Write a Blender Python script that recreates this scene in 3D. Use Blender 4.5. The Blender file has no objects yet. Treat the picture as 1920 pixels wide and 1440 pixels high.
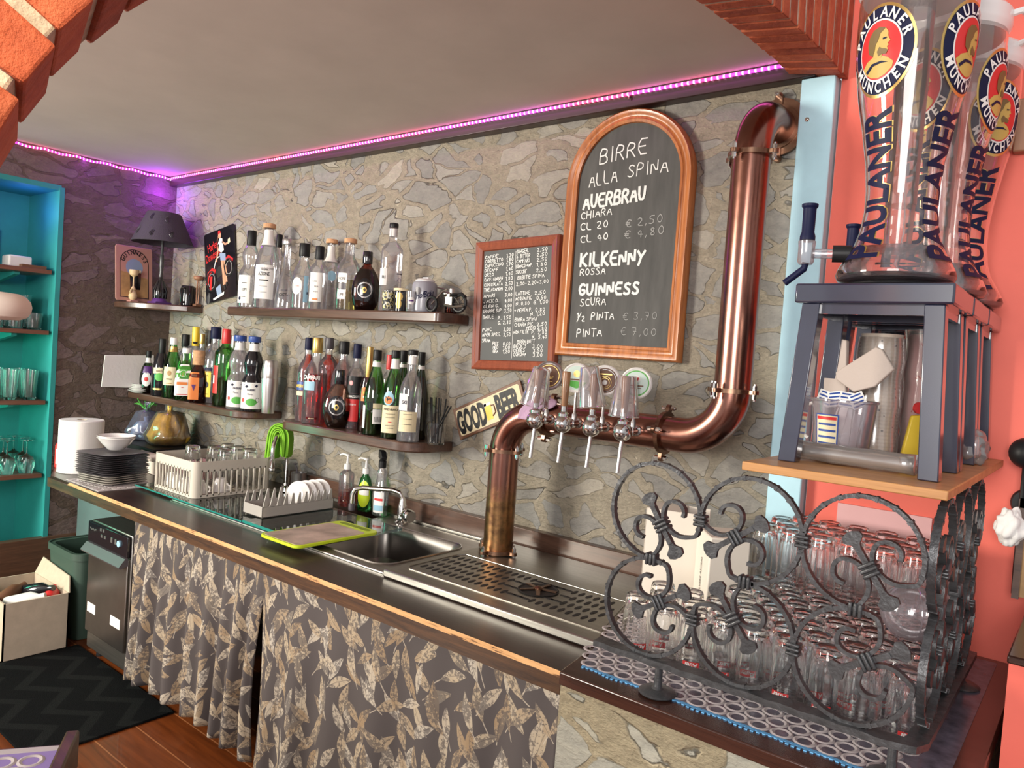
import bpy, bmesh, math, random
from math import sin, cos, pi, radians, sqrt, atan2
from mathutils import Vector, Matrix, Euler, noise
random.seed(7)
SC = bpy.context.scene
COL = SC.collection

# ------------------------------------------------------------------ camera
CAM = Vector((0.0, -2.16, 1.40))
M_R = Vector((0.7797544, 0.62201855, 0.07124604))
M_D = Vector((0.07771837, 0.01675074, -0.99683462))
M_F = Vector((-0.62124305, 0.78282331, -0.03528081))
FPX = 1410.64
def P(u, v, x=None, y=None, z=None):
    """point of the plane x=, y= or z= that a photo pixel looks at"""
    r = M_R*((u-960)/FPX) + M_D*((v-720)/FPX) + M_F
    if x is not None: t = (x-CAM.x)/r.x
    elif y is not None: t = (y-CAM.y)/r.y
    else: t = (z-CAM.z)/r.z
    return CAM + r*t
cam_d = bpy.data.cameras.new('camera'); cam = bpy.data.objects.new('camera', cam_d); COL.objects.link(cam)
cam.matrix_world = Matrix(((M_R.x, -M_D.x, -M_F.x, CAM.x), (M_R.y, -M_D.y, -M_F.y, CAM.y), (M_R.z, -M_D.z, -M_F.z, CAM.z), (0, 0, 0, 1)))
cam_d.sensor_width = 36; cam_d.lens = FPX/1920*36; cam_d.clip_start = 0.02
SC.camera = cam

# ------------------------------------------------------------------ world, lights, exposure
W = bpy.data.worlds.new('world'); SC.world = W; W.use_nodes = True
W.node_tree.nodes['Background'].inputs[0].default_value = (0.96, 0.95, 0.97, 1)
W.node_tree.nodes['Background'].inputs[1].default_value = 0.40
def area(name, loc, target, sx, sy, power, col):
    d = bpy.data.lights.new(name, 'AREA'); d.shape = 'RECTANGLE'; d.size = sx; d.size_y = sy; d.energy = power; d.color = col
    o = bpy.data.objects.new(name, d); COL.objects.link(o); o.location = loc
    o.rotation_euler = (Vector(target)-Vector(loc)).to_track_quat('-Z', 'Y').to_euler(); return o
def point(name, loc, power, col, r=0.03):
    d = bpy.data.lights.new(name, 'POINT'); d.energy = power; d.color = col; d.shadow_soft_size = r
    o = bpy.data.objects.new(name, d); COL.objects.link(o); o.location = loc; return o
area('window_daylight_left', (-4.1, -3.9, 1.75), (-1.6, 0, 1.1), 1.0, 1.2, 140, (1.0, 0.94, 0.82))
area('window_daylight_right', (0.35, -5.4, 2.0), (-0.6, -0.3, 1.2), 1.8, 1.6, 105, (1.0, 0.96, 0.92))
area('strip_light_back', (-2.5, -0.075, 2.262), (-2.5, -0.03, 1.0), 3.4, 0.012, 0.35, (0.85, 0.08, 0.75))
area('strip_light_left', (-4.20, -0.5, 2.262), (-4.245, -0.5, 1.0), 0.012, 0.9, 0.8, (0.45, 0.06, 1.0))
point('purple_lamp_corner', (-4.195, -0.105, 2.17), 1.5, (0.38, 0.04, 1.0), 0.05)
point('niche_light_blue', (-4.36, -0.72, 1.98), 0.5, (0.14, 0.2, 1.0), 0.06)
area('niche_light_green', (-4.32, -1.35, 0.95), (-4.3, -0.6, 0.9), 0.3, 0.9, 4.0, (0.15, 1.0, 0.62))
sp_d = bpy.data.lights.new('low_sunbeam', 'SPOT'); sp_d.energy = 480; sp_d.color = (1.0, 0.80, 0.50); sp_d.spot_size = radians(5.4); sp_d.spot_blend = 0.25; sp_d.shadow_soft_size = 0.03
sp_o = bpy.data.objects.new('low_sunbeam', sp_d); COL.objects.link(sp_o); sp_o.location = (1.6, -3.6, 2.75)
sp_o.rotation_euler = (Vector((-0.62, -2.075, 1.675))-Vector(sp_o.location)).to_track_quat('-Z', 'Y').to_euler()
SC.view_settings.view_transform = 'Standard'; SC.view_settings.look = 'None'
SC.view_settings.gamma = 1; SC.view_settings.use_curve_mapping = False
SC.view_settings.exposure = 0.70
SC.cycles.transparent_max_bounces = 48; SC.cycles.max_bounces = 32; SC.cycles.transmission_bounces = 32; SC.cycles.glossy_bounces = 8
SC.cycles.sample_clamp_indirect = 4.0

# ------------------------------------------------------------------ helpers: objects
def tag(o, label=None, cat=None, group=None, kind=None):
    if label: o['label'] = label
    if cat: o['category'] = cat
    if group: o['group'] = group
    if kind: o['kind'] = kind
    return o
def thing(name, label, cat, loc=(0, 0, 0), rz=0.0, group=None):
    o = bpy.data.objects.new(name, None); o.empty_display_size = 0.03; COL.objects.link(o)
    o.location = loc; o.rotation_euler = (0, 0, rz)
    return tag(o, label, cat, group)
def dup(src, loc=None, rz=None, label=None, group=None):
    c = src.copy(); COL.objects.link(c)
    if loc is not None: c.location = loc
    if rz is not None: c.rotation_euler = (0, 0, rz)
    tag(c, label, None, group)
    for ch in list(src.children):
        k = ch.copy(); COL.objects.link(k); k.parent = c
        for g in list(ch.children):
            h = g.copy(); COL.objects.link(h); h.parent = k
    return c
def frame(o, u, v):
    """matrix with local x along u, local y along v, local z = u x v, origin o"""
    u = Vector(u).normalized(); n = u.cross(Vector(v)).normalized(); v = n.cross(u)
    return Matrix(((u.x, v.x, n.x, o[0]), (u.y, v.y, n.y, o[1]), (u.z, v.z, n.z, o[2]), (0, 0, 0, 1)))
class MB:
    def __init__(s): s.v = []; s.f = []; s.m = []; s.uv = None
    def add(s, vs, fs, m=0, M=None):
        b = len(s.v)
        s.v += [tuple(M @ Vector(q)) for q in vs] if M is not None else [tuple(q) for q in vs]
        s.f += [tuple(i+b for i in f) for f in fs]; s.m += [m]*len(fs); return s
    def box(s, c, d, m=0, M=None):
        x, y, z = c; a, b, h = d[0]/2, d[1]/2, d[2]/2
        vs = [(x+i*a, y+j*b, z+k*h) for k in (-1, 1) for j in (-1, 1) for i in (-1, 1)]
        return s.add(vs, [(0, 2, 3, 1), (4, 5, 7, 6), (0, 1, 5, 4), (2, 6, 7, 3), (0, 4, 6, 2), (1, 3, 7, 5)], m, M)
    def bb(s, x0, x1, y0, y1, z0, z1, m=0, M=None):
        return s.box(((x0+x1)/2, (y0+y1)/2, (z0+z1)/2), (abs(x1-x0), abs(y1-y0), abs(z1-z0)), m, M)
    def lathe(s, prof, seg=28, c=(0, 0, 0), m=0, M=None, sect=2.0, sy=1.0, a0=0.0, a1=2*pi, wob=0.0, cap=True):
        full = abs(a1-a0-2*pi) < 1e-6; n = seg if full else seg+1
        vs = []; fs = []
        for r, z in prof:
            for k in range(n):
                a = a0+(a1-a0)*k/seg; ca, sa = cos(a), sin(a)
                q = r if sect == 2.0 else r/((abs(ca)**sect+abs(sa)**sect)**(1/sect))
                if wob: q *= 1+wob*sin(a*wob_n(seg))
                vs.append((c[0]+q*ca, c[1]+q*sa*sy, c[2]+z))
        for i in range(len(prof)-1):
            for k in range(seg):
                k2 = (k+1) % n if full else k+1
                fs.append((i*n+k, i*n+k2, (i+1)*n+k2, (i+1)*n+k))
        if cap and full:
            if prof[0][0] > 1e-5: fs.append(tuple(range(n-1, -1, -1)))
            if prof[-1][0] > 1e-5: fs.append(tuple((len(prof)-1)*n+k for k in range(n)))
        return s.add(vs, fs, m, M)
    def sweep(s, pts, sec, m=0, closed=False, up=None, M=None, scale=None):
        """sweep a closed 2D section along a path; up fixes the section's second axis"""
        pts = [Vector(p) for p in pts]; n = len(pts); k = len(sec); vs = []; fs = []; prev = None
        for i in range(n):
            if closed: t = pts[(i+1) % n]-pts[i-1]
            else: t = pts[min(i+1, n-1)]-pts[max(i-1, 0)]
            t.normalize()
            if up is not None: b = Vector(up); a = b.cross(t).normalized(); b = t.cross(a).normalized()
            else:
                if prev is None:
                    a = t.orthogonal().normalized()
                else: a = (prev-t*prev.dot(t)).normalized()
                prev = a; b = t.cross(a)
            w = scale[i] if scale else 1.0
            vs += [pts[i]+a*(q[0]*w)+b*(q[1]*w) for q in sec]
        for i in range(n if closed else n-1):
            j = (i+1) % n
            for q in range(k):
                r = (q+1) % k; fs.append((i*k+q, i*k+r, j*k+r, j*k+q))
        if not closed: fs.append(tuple(range(k-1, -1, -1))); fs.append(tuple((n-1)*k+q for q in range(k)))
        return s.add(vs, fs, m, M)
    def tube(s, pts, r, seg=10, m=0, closed=False, M=None, scale=None):
        return s.sweep(pts, [(r*cos(2*pi*k/seg), r*sin(2*pi*k/seg)) for k in range(seg)], m, closed, None, M, scale)
    def strap(s, pts, t, w, up, m=0, closed=False, M=None, scale=None):
        return s.sweep(pts, [(-t/2, -w/2), (t/2, -w/2), (t/2, w/2), (-t/2, w/2)], m, closed, up, M, scale)
    def prism(s, poly, z0, z1, m=0, M=None):
        n = len(poly)
        vs = [(p[0], p[1], z0) for p in poly]+[(p[0], p[1], z1) for p in poly]
        fs = [tuple(range(n-1, -1, -1)), tuple(range(n, 2*n))]+[(i, (i+1) % n, n+(i+1) % n, n+i) for i in range(n)]
        return s.add(vs, fs, m, M)
    def poly(s, pts, m=0, M=None): return s.add(pts, [tuple(range(len(pts)))], m, M)
    def sphere(s, c, r, m=0, seg=16, sz=1.0, M=None):
        n = seg//2
        return s.lathe([(max(r*sin(pi*i/n), 1e-6), -r*cos(pi*i/n)*sz) for i in range(n+1)], seg, c, m, M, cap=False)
    def build(s, name, mats, parent=None, local=False, bevel=0, sharp=32, sub=0, solid=0, flat=False):
        me = bpy.data.meshes.new(name)
        off = Vector((0, 0, 0)) if (local or parent is None) else abs_loc(parent)
        org = Vector((0, 0, 0))
        if parent is None and not local and s.v:
            xs = [q[0] for q in s.v]; ys = [q[1] for q in s.v]; zs = [q[2] for q in s.v]
            org = Vector(((min(xs)+max(xs))/2, (min(ys)+max(ys))/2, min(zs))); off = org
        me.from_pydata([Vector(q)-off for q in s.v], [], s.f)
        if not isinstance(mats, (list, tuple)): mats = [mats]
        for q in mats: me.materials.append(q)
        me.polygons.foreach_set('material_index', s.m)
        if not flat:
            me.polygons.foreach_set('use_smooth', [True]*len(s.f)); me.set_sharp_from_angle(angle=radians(sharp))
        me.update()
        if s.uv:
            l = me.uv_layers.new(name='UVMap')
            for lp in me.loops: l.data[lp.index].uv = s.uv[lp.vertex_index]
        o = bpy.data.objects.new(name, me); COL.objects.link(o)
        if parent is not None: o.parent = parent
        else: o.location = org
        if bevel:
            b = o.modifiers.new('bevel', 'BEVEL'); b.width = bevel; b.segments = 2; b.limit_method = 'ANGLE'; b.angle_limit = radians(40)
        if solid:
            b = o.modifiers.new('solid', 'SOLIDIFY'); b.thickness = solid
        if sub:
            b = o.modifiers.new('sub', 'SUBSURF'); b.levels = sub; b.render_levels = sub
        return o
def wob_n(seg): return seg/4
def abs_loc(o):
    v = Vector(o.location)
    while o.parent is not None: o = o.parent; v += Vector(o.location)
    return v
def struct(name, mb, mats, **k):
    o = mb.build(name, mats, None, **k); o['kind'] = 'structure'; return o

# ------------------------------------------------------------------ helpers: writing
_tc = {}
def text2d(s, size, bold=0.0, shear=0.0, sx=1.0):
    key = (s, bold, shear)
    if key not in _tc:
        cu = bpy.data.curves.new('t', 'FONT'); cu.body = s; cu.size = 1.0; cu.offset = bold; cu.shear = shear; cu.resolution_u = 3; cu.align_x = 'CENTER'
        ob = bpy.data.objects.new('t', cu); me = bpy.data.meshes.new_from_object(ob)
        _tc[key] = ([tuple(v.co[:2]) for v in me.vertices], [tuple(p.vertices) for p in me.polygons])
        bpy.data.objects.remove(ob); bpy.data.curves.remove(cu); bpy.data.meshes.remove(me)
    v, f = _tc[key]
    return [(a*size*sx, b*size) for a, b in v], f
GL = {}
for ln in """A 0,0 .3,1 .6,0|.12,.36 .48,.36
B 0,0 0,1 .4,1 .52,.85 .4,.55 0,.52|.4,.55 .58,.3 .45,.02 0,0
C .55,.85 .3,1 .05,.75 .02,.4 .2,.02 .55,.1
D 0,0 0,1 .35,.95 .58,.5 .35,.04 0,0
E .55,1 0,1 0,0 .55,0|0,.5 .45,.52
F .55,1 0,1 0,0|0,.52 .42,.52
G .55,.85 .3,1 .04,.7 .04,.3 .25,0 .55,.15 .55,.45 .3,.45
H 0,0 0,1|.55,0 .55,1|0,.5 .55,.5
I .1,0 .1,1
J .4,1 .4,.2 .2,0 .02,.15
K 0,0 0,1|.52,1 .02,.45 .55,0
L 0,1 0,0 .5,0
M 0,0 .05,1 .33,.35 .6,1 .65,0
N 0,0 0,1 .52,0 .52,1
O .3,1 .05,.75 .03,.3 .28,0 .55,.25 .57,.7 .3,1
P 0,0 0,1 .42,.97 .52,.75 .4,.5 0,.47
Q .3,1 .03,.6 .28,0 .57,.5 .3,1|.35,.25 .6,-.05
R 0,0 0,1 .42,.97 .52,.76 .38,.52 0,.48|.22,.5 .55,0
S .52,.88 .28,1 .06,.8 .2,.58 .48,.4 .5,.15 .25,0 .02,.12
T 0,1 .6,1|.3,1 .3,0
U 0,1 .02,.25 .25,0 .5,.2 .54,1
V 0,1 .28,0 .55,1
W 0,1 .15,0 .32,.6 .5,0 .65,1
X 0,0 .55,1|0,1 .55,0
Y 0,1 .28,.5 .58,1|.28,.5 .1,-.1
Z 0,1 .52,1 0,0 .55,0
0 .3,1 .06,.7 .06,.28 .28,0 .5,.28 .5,.72 .3,1
1 .05,.75 .28,1 .26,0
2 .04,.8 .25,1 .5,.78 .3,.4 .02,0 .55,.02
3 .05,.9 .3,1 .48,.8 .22,.55 .5,.3 .3,0 .02,.1
4 .4,0 .4,1 .02,.32 .58,.34
5 .5,1 .1,1 .06,.58 .35,.6 .5,.3 .3,0 .02,.08
6 .45,1 .12,.6 .06,.2 .28,0 .5,.22 .32,.48 .08,.3
7 .02,1 .52,1 .2,0|.15,.5 .45,.5
8 .28,.55 .08,.78 .28,1 .48,.78 .06,.25 .28,0 .52,.25 .28,.55
9 .5,.7 .28,1 .06,.75 .25,.5 .48,.7 .42,.2 .2,0
, .12,.1 .05,-.15
. .1,.02 .14,.06
- .05,.45 .4,.45
/ 0,-.05 .45,1.05
+ .25,.2 .25,.8|0,.5 .5,.5
' .1,1.1 .08,.85
e .55,.85 .3,1 .1,.7 .1,.3 .28,0 .55,.12|0,.6 .4,.6|0,.4 .38,.4""".split('\n'):
    k, d = ln.split(' ', 1); GL[k] = [[tuple(float(q) for q in p.split(',')) for p in st.split()] for st in d.split('|')]
def chalk(mb, s, x, y, h, w=None, width=None, M=None, m=0, slant=0.0, rise=0.0, jit=0.02, z=0.0):
    """hand-written capitals: thin strokes laid on the board; width fits the whole string"""
    rnd = random.Random(s); k9 = 0; w = w or h*0.1
    total = sum(0.4 if c in " ,.'I1" else 0.78 for c in s)*h
    k = (width/total) if width else 1.0; cx = x
    for c in s:
        if c in GL:
            dy = rnd.uniform(-jit, jit)*h; hs = h*rnd.uniform(0.93, 1.05)
            for st in GL[c]:
                pts = [(cx+(p[0]*h+p[1]*hs*slant)*k, y+(cx-x)*rise+dy+p[1]*hs) for p in st]
                if len(pts) > 2:   # soften corners
                    q = [pts[0]]
                    for a, b in zip(pts, pts[1:]):
                        q += [(a[0]*.7+b[0]*.3, a[1]*.7+b[1]*.3), (a[0]*.3+b[0]*.7, a[1]*.3+b[1]*.7)]
                    q.append(pts[-1]); pts = q
                for a, b in zip(pts, pts[1:]):
                    d = Vector((b[0]-a[0], b[1]-a[1]))
                    if d.length < 1e-7: continue
                    e = d.normalized()*w*0.35; n = Vector((-d.y, d.x)).normalized()*w/2
                    z += 0.000012
                    mb.add([(a[0]-e.x+n.x, a[1]-e.y+n.y, z), (a[0]-e.x-n.x, a[1]-e.y-n.y, z), (b[0]+e.x-n.x, b[1]+e.y-n.y, z), (b[0]+e.x+n.x, b[1]+e.y+n.y, z)], [(0, 1, 2, 3)], m, M)
        cx += (0.4 if c in " ,.'I1" else 0.78)*h*k
def put_text(mb, s, x, y, size, M=None, m=0, bold=0.0, sx=1.0, z=0.0, rot=0.0, shear=0.0):
    v, f = text2d(s, size, bold, shear, sx); c, q = cos(rot), sin(rot)
    mb.add([(x+a*c-b*q, y+a*q+b*c, z) for a, b in v], f, m, M)
def arc_text(mb, s, cx, cy, r, a_mid, size, M=None, m=0, bold=0.0, inward=False, step=None, sy=1.0, z=0.0, sx=1.0):
    step = step or size*0.78/r; n = len(s)
    for i, ch in enumerate(s):
        d = (i-(n-1)/2)*step; a = a_mid+d if inward else a_mid-d
        rot = a+pi/2 if inward else a-pi/2
        v, f = text2d(ch, size, bold, 0, sx); c, q = cos(rot), sin(rot)
        mb.add([(cx+r*cos(a)+p*c-b*q, cy+(r*sin(a)+p*q+b*c)*sy, z) for p, b in v], f, m, M)
def slice_s(v2, f, step):
    """cut flat faces into narrow strips so that they can follow a curve"""
    bm = bmesh.new(); vs = [bm.verts.new((a, b, 0)) for a, b in v2]
    for q in f:
        try: bm.faces.new([vs[i] for i in q])
        except ValueError: pass
    x0, x1 = min(a for a, b in v2), max(a for a, b in v2); x = x0+step
    while x < x1:
        bmesh.ops.bisect_plane(bm, geom=bm.verts[:]+bm.edges[:]+bm.faces[:], plane_co=(x, 0, 0), plane_no=(1, 0, 0)); x += step
    bm.verts.index_update(); out = [(v.co.x, v.co.y) for v in bm.verts], [tuple(v.index for v in q.verts) for q in bm.faces]; bm.free(); return out
def wrap_add(mb, v2, f, rfun, ang, zc, off, m=0, c=(0, 0, 0), sect=2.0, sy=1.0):
    """lay flat points (s, t) on a turned surface: s runs round it, t runs up it"""
    vs = []
    r0 = rfun(zc)
    if any(max(v2[i][0] for i in q)-min(v2[i][0] for i in q) > 0.13*r0 for q in f): v2, f = slice_s(v2, f, 0.12*r0)
    for s, t in v2:
        a = ang+s/r0; r = rfun(zc+t)+off; ca, sa = cos(a), sin(a)
        if sect != 2.0: r = r/((abs(ca)**sect+abs(sa)**sect)**(1/sect))
        vs.append((c[0]+r*ca, c[1]+r*sa*sy, c[2]+zc+t))
    mb.add(vs, f, m)
def grid2(w, h, nx=10, ny=1):
    v = [(-w/2+w*i/nx, -h/2+h*j/ny) for j in range(ny+1) for i in range(nx+1)]
    f = [(j*(nx+1)+i, j*(nx+1)+i+1, (j+1)*(nx+1)+i+1, (j+1)*(nx+1)+i) for j in range(ny) for i in range(nx)]
    return v, f
def disc2(rx, ry, n=28, rings=4, hole=0.0):
    v = []; f = []
    for i in range(rings+1):
        k = hole+(1-hole)*i/rings
        v += [(rx*k*cos(2*pi*j/n), ry*k*sin(2*pi*j/n)) for j in range(n)]
    for i in range(rings):
        for j in range(n):
            f.append((i*n+j, i*n+(j+1) % n, (i+1)*n+(j+1) % n, (i+1)*n+j))
    return v, f
# ------------------------------------------------------------------ materials
def newmat(name):
    m = bpy.data.materials.new(name); m.use_nodes = True; nt = m.node_tree
    return m, nt, nt.nodes, nt.links, nt.nodes['Principled BSDF']
def nd(n, t, **k):
    x = n.new(t)
    for a, b in k.items():
        if hasattr(x, a): setattr(x, a, b)
        else: x.inputs[a].default_value = b
    return x
def mth(n, l, op, a, b=None, c=None, clamp=False):
    x = n.new('ShaderNodeMath'); x.operation = op; x.use_clamp = clamp
    for i, q in enumerate((a, b, c)):
        if q is None: continue
        if isinstance(q, (int, float)): x.inputs[i].default_value = q
        else: l.new(q, x.inputs[i])
    return x.outputs[0]
def vm(n, l, op, a, b=None, s=None):
    x = n.new('ShaderNodeVectorMath'); x.operation = op
    for i, q in enumerate((a, b)):
        if q is None: continue
        if isinstance(q, (tuple, list)): x.inputs[i].default_value = q
        else: l.new(q, x.inputs[i])
    if s is not None:
        if isinstance(s, (int, float)): x.inputs['Scale'].default_value = s
        else: l.new(s, x.inputs['Scale'])
    return x
def ramp(n, l, fac, stops, interp='LINEAR'):
    r = n.new('ShaderNodeValToRGB'); r.color_ramp.interpolation = interp; e = r.color_ramp.elements
    while len(e) < len(stops): e.new(0.5)
    for q, (p, c) in zip(e, stops): q.position = p; q.color = (*c, 1) if len(c) == 3 else c
    l.new(fac, r.inputs[0]); return r.outputs[0]
def mixc(n, l, fac, a, b, mode='MIX'):
    x = n.new('ShaderNodeMix'); x.data_type = 'RGBA'; x.blend_type = mode
    for i, q in ((0, fac), (6, a), (7, b)):
        if isinstance(q, (int, float)): x.inputs[i].default_value = q
        elif isinstance(q, (tuple, list)): x.inputs[i].default_value = (*q[:3], 1)
        else: l.new(q, x.inputs[i])
    return x.outputs[2]
def mat(name, col, rough=0.5, metal=0.0, var=0.0, scale=30.0, bump=0.0, coat=0.0, emit=0.0, spec=0.5, stretch=(1, 1, 1), sub=0.0, bscale=None):
    m, nt, n, l, b = newmat(name)
    b.inputs['Base Color'].default_value = (*col, 1); b.inputs['Roughness'].default_value = rough; b.inputs['Metallic'].default_value = metal
    b.inputs['Coat Weight'].default_value = coat; b.inputs['Specular IOR Level'].default_value = spec
    b.inputs['Coat Roughness'].default_value = 0.08
    if emit: b.inputs['Emission Color'].default_value = (*col, 1); b.inputs['Emission Strength'].default_value = emit
    if var or bump:
        tc = n.new('ShaderNodeTexCoord'); mp = nd(n, 'ShaderNodeMapping'); mp.inputs['Scale'].default_value = stretch; l.new(tc.outputs['Object'], mp.inputs[0])
        no = nd(n, 'ShaderNodeTexNoise', Scale=scale, Detail=5.0, Roughness=0.6); l.new(mp.outputs[0], no.inputs['Vector'])
        if var:
            lo = tuple(c*(1-var) for c in col); hi = tuple(min(1, c*(1+var)) for c in col)
            l.new(ramp(n, l, no.outputs['Fac'], [(0.3, lo), (0.7, hi)]), b.inputs['Base Color'])
        if bump:
            n2 = no
            if bscale: n2 = nd(n, 'ShaderNodeTexNoise', Scale=bscale, Detail=4.0); l.new(mp.outputs[0], n2.inputs['Vector'])
            bp = nd(n, 'ShaderNodeBump', Strength=bump, Distance=0.01); l.new(n2.outputs['Fac'], bp.inputs['Height']); l.new(bp.outputs[0], b.inputs['Normal'])
    return m
def wood(name, dark, light, rough=0.35, axis=0, scale=6.0, coat=0.2, bump=0.05, ring=0.6):
    m, nt, n, l, b = newmat(name)
    tc = n.new('ShaderNodeTexCoord'); mp = nd(n, 'ShaderNodeMapping')
    st = [14.0, 14.0, 14.0]; st[axis] = 0.9; mp.inputs['Scale'].default_value = st; l.new(tc.outputs['Object'], mp.inputs[0])
    no = nd(n, 'ShaderNodeTexNoise', Scale=scale*0.5, Detail=6.0, Roughness=0.65, Distortion=ring); l.new(mp.outputs[0], no.inputs['Vector'])
    n2 = nd(n, 'ShaderNodeTexNoise', Scale=scale*3, Detail=3.0); l.new(mp.outputs[0], n2.inputs['Vector'])
    f = mth(n, l, 'ADD', mth(n, l, 'MULTIPLY', no.outputs['Fac'], 0.75), mth(n, l, 'MULTIPLY', n2.outputs['Fac'], 0.25))
    l.new(ramp(n, l, f, [(0.36, dark), (0.62, light)]), b.inputs['Base Color'])
    b.inputs['Roughness'].default_value = rough; b.inputs['Coat Weight'].default_value = coat; b.inputs['Coat Roughness'].default_value = 0.15
    bp = nd(n, 'ShaderNodeBump', Strength=bump, Distance=0.004); l.new(f, bp.inputs['Height']); l.new(bp.outputs[0], b.inputs['Normal'])
    return m
def stone(name, greys, mortar, scale=7.0, thr=0.085, bump=1.0, seed=0.0, dist=0.042):
    """rubble masonry: flat irregular stones half covered by pointing mortar"""
    m, nt, n, l, b = newmat(name)
    tc = n.new('ShaderNodeTexCoord'); mp = nd(n, 'ShaderNodeMapping'); mp.inputs['Scale'].default_value = (1.0, 1.0, 1.75); mp.inputs['Location'].default_value = (seed, seed, seed)
    l.new(tc.outputs['Object'], mp.inputs[0]); co = mp.outputs[0]
    def warp(v, sc, amp):
        w = nd(n, 'ShaderNodeTexNoise', Scale=sc, Detail=2.0); l.new(v, w.inputs['Vector'])
        s = vm(n, l, 'SUBTRACT', w.outputs['Color'], (0.5, 0.5, 0.5)); s2 = vm(n, l, 'SCALE', s.outputs[0], None, amp)
        return vm(n, l, 'ADD', v, s2.outputs[0]).outputs[0]
    c2 = warp(warp(co, 2.6, 0.30), 11.0, 0.055)
    ve = nd(n, 'ShaderNodeTexVoronoi', feature='DISTANCE_TO_EDGE', Scale=scale); l.new(c2, ve.inputs['Vector'])
    vc = nd(n, 'ShaderNodeTexVoronoi', feature='F1', Scale=scale); l.new(c2, vc.inputs['Vector'])
    sep = n.new('ShaderNodeSeparateColor'); l.new(vc.outputs['Color'], sep.inputs[0])
    fine = nd(n, 'ShaderNodeTexNoise', Scale=26.0, Detail=8.0, Roughness=0.68); l.new(co, fine.inputs['Vector'])
    grit = nd(n, 'ShaderNodeTexNoise', Scale=120.0, Detail=5.0, Roughness=0.7); l.new(co, grit.inputs['Vector'])
    big = nd(n, 'ShaderNodeTexNoise', Scale=3.2, Detail=3.0); l.new(co, big.inputs['Vector'])
    t = mth(n, l, 'ADD', mth(n, l, 'MULTIPLY', sep.outputs[1], thr*2.6), -thr*0.4)
    d = mth(n, l, 'SUBTRACT', ve.outputs['Distance'], t)
    d = mth(n, l, 'ADD', d, mth(n, l, 'MULTIPLY', mth(n, l, 'SUBTRACT', fine.outputs['Fac'], 0.5), 0.10))
    d = mth(n, l, 'ADD', d, mth(n, l, 'MULTIPLY', mth(n, l, 'SUBTRACT', big.outputs['Fac'], 0.5), 0.22))
    mask = n.new('ShaderNodeMapRange'); mask.interpolation_type = 'SMOOTHSTEP'; mask.inputs[1].default_value = 0.035; mask.inputs[2].default_value = 0.055; l.new(d, mask.inputs[0]); mk = mask.outputs[0]
    sc = ramp(n, l, sep.outputs[0], [(0.0, greys[0]), (0.35, greys[1]), (0.7, greys[2]), (1.0, greys[3])])
    sc = mixc(n, l, 0.8, sc, ramp(n, l, fine.outputs['Fac'], [(0.3, (0.72, 0.72, 0.73)), (0.7, (1.15, 1.12, 1.08))]), 'MULTIPLY')
    mc = ramp(n, l, mth(n, l, 'ADD', mth(n, l, 'MULTIPLY', grit.outputs['Fac'], 0.4), mth(n, l, 'MULTIPLY', fine.outputs['Fac'], 0.6)), [(0.32, tuple(c*0.66 for c in mortar)), (0.55, mortar), (0.75, tuple(min(1, c*1.14) for c in mortar))])
    c = mixc(n, l, mk, mc, sc)
    band = mth(n, l, 'SUBTRACT', 1.0, mth(n, l, 'MULTIPLY', mth(n, l, 'ABSOLUTE', mth(n, l, 'SUBTRACT', d, 0.04)), 60.0), clamp=True)
    gate = nd(n, 'ShaderNodeMapRange'); gate.inputs[1].default_value = 0.45; gate.inputs[2].default_value = 0.6; l.new(big.outputs['Color'], gate.inputs[0])
    band = mth(n, l, 'MULTIPLY', band, mth(n, l, 'MULTIPLY', gate.outputs[0], 0.42))
    c = mixc(n, l, band, c, (0.13, 0.115, 0.095))  # shadow of the cracks round the stones, painted into the colour
    l.new(c, b.inputs['Base Color'])
    b.inputs['Roughness'].default_value = 0.62; b.inputs['Specular IOR Level'].default_value = 0.35
    h = mth(n, l, 'ADD', mth(n, l, 'MULTIPLY', mk, 0.80), mth(n, l, 'MULTIPLY', mth(n, l, 'SUBTRACT', 1.0, mk), mth(n, l, 'ADD', mth(n, l, 'MULTIPLY', fine.outputs['Fac'], 1.0), mth(n, l, 'MULTIPLY', grit.outputs['Fac'], 0.22))))
    h = mth(n, l, 'ADD', h, mth(n, l, 'MULTIPLY', fine.outputs['Fac'], 0.30))
    h = mth(n, l, 'SUBTRACT', h, mth(n, l, 'MULTIPLY', band, 0.7))
    bp = nd(n, 'ShaderNodeBump', Strength=bump, Distance=dist); l.new(h, bp.inputs['Height']); l.new(bp.outputs[0], b.inputs['Normal'])
    return m
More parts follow.
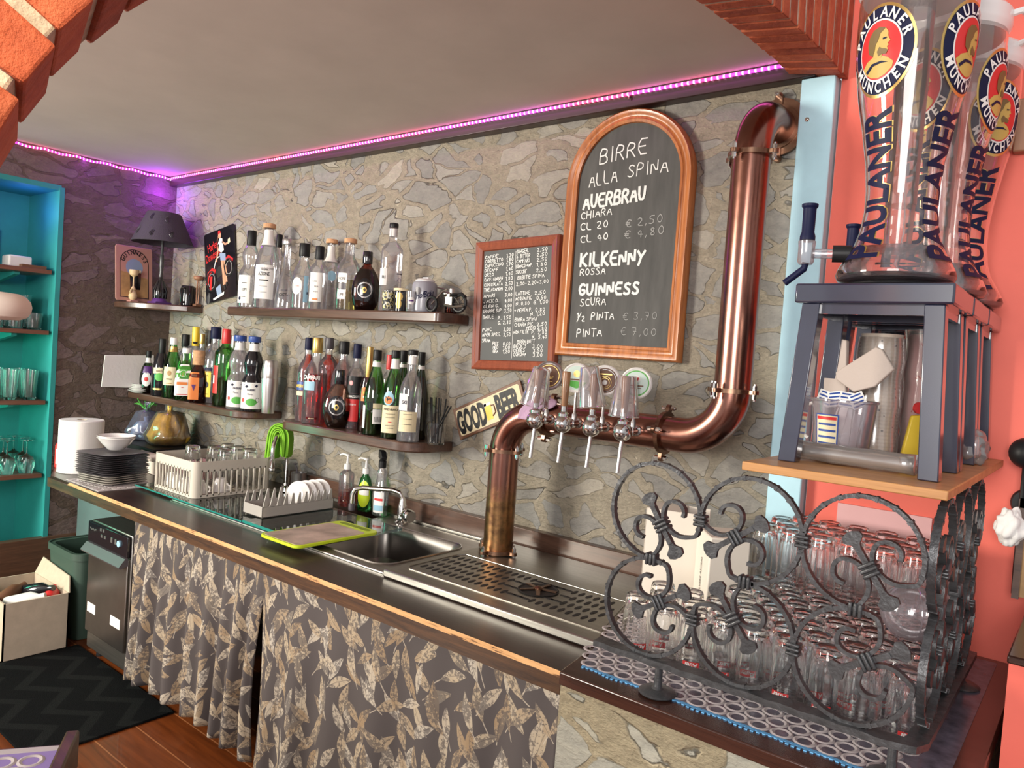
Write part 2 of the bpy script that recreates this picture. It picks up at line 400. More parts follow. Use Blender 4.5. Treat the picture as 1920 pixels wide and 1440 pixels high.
def thin(name, tint=(0.97, 0.98, 0.98), edge=0.55, gloss=0.10, rough=0.02, frost=0.0, frost_col=(0.8, 0.8, 0.8)):
    """thin-walled glass or clear plastic"""
    m, nt, n, l, b = newmat(name); n.remove(b); out = n['Material Output']
    lw = nd(n, 'ShaderNodeLayerWeight', Blend=0.35)
    tr = n.new('ShaderNodeBsdfTransparent'); gl = n.new('ShaderNodeBsdfGlossy'); gl.inputs['Roughness'].default_value = rough
    f3 = mth(n, l, 'POWER', lw.outputs['Facing'], 2.5)
    l.new(mixc(n, l, f3, tint, tuple(c*edge for c in tint)), tr.inputs[0])
    fac = mth(n, l, 'ADD', mth(n, l, 'MULTIPLY', lw.outputs['Fresnel'], 0.75), gloss*0.4, clamp=True)
    mx = n.new('ShaderNodeMixShader'); l.new(fac, mx.inputs[0]); l.new(tr.outputs[0], mx.inputs[1]); l.new(gl.outputs[0], mx.inputs[2])
    res = mx.outputs[0]
    if frost:
        df = n.new('ShaderNodeBsdfDiffuse'); df.inputs[0].default_value = (*frost_col, 1)
        m2 = n.new('ShaderNodeMixShader'); m2.inputs[0].default_value = frost; l.new(res, m2.inputs[1]); l.new(df.outputs[0], m2.inputs[2]); res = m2.outputs[0]
    l.new(res, out.inputs[0]); return m
def realglass(name, col=(0.99, 0.99, 0.99), ior=1.46, rough=0.0):
    m, nt, n, l, b = newmat(name); n.remove(b); g = n.new('ShaderNodeBsdfGlass'); g.inputs[0].default_value = (*col, 1); g.inputs['Roughness'].default_value = rough; g.inputs['IOR'].default_value = ior
    l.new(g.outputs[0], n['Material Output'].inputs[0]); return m
def leaf_cloth(name):
    m, nt, n, l, b = newmat(name)
    uv = n.new('ShaderNodeTexCoord').outputs['UV']
    base = (0.075, 0.062, 0.060)
    spk = nd(n, 'ShaderNodeTexNoise', Scale=90.0, Detail=6.0, Roughness=0.75); l.new(uv, spk.inputs['Vector'])
    blot = nd(n, 'ShaderNodeTexNoise', Scale=14.0, Detail=3.0); l.new(uv, blot.inputs['Vector'])
    col = None; prev = base
    for i, (sc, off, L, Wd) in enumerate(((9.6, (0, 0, 0), 0.49, 0.16), (9.2, (3.37, 7.71, 0), 0.47, 0.155), (10.4, (9.13, 1.97, 0), 0.48, 0.145), (8.8, (5.5, 4.4, 0), 0.46, 0.145))):
        cv = vm(n, l, 'ADD', uv, off).outputs[0]
        v = nd(n, 'ShaderNodeTexVoronoi', feature='F1', voronoi_dimensions='2D', Scale=sc, Randomness=0.62); l.new(cv, v.inputs['Vector'])
        loc = vm(n, l, 'SCALE', vm(n, l, 'SUBTRACT', cv, v.outputs['Position']).outputs[0], None, sc).outputs[0]
        sp = n.new('ShaderNodeSeparateColor'); l.new(v.outputs['Color'], sp.inputs[0])
        a = mth(n, l, 'ADD', mth(n, l, 'MULTIPLY', sp.outputs[0], 2.4), 0.37)     # mostly upright leaves
        xy = n.new('ShaderNodeSeparateXYZ'); l.new(loc, xy.inputs[0]); ca = mth(n, l, 'COSINE', a); sa = mth(n, l, 'SINE', a)
        U = mth(n, l, 'ADD', mth(n, l, 'MULTIPLY', xy.outputs[0], ca), mth(n, l, 'MULTIPLY', xy.outputs[1], sa))
        V = mth(n, l, 'SUBTRACT', mth(n, l, 'MULTIPLY', xy.outputs[1], ca), mth(n, l, 'MULTIPLY', xy.outputs[0], sa))
        V = mth(n, l, 'ADD', V, mth(n, l, 'MULTIPLY', mth(n, l, 'MULTIPLY', U, U), 0.25))
        un = mth(n, l, 'DIVIDE', U, L)
        s = mth(n, l, 'SUBTRACT', mth(n, l, 'SUBTRACT', 1.0, mth(n, l, 'ABSOLUTE', mth(n, l, 'POWER', mth(n, l, 'ABSOLUTE', un), 1.6))), mth(n, l, 'DIVIDE', mth(n, l, 'ABSOLUTE', V), Wd))
        leaf = mth(n, l, 'MULTIPLY', mth(n, l, 'GREATER_THAN', s, 0.06), mth(n, l, 'LESS_THAN', mth(n, l, 'ABSOLUTE', un), 1.0))
        rib = mth(n, l, 'LESS_THAN', mth(n, l, 'ABSOLUTE', V), 0.010)
        stem = mth(n, l, 'MULTIPLY', mth(n, l, 'LESS_THAN', mth(n, l, 'ABSOLUTE', V), 0.014), mth(n, l, 'LESS_THAN', U, 0.0))
        tone = ramp(n, l, mth(n, l, 'ADD', mth(n, l, 'MULTIPLY', sp.outputs[2], 0.5), mth(n, l, 'MULTIPLY', blot.outputs['Fac'], 0.5)), [(0.25, (0.27, 0.185, 0.11)), (0.5, (0.40, 0.32, 0.225)), (0.8, (0.43, 0.385, 0.33))])
        worn = mth(n, l, 'GREATER_THAN', mth(n, l, 'ADD', mth(n, l, 'MULTIPLY', spk.outputs['Fac'], 0.7), mth(n, l, 'MULTIPLY', blot.outputs['Fac'], 0.4)), 0.555)
        tone = mixc(n, l, mth(n, l, 'MULTIPLY', worn, 0.75), tone, base)
        tone = mixc(n, l, mth(n, l, 'MULTIPLY', rib, 0.5), tone, base)
        prev = mixc(n, l, mth(n, l, 'MULTIPLY', leaf, 0.95 if i else 0.9), prev, tone)
        prev = mixc(n, l, mth(n, l, 'MULTIPLY', stem, mth(n, l, 'SUBTRACT', 0.7, leaf)), prev, (0.45, 0.38, 0.30))
    l.new(prev, b.inputs['Base Color']); b.inputs['Roughness'].default_value = 0.75; b.inputs['Specular IOR Level'].default_value = 0.25
    w = nd(n, 'ShaderNodeTexNoise', Scale=500.0, Detail=1.0); l.new(uv, w.inputs['Vector'])
    bp = nd(n, 'ShaderNodeBump', Strength=0.08, Distance=0.002); l.new(w.outputs['Fac'], bp.inputs['Height']); l.new(bp.outputs[0], b.inputs['Normal'])
    return m
def led_mat(name, axis, freq, c1, c2, strength):
    m, nt, n, l, b = newmat(name)
    tc = n.new('ShaderNodeTexCoord'); sp = n.new('ShaderNodeSeparateXYZ'); l.new(tc.outputs['Object'], sp.inputs[0]); t = sp.outputs[axis]
    w = mth(n, l, 'SINE', mth(n, l, 'MULTIPLY', t, freq)); p = mth(n, l, 'POWER', mth(n, l, 'MULTIPLY', mth(n, l, 'ADD', w, 1.0), 0.5), 4.0)
    s2 = nd(n, 'ShaderNodeTexNoise', Scale=2.2, Detail=2.0); l.new(tc.outputs['Object'], s2.inputs['Vector'])
    c = ramp(n, l, s2.outputs['Fac'], [(0.40, c1), (0.60, c2)])
    c = mixc(n, l, mth(n, l, 'MULTIPLY', p, 0.45), c, (1.0, 0.75, 1.0))
    l.new(c, b.inputs['Emission Color']); l.new(mth(n, l, 'ADD', mth(n, l, 'MULTIPLY', p, strength), strength*0.35), b.inputs['Emission Strength'])
    b.inputs['Base Color'].default_value = (0.4, 0.1, 0.3, 1); return m
def planks(name):
    m, nt, n, l, b = newmat(name)
    tc = n.new('ShaderNodeTexCoord'); co = tc.outputs['Object']
    br = nd(n, 'ShaderNodeTexBrick', Scale=1.0); br.offset = 0.37; br.inputs['Mortar Size'].default_value = 0.0025; br.inputs['Brick Width'].default_value = 1.3; br.inputs['Row Height'].default_value = 0.14
    br.inputs['Color1'].default_value = (0.130, 0.030, 0.006, 1); br.inputs['Color2'].default_value = (0.165, 0.042, 0.009, 1); br.inputs['Mortar'].default_value = (0.34, 0.13, 0.05, 1); l.new(co, br.inputs['Vector'])
    mp = nd(n, 'ShaderNodeMapping'); mp.inputs['Scale'].default_value = (1.2, 14, 14); l.new(co, mp.inputs[0])
    no = nd(n, 'ShaderNodeTexNoise', Scale=3.0, Detail=6.0, Distortion=0.9); l.new(mp.outputs[0], no.inputs['Vector'])
    l.new(mixc(n, l, 0.8, br.outputs['Color'], ramp(n, l, no.outputs['Fac'], [(0.3, (0.55, 0.5, 0.5)), (0.7, (1.25, 1.2, 1.15))]), 'MULTIPLY'), b.inputs['Base Color'])
    b.inputs['Roughness'].default_value = 0.4; b.inputs['Coat Weight'].default_value = 0.12; b.inputs['Specular IOR Level'].default_value = 0.3; return m
def copper(name):
    m, nt, n, l, b = newmat(name)
    tc = n.new('ShaderNodeTexCoord'); geo = n.new('ShaderNodeNewGeometry'); sp = n.new('ShaderNodeSeparateXYZ'); l.new(geo.outputs['Position'], sp.inputs[0])
    no = nd(n, 'ShaderNodeTexNoise', Scale=9.0, Detail=7.0, Roughness=0.7); l.new(tc.outputs['Object'], no.inputs['Vector'])
    n2 = nd(n, 'ShaderNodeTexNoise', Scale=45.0, Detail=4.0); l.new(tc.outputs['Object'], n2.inputs['Vector'])
    c = ramp(n, l, no.outputs['Fac'], [(0.3, (0.24, 0.112, 0.085)), (0.7, (0.34, 0.16, 0.12))])
    low = nd(n, 'ShaderNodeMapRange'); low.inputs[1].default_value = 0.99; low.inputs[2].default_value = 0.90; l.new(mth(n, l, 'ADD', sp.outputs[2], mth(n, l, 'MULTIPLY', mth(n, l, 'SUBTRACT', no.outputs['Fac'], 0.5), 0.35)), low.inputs[0])
    pat = ramp(n, l, mth(n, l, 'ADD', mth(n, l, 'MULTIPLY', no.outputs['Fac'], 0.6), mth(n, l, 'MULTIPLY', n2.outputs['Fac'], 0.4)), [(0.36, (0.12, 0.06, 0.035)), (0.5, (0.30, 0.17, 0.075)), (0.6, (0.46, 0.21, 0.09)), (0.7, (0.25, 0.28, 0.20))])
    l.new(mixc(n, l, low.outputs[0], c, pat), b.inputs['Base Color'])
    b.inputs['Metallic'].default_value = 1.0
    l.new(mth(n, l, 'ADD', mth(n, l, 'MULTIPLY', low.outputs[0], 0.12), mth(n, l, 'ADD', mth(n, l, 'MULTIPLY', n2.outputs['Fac'], 0.10), 0.17)), b.inputs['Roughness'])
    return m
def brickmat(name):
    m, nt, n, l, b = newmat(name)
    tc = n.new('ShaderNodeTexCoord'); geo = n.new('ShaderNodeNewGeometry')
    no = nd(n, 'ShaderNodeTexNoise', Scale=16.0, Detail=7.0, Roughness=0.7); l.new(tc.outputs['Object'], no.inputs['Vector'])
    f = mth(n, l, 'ADD', mth(n, l, 'MULTIPLY', no.outputs['Fac'], 0.75), mth(n, l, 'MULTIPLY', geo.outputs['Random Per Island'], 0.25))
    l.new(ramp(n, l, f, [(0.3, (0.24, 0.045, 0.018)), (0.5, (0.42, 0.088, 0.034)), (0.7, (0.54, 0.15, 0.065))]), b.inputs['Base Color'])
    b.inputs['Roughness'].default_value = 0.8
    bp = nd(n, 'ShaderNodeBump', Strength=0.7, Distance=0.012); l.new(no.outputs['Fac'], bp.inputs['Height']); l.new(bp.outputs[0], b.inputs['Normal'])
    return m
def worn_edge(name):
    m, nt, n, l, b = newmat(name)
    tc = n.new('ShaderNodeTexCoord'); mp = nd(n, 'ShaderNodeMapping'); mp.inputs['Scale'].default_value = (5, 60, 60); l.new(tc.outputs['Object'], mp.inputs[0])
    no = nd(n, 'ShaderNodeTexNoise', Scale=2.2, Detail=6.0, Roughness=0.7); l.new(mp.outputs[0], no.inputs['Vector'])
    l.new(ramp(n, l, no.outputs['Fac'], [(0.36, (0.10, 0.045, 0.022)), (0.42, (0.62, 0.33, 0.14)), (0.7, (0.80, 0.48, 0.22))]), b.inputs['Base Color']); b.inputs['Roughness'].default_value = 0.5
    return m
def rug_mat(name):
    m, nt, n, l, b = newmat(name)
    tc = n.new('ShaderNodeTexCoord'); sp = n.new('ShaderNodeSeparateXYZ'); l.new(tc.outputs['Object'], sp.inputs[0])
    zz = mth(n, l, 'PINGPONG', mth(n, l, 'MULTIPLY', sp.outputs[0], 1.0), 0.13)
    s = mth(n, l, 'SINE', mth(n, l, 'MULTIPLY', mth(n, l, 'ADD', sp.outputs[1], mth(n, l, 'MULTIPLY', zz, 0.9)), 42.0))
    no = nd(n, 'ShaderNodeTexNoise', Scale=300.0, Detail=3.0); l.new(tc.outputs['Object'], no.inputs['Vector'])
    c = ramp(n, l, s, [(0.42, (0.003, 0.0035, 0.004)), (0.58, (0.008, 0.009, 0.009))])
    l.new(mixc(n, l, 0.7, c, ramp(n, l, no.outputs['Fac'], [(0.3, (0.5, 0.5, 0.5)), (0.7, (1.4, 1.4, 1.4))]), 'MULTIPLY'), b.inputs['Base Color']); b.inputs['Roughness'].default_value = 0.95; b.inputs['Specular IOR Level'].default_value = 0.1
    bp = nd(n, 'ShaderNodeBump', Strength=0.6, Distance=0.004); l.new(no.outputs['Fac'], bp.inputs['Height']); l.new(bp.outputs[0], b.inputs['Normal'])
    return m
M = {}
M['stone'] = stone('grey rubble stone', [(0.26, 0.25, 0.235), (0.34, 0.32, 0.29), (0.30, 0.295, 0.28), (0.43, 0.39, 0.33)], (0.72, 0.625, 0.485))
M['stone_left'] = stone('shade tinted rubble stone', [(0.20, 0.145, 0.13), (0.25, 0.175, 0.155), (0.22, 0.16, 0.155), (0.28, 0.205, 0.17)], (0.30, 0.205, 0.155), scale=5.2, bump=1.0, seed=11.3, dist=0.085)  # same rubble as the back wall, its dim purplish shade put in the colours
M['stone_pale'] = stone('pale rubble stone', [(0.36, 0.35, 0.30), (0.44, 0.42, 0.35), (0.40, 0.39, 0.33), (0.48, 0.44, 0.34)], (0.72, 0.60, 0.40), scale=4.2, seed=5.7)
M['brick'] = brickmat('red brick'); M['mortar'] = mat('lime mortar', (0.50, 0.42, 0.33), 0.9, var=0.25, scale=40, bump=0.6)
M['ceiling'] = mat('ceiling plaster', (0.575, 0.505, 0.455), 0.85, var=0.06, scale=3, bump=0.03, bscale=12)
M['pink'] = mat('salmon wall paint', (0.82, 0.15, 0.105), 0.6, var=0.05, scale=5, bump=0.05)
M['pinkpale'] = mat('pale pink panel', (0.75, 0.42, 0.42), 0.5)
M['blue'] = mat('light blue paint', (0.48, 0.74, 0.84), 0.5, var=0.06, scale=12, bump=0.05)
M['teal'] = mat('turquoise paint', (0.03, 0.31, 0.30), 0.55, var=0.10, scale=6)
M['greyteal'] = mat('grey painted panel', (0.10, 0.15, 0.15), 0.6, var=0.1, scale=4)
M['beam'] = wood('dark beam wood', (0.020, 0.008, 0.008), (0.045, 0.018, 0.018), 0.45, 0)
M['darkwood'] = wood('dark stained wood', (0.016, 0.008, 0.006), (0.040, 0.019, 0.013), 0.36, 0, coat=0.15)
M['edgewood'] = wood('brown edge wood', (0.020, 0.008, 0.004), (0.090, 0.038, 0.013), 0.4, 0, scale=9)
M['shelfwood'] = wood('brown shelf wood', (0.050, 0.024, 0.016), (0.115, 0.058, 0.038), 0.32, 0, coat=0.4)
M['redwood'] = wood('mahogany counter wood', (0.026, 0.010, 0.007), (0.060, 0.022, 0.014), 0.25, 0, coat=0.4)
M['orangewood'] = wood('orange pine frame', (0.30, 0.085, 0.020), (0.55, 0.19, 0.05), 0.35, 2, scale=8)
M['cherry'] = wood('cherry frame', (0.20, 0.045, 0.022), (0.33, 0.085, 0.04), 0.4, 2, scale=8)
M['boardwood'] = wood('honey board wood', (0.35, 0.155, 0.05), (0.53, 0.265, 0.095), 0.45, 0, coat=0.15)
M['nicheshelf'] = wood('niche shelf wood', (0.13, 0.05, 0.03), (0.22, 0.085, 0.05), 0.45, 1)
M['handlewood'] = wood('tap handle wood', (0.16, 0.07, 0.03), (0.33, 0.16, 0.07), 0.35, 2, coat=0.5)
M['brownpanel'] = wood('brown low panel', (0.07, 0.03, 0.015), (0.14, 0.06, 0.03), 0.6, 1)
M['worn'] = worn_edge('worn bare edge')
M['floor'] = planks('orange brown planks'); M['rug'] = rug_mat('dark ribbed rug'); M['leaf'] = leaf_cloth('leaf print cloth')
M['copper'] = copper('antique copper'); M['bronze'] = mat('bronze clamp metal', (0.26, 0.15, 0.10), 0.3, 1.0, var=0.2)
M['steel'] = mat('brushed steel', (0.38, 0.36, 0.325), 0.36, 1.0, var=0.12, scale=5, stretch=(1, 30, 30))
M['steeldark'] = mat('dull steel basin', (0.30, 0.28, 0.26), 0.32, 1.0, var=0.1, scale=8)
M['chrome'] = mat('chrome', (0.72, 0.70, 0.68), 0.10, 1.0)
M['iron'] = mat('wrought iron', (0.075, 0.076, 0.080), 0.36, 0.5, var=0.25, scale=50, bump=0.25)
M['black'] = mat('black plastic', (0.010, 0.010, 0.011), 0.45, spec=0.3); M['blackgloss'] = mat('glossy black', (0.010, 0.009, 0.012), 0.12, coat=0.5)
M['hole'] = mat('dark slot', (0.012, 0.010, 0.009), 0.7)
M['navy'] = mat('dark navy stool paint', (0.018, 0.021, 0.045), 0.26, coat=0.9, var=0.15, scale=15, spec=0.9)
M['navyplain'] = mat('navy print', (0.008, 0.010, 0.040), 0.5, spec=0.2)
M['slate'] = mat('chalkboard slate', (0.060, 0.058, 0.055), 0.65, var=0.35, scale=4, stretch=(6, 6, 1)); M['slatedark'] = mat('small chalkboard slate', (0.014, 0.015, 0.016), 0.5, var=0.2, scale=5)
M['chalk'] = mat('white chalk', (0.80, 0.80, 0.78), 0.9); M['chalkdim'] = mat('rubbed chalk', (0.36, 0.36, 0.35), 0.9)
M['white'] = mat('white', (0.78, 0.76, 0.73), 0.5); M['paper'] = mat('white paper', (0.80, 0.77, 0.74), 0.8, bump=0.1, scale=60)
M['ceramic'] = mat('white china', (0.80, 0.77, 0.75), 0.15, coat=0.4); M['greyplate'] = mat('dark grey stoneware', (0.085, 0.075, 0.085), 0.35); M['taupe'] = mat('taupe stoneware', (0.42, 0.38, 0.34), 0.35)
M['cream'] = mat('cream label', (0.72, 0.62, 0.40), 0.6, var=0.08); M['creambox'] = mat('cream card', (0.80, 0.72, 0.62), 0.55); M['beige'] = mat('beige plastic', (0.56, 0.51, 0.43), 0.45)
M['greyplastic'] = mat('grey plastic', (0.36, 0.33, 0.30), 0.5)
M['red'] = mat('red', (0.60, 0.025, 0.025), 0.4); M['yellow'] = mat('yellow', (0.80, 0.56, 0.04), 0.4); M['gold'] = mat('gold foil', (0.62, 0.42, 0.14), 0.32, 0.85)
M['orange'] = mat('orange label', (0.70, 0.20, 0.04), 0.5); M['green'] = mat('green', (0.09, 0.40, 0.06), 0.5); M['lime'] = mat('lime green plastic', (0.52, 0.66, 0.02), 0.35); M['limecloth'] = mat('lime green cloth', (0.22, 0.50, 0.03), 0.9, bump=0.2, scale=200)
M['bluecap'] = mat('blue cap', (0.03, 0.07, 0.28), 0.35); M['lightblue'] = mat('light blue label', (0.30, 0.52, 0.66), 0.5); M['cork'] = mat('cork', (0.55, 0.30, 0.16), 0.8, var=0.25, scale=60)
M['silver'] = mat('silver cap', (0.55, 0.53, 0.52), 0.3, 0.9); M['purplecap'] = mat('dark purple', (0.09, 0.03, 0.16), 0.4)
M['skin'] = mat('painted skin', (0.62, 0.30, 0.18), 0.6); M['denim'] = mat('painted denim', (0.25, 0.32, 0.46), 0.6); M['lilac'] = mat('lilac cloth', (0.48, 0.32, 0.46), 0.9, var=0.1, bump=0.3, scale=120)
M['tan'] = mat('tan print', (0.42, 0.24, 0.10), 0.6, var=0.3, scale=14); M['rose'] = mat('rosy tin', (0.50, 0.25, 0.20), 0.4, coat=0.2); M['brownprint'] = mat('brown print', (0.16, 0.07, 0.035), 0.5)
M['lampshade'] = mat('dark mauve lampshade', (0.045, 0.036, 0.050), 0.75, bump=0.3, scale=160)
M['cardboard'] = mat('pale cardboard', (0.50, 0.40, 0.30), 0.8, var=0.08); M['binplastic'] = mat('grey green bin plastic', (0.05, 0.085, 0.065), 0.4)
M['wax'] = mat('pale wood carving', (0.62, 0.45, 0.26), 0.6); M['figwood'] = mat('brown carving', (0.34, 0.16, 0.09), 0.5)
M['yellowcloth'] = mat('yellow crumpled contents', (0.66, 0.40, 0.03), 0.6, var=0.4, scale=25, bump=0.8)
M['marble'] = mat('marbled board', (0.42, 0.31, 0.26), 0.4, var=0.45, scale=9)
M['ringplastic'] = mat('pale ring plastic', (0.46, 0.41, 0.41), 0.35); M['matdark'] = mat('smoky mat film', (0.11, 0.10, 0.13), 0.2, var=0.4, scale=30); M['ringblue'] = mat('blue mat edge', (0.12, 0.35, 0.62), 0.5)
M['glass'] = thin('clear glass', (.985, .985, .985), .85, .3, 0.02, 0.05, (0.9, 0.86, 0.85)); M['tumbler_thin'] = thin('clear tumbler glass', (0.99, 0.985, 0.985), 0.88, 0.35, 0.03, 0.13, (0.9, 0.83, 0.83)); M['bottle'] = thin('clear bottle glass', (0.98, 0.97, 0.985), 0.72, 0.25, 0.02, 0.05, (0.85, 0.82, 0.9))
M['tumbler'] = realglass('solid tumbler glass'); M['tower'] = realglass('solid tower glass', (1.0, 0.985, 0.98))
M['plastic'] = thin('clear plastic', (0.88, 0.86, 0.88), 0.75, 0.25, 0.10, 0.11, (0.85, 0.75, 0.80)); M['film'] = thin('crinkled film', (0.9, 0.88, 0.87), 0.75, 0.4, 0.15, 0.14, (0.8, 0.74, 0.70))
M['greenglass'] = thin('green bottle glass', (0.34, 0.72, 0.27), 0.45, 0.15); M['darkgreen'] = thin('dark green bottle glass', (0.10, 0.30, 0.09), 0.4, 0.15); M['paleamber'] = thin('pale brown glass', (0.80, 0.62, 0.52), 0.5, 0.15)
M['mint'] = mat('pale mint print', (.58, .70, .64), .5); M['straw'] = mat('black straw', (.008, .008, .009), .6, spec=.2)
M['brownglass'] = thin('brown bottle glass', (0.50, 0.15, 0.08), 0.4, 0.15)
M['redliquid'] = thin('red liquid', (0.80, 0.07, 0.07), 0.6, 0.02); M['orangeliquid'] = thin('orange red liquid', (0.93, 0.22, 0.08), 0.7, 0.02); M['amber'] = thin('amber liquid', (0.55, 0.22, 0.05), 0.6, 0.02)
M['pinkliquid'] = thin('red soap', (0.92, 0.30, 0.22), 0.7, 0.02); M['greenliquid'] = thin('green soap', (0.35, 0.80, 0.45), 0.7, 0.02); M['yellowliquid'] = thin('pale yellow liquid', (0.75, 0.70, 0.35), 0.7, 0.02); M['darkliquid'] = mat('dark liquid', (0.012, 0.006, 0.006), 0.2)
M['greenedge'] = thin('green edged sheet glass', (0.70, 0.86, 0.82), 0.30, 0.3); M['glassedge'] = mat('green glass edge', (0.02, 0.20, 0.17), 0.15)
M['purplebag'] = thin('bluish clear bag', (0.72, 0.74, 0.86), 0.7, 0.4, 0.12, 0.12, (0.5, 0.5, 0.7)); M['yellowbag'] = thin('clear bag film', (0.85, 0.8, 0.7), 0.75, 0.4, 0.10, 0.05)
M['ledback'] = led_mat('led strip magenta', 0, 330.0, (1.0, 0.02, 0.09), (0.80, 0.03, 0.70), 3.0); M['ledleft'] = led_mat('led strip violet', 1, 380.0, (1.0, 0.03, 0.22), (0.5, 0.03, 1.0), 3.2)
# ------------------------------------------------------------------ the setting
XL, ZC = -4.258, 2.283            # left wall, ceiling
ZT = 0.715                        # counter top
b = MB(); b.bb(-5.0, 1.8, -5.5, 0.1, -0.1, 0.0); struct('floor', b, M['floor'], flat=True)
b = MB(); b.bb(XL-0.4, -0.735, 0.0, 0.12, 0.0, ZC); struct('wall_back', b, M['stone'], flat=True)
b = MB(); b.bb(-0.64, 1.8, 0.0, 0.12, 0.0, 2.9); struct('wall_right', b, M['pink'], flat=True)
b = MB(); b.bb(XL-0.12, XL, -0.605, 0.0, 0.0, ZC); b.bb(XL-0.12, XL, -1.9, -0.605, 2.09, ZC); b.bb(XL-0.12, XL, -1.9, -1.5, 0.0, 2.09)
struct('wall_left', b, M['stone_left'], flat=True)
b = MB(); b.bb(XL-0.42, XL-0.40, -1.6, -0.57, 0.0, 2.15)
b.bb(XL-0.40, XL+0.004, -0.608, -0.585, 0.0, 2.10); b.bb(XL-0.40, XL+0.001, -1.6, -0.6, 2.085, 2.11); b.bb(XL-0.40, XL, -1.51, -1.49, 0.0, 2.1)
struct('wall_niche', b, M['teal'], flat=True)
b = MB(); b.bb(XL-0.02, XL+0.03, -1.5, -0.43, 0.0, 0.30); struct('baseboard_left', b, M['brownpanel'])
b = MB(); b.bb(-5.0, -0.76, -2.6, 0.1, ZC, ZC+0.08); struct('ceiling', b, M['ceiling'], flat=True)
b = MB(); b.bb(XL, -0.70, -0.045, 0.0, 2.230, ZC); struct('trim_1', b, M['beam'], bevel=0.003)
b = MB(); b.bb(-0.738, -0.645, -0.035, 0.02, 0.62, 2.228); struct('trim_2', b, M['blue'], bevel=0.004)
# brick arch between the bar and the room: half of a wide basket arch
def ell(a, bb, t): return (-a*cos(t), 1.42+bb*sin(t))
def arch():
    b = MB(); mort = MB()
    N = 600; pts = [ell(1.952, 0.825, (pi/2)*i/N) for i in range(N+1)]
    L = [0.0]
    for p, q in zip(pts, pts[1:]): L.append(L[-1]+sqrt((p[0]-q[0])**2+(p[1]-q[1])**2))
    def tt(s):
        for i in range(N):
            if L[i+1] >= s: return (pi/2)*(i+(s-L[i])/max(1e-9, L[i+1]-L[i]))/N
        return pi/2
    n = int(L[-1]/0.051); pitch = L[-1]/n; rnd = random.Random(3)
    def ring(t, d0, d1):
        n1 = Vector((-cos(t)/1.952, sin(t)/0.825)).normalized()
        f = Vector(ell(1.952, 0.825, t)); g = Vector(ell(2.0, 0.80, t))
        return f+n1*d0, g+n1*d0, f+n1*d1, g+n1*d1
    for i in range(n):
        a = tt(i*pitch+0.0055); c = tt((i+1)*pitch-0.0055); j = rnd.uniform(-0.005, 0.0002); k = rnd.uniform(-0.001, 0.003); r = 0.26
        A = ring(a, j, r); B = ring(c, j+rnd.uniform(-0.003, 0.0), r)
        vs = []
        for q in (A, B):
            vs += [(-0.765-abs(k), q[0].x, q[0].y), (-0.622+k, q[1].x, q[1].y), (-0.765-abs(k), q[2].x, q[2].y), (-0.622+k, q[3].x, q[3].y)]
        b.add(vs, [(0, 1, 5, 4), (2, 6, 7, 3), (0, 4, 6, 2), (1, 3, 7, 5), (0, 2, 3, 1), (4, 5, 7, 6)])
    m = 80; vs = []; fs = []
    for i in range(m+1):
        q = ring(pi/2*i/m, 0.0014, 0.55); vs += [(-0.7645, q[0].x, q[0].y), (-0.6236, q[1].x, q[1].y), (-0.7645, q[2].x, q[2].y), (-0.6236, q[3].x, q[3].y)]
    for i in range(m):
        o = i*4
        for a, c in ((0, 1), (1, 3), (3, 2), (2, 0)): fs.append((o+a, o+c, o+4+c, o+4+a))
    b.add(vs, fs, 1)
    k = 0                                                      # the brick pier the arch stands on
    z = 1.415
    while z > 0.02:
        z0 = max(0.0, z-0.052); off = 0.0
        b.bb(-0.765, -0.622, -2.26, -2.015-rnd.uniform(0, 0.006), z0, z); z -= 0.064
    b.bb(-0.757, -0.631, -2.255, -2.025, 0.0, 1.43, 1)
    return b
struct('wall_arch', arch(), [M['brick'], M['mortar']], bevel=0.003, flat=True)
b = MB(); b.prism([(-0.885, -0.80), (-0.135, -0.80), (-0.135, 0.0), (-0.885, 0.0)], 0.0, 0.724); struct('wall_counter', b, M['stone_pale'], flat=True)

# led light strips along the ceiling
b = MB(); b.tube([(x, -0.050, 2.270) for x in [XL+0.02+i*(3.50/60) for i in range(61)]], 0.0055, 8)
tag(b.build('light_strip', M['ledback']), 'thin strip of glowing pink lights along the dark beam on the back wall', 'light strip')
b = MB(); b.tube([(XL+0.012, -1.6+i*(1.58/40), 2.268+0.004*sin(i*1.7)) for i in range(41)], 0.0055, 8)
tag(b.build('light_strip', M['ledleft']), 'thin strip of glowing violet lights over the niche on the left wall', 'light strip')

# rug, counters
b = MB(); b.bb(-3.45, -2.605, -1.22, -0.74, 0.0, 0.009); tag(b.build('rug', M['rug'], bevel=0.003), 'dark grey rug with wavy ribs on the wooden floor', 'rug')
b = MB(); b.bb(-4.22, -3.42, -0.46, -0.44, 0.02, 0.66); tag(b.build('panel', M['greyteal']), 'plain grey panel under the far left end of the counter', 'panel')
YF = -0.79
t = thing('countertop', 'long dark stained wooden counter with a worn bare front edge', 'counter', (-2.3, -0.4, 0.66))
b = MB()
SX0, SX1, SX2, SY0, SY1 = -2.96, -1.665, -0.905, -0.045, -0.615      # steel: sinks, then drip tray
b.bb(-0.90, SX0, YF+0.012, SY1, 0.668, ZT)                             # front strip
b.prism([(-3.735, YF+0.012), (SX0, YF+0.012), (SX0, -0.001), (XL+0.002, -0.001), (XL+0.002, -0.54)], 0.668, ZT)
b.bb(SX0, -0.90, SY0, -0.001, 0.668, ZT)
b.build('board', M['darkwood'], t)
b = MB(); b.bb(-3.735, -0.893, YF, YF+0.012, 0.668, ZT-0.0085); b.build('front_edge', M['edgewood'], t)['label'] = 'brown grained front edge'
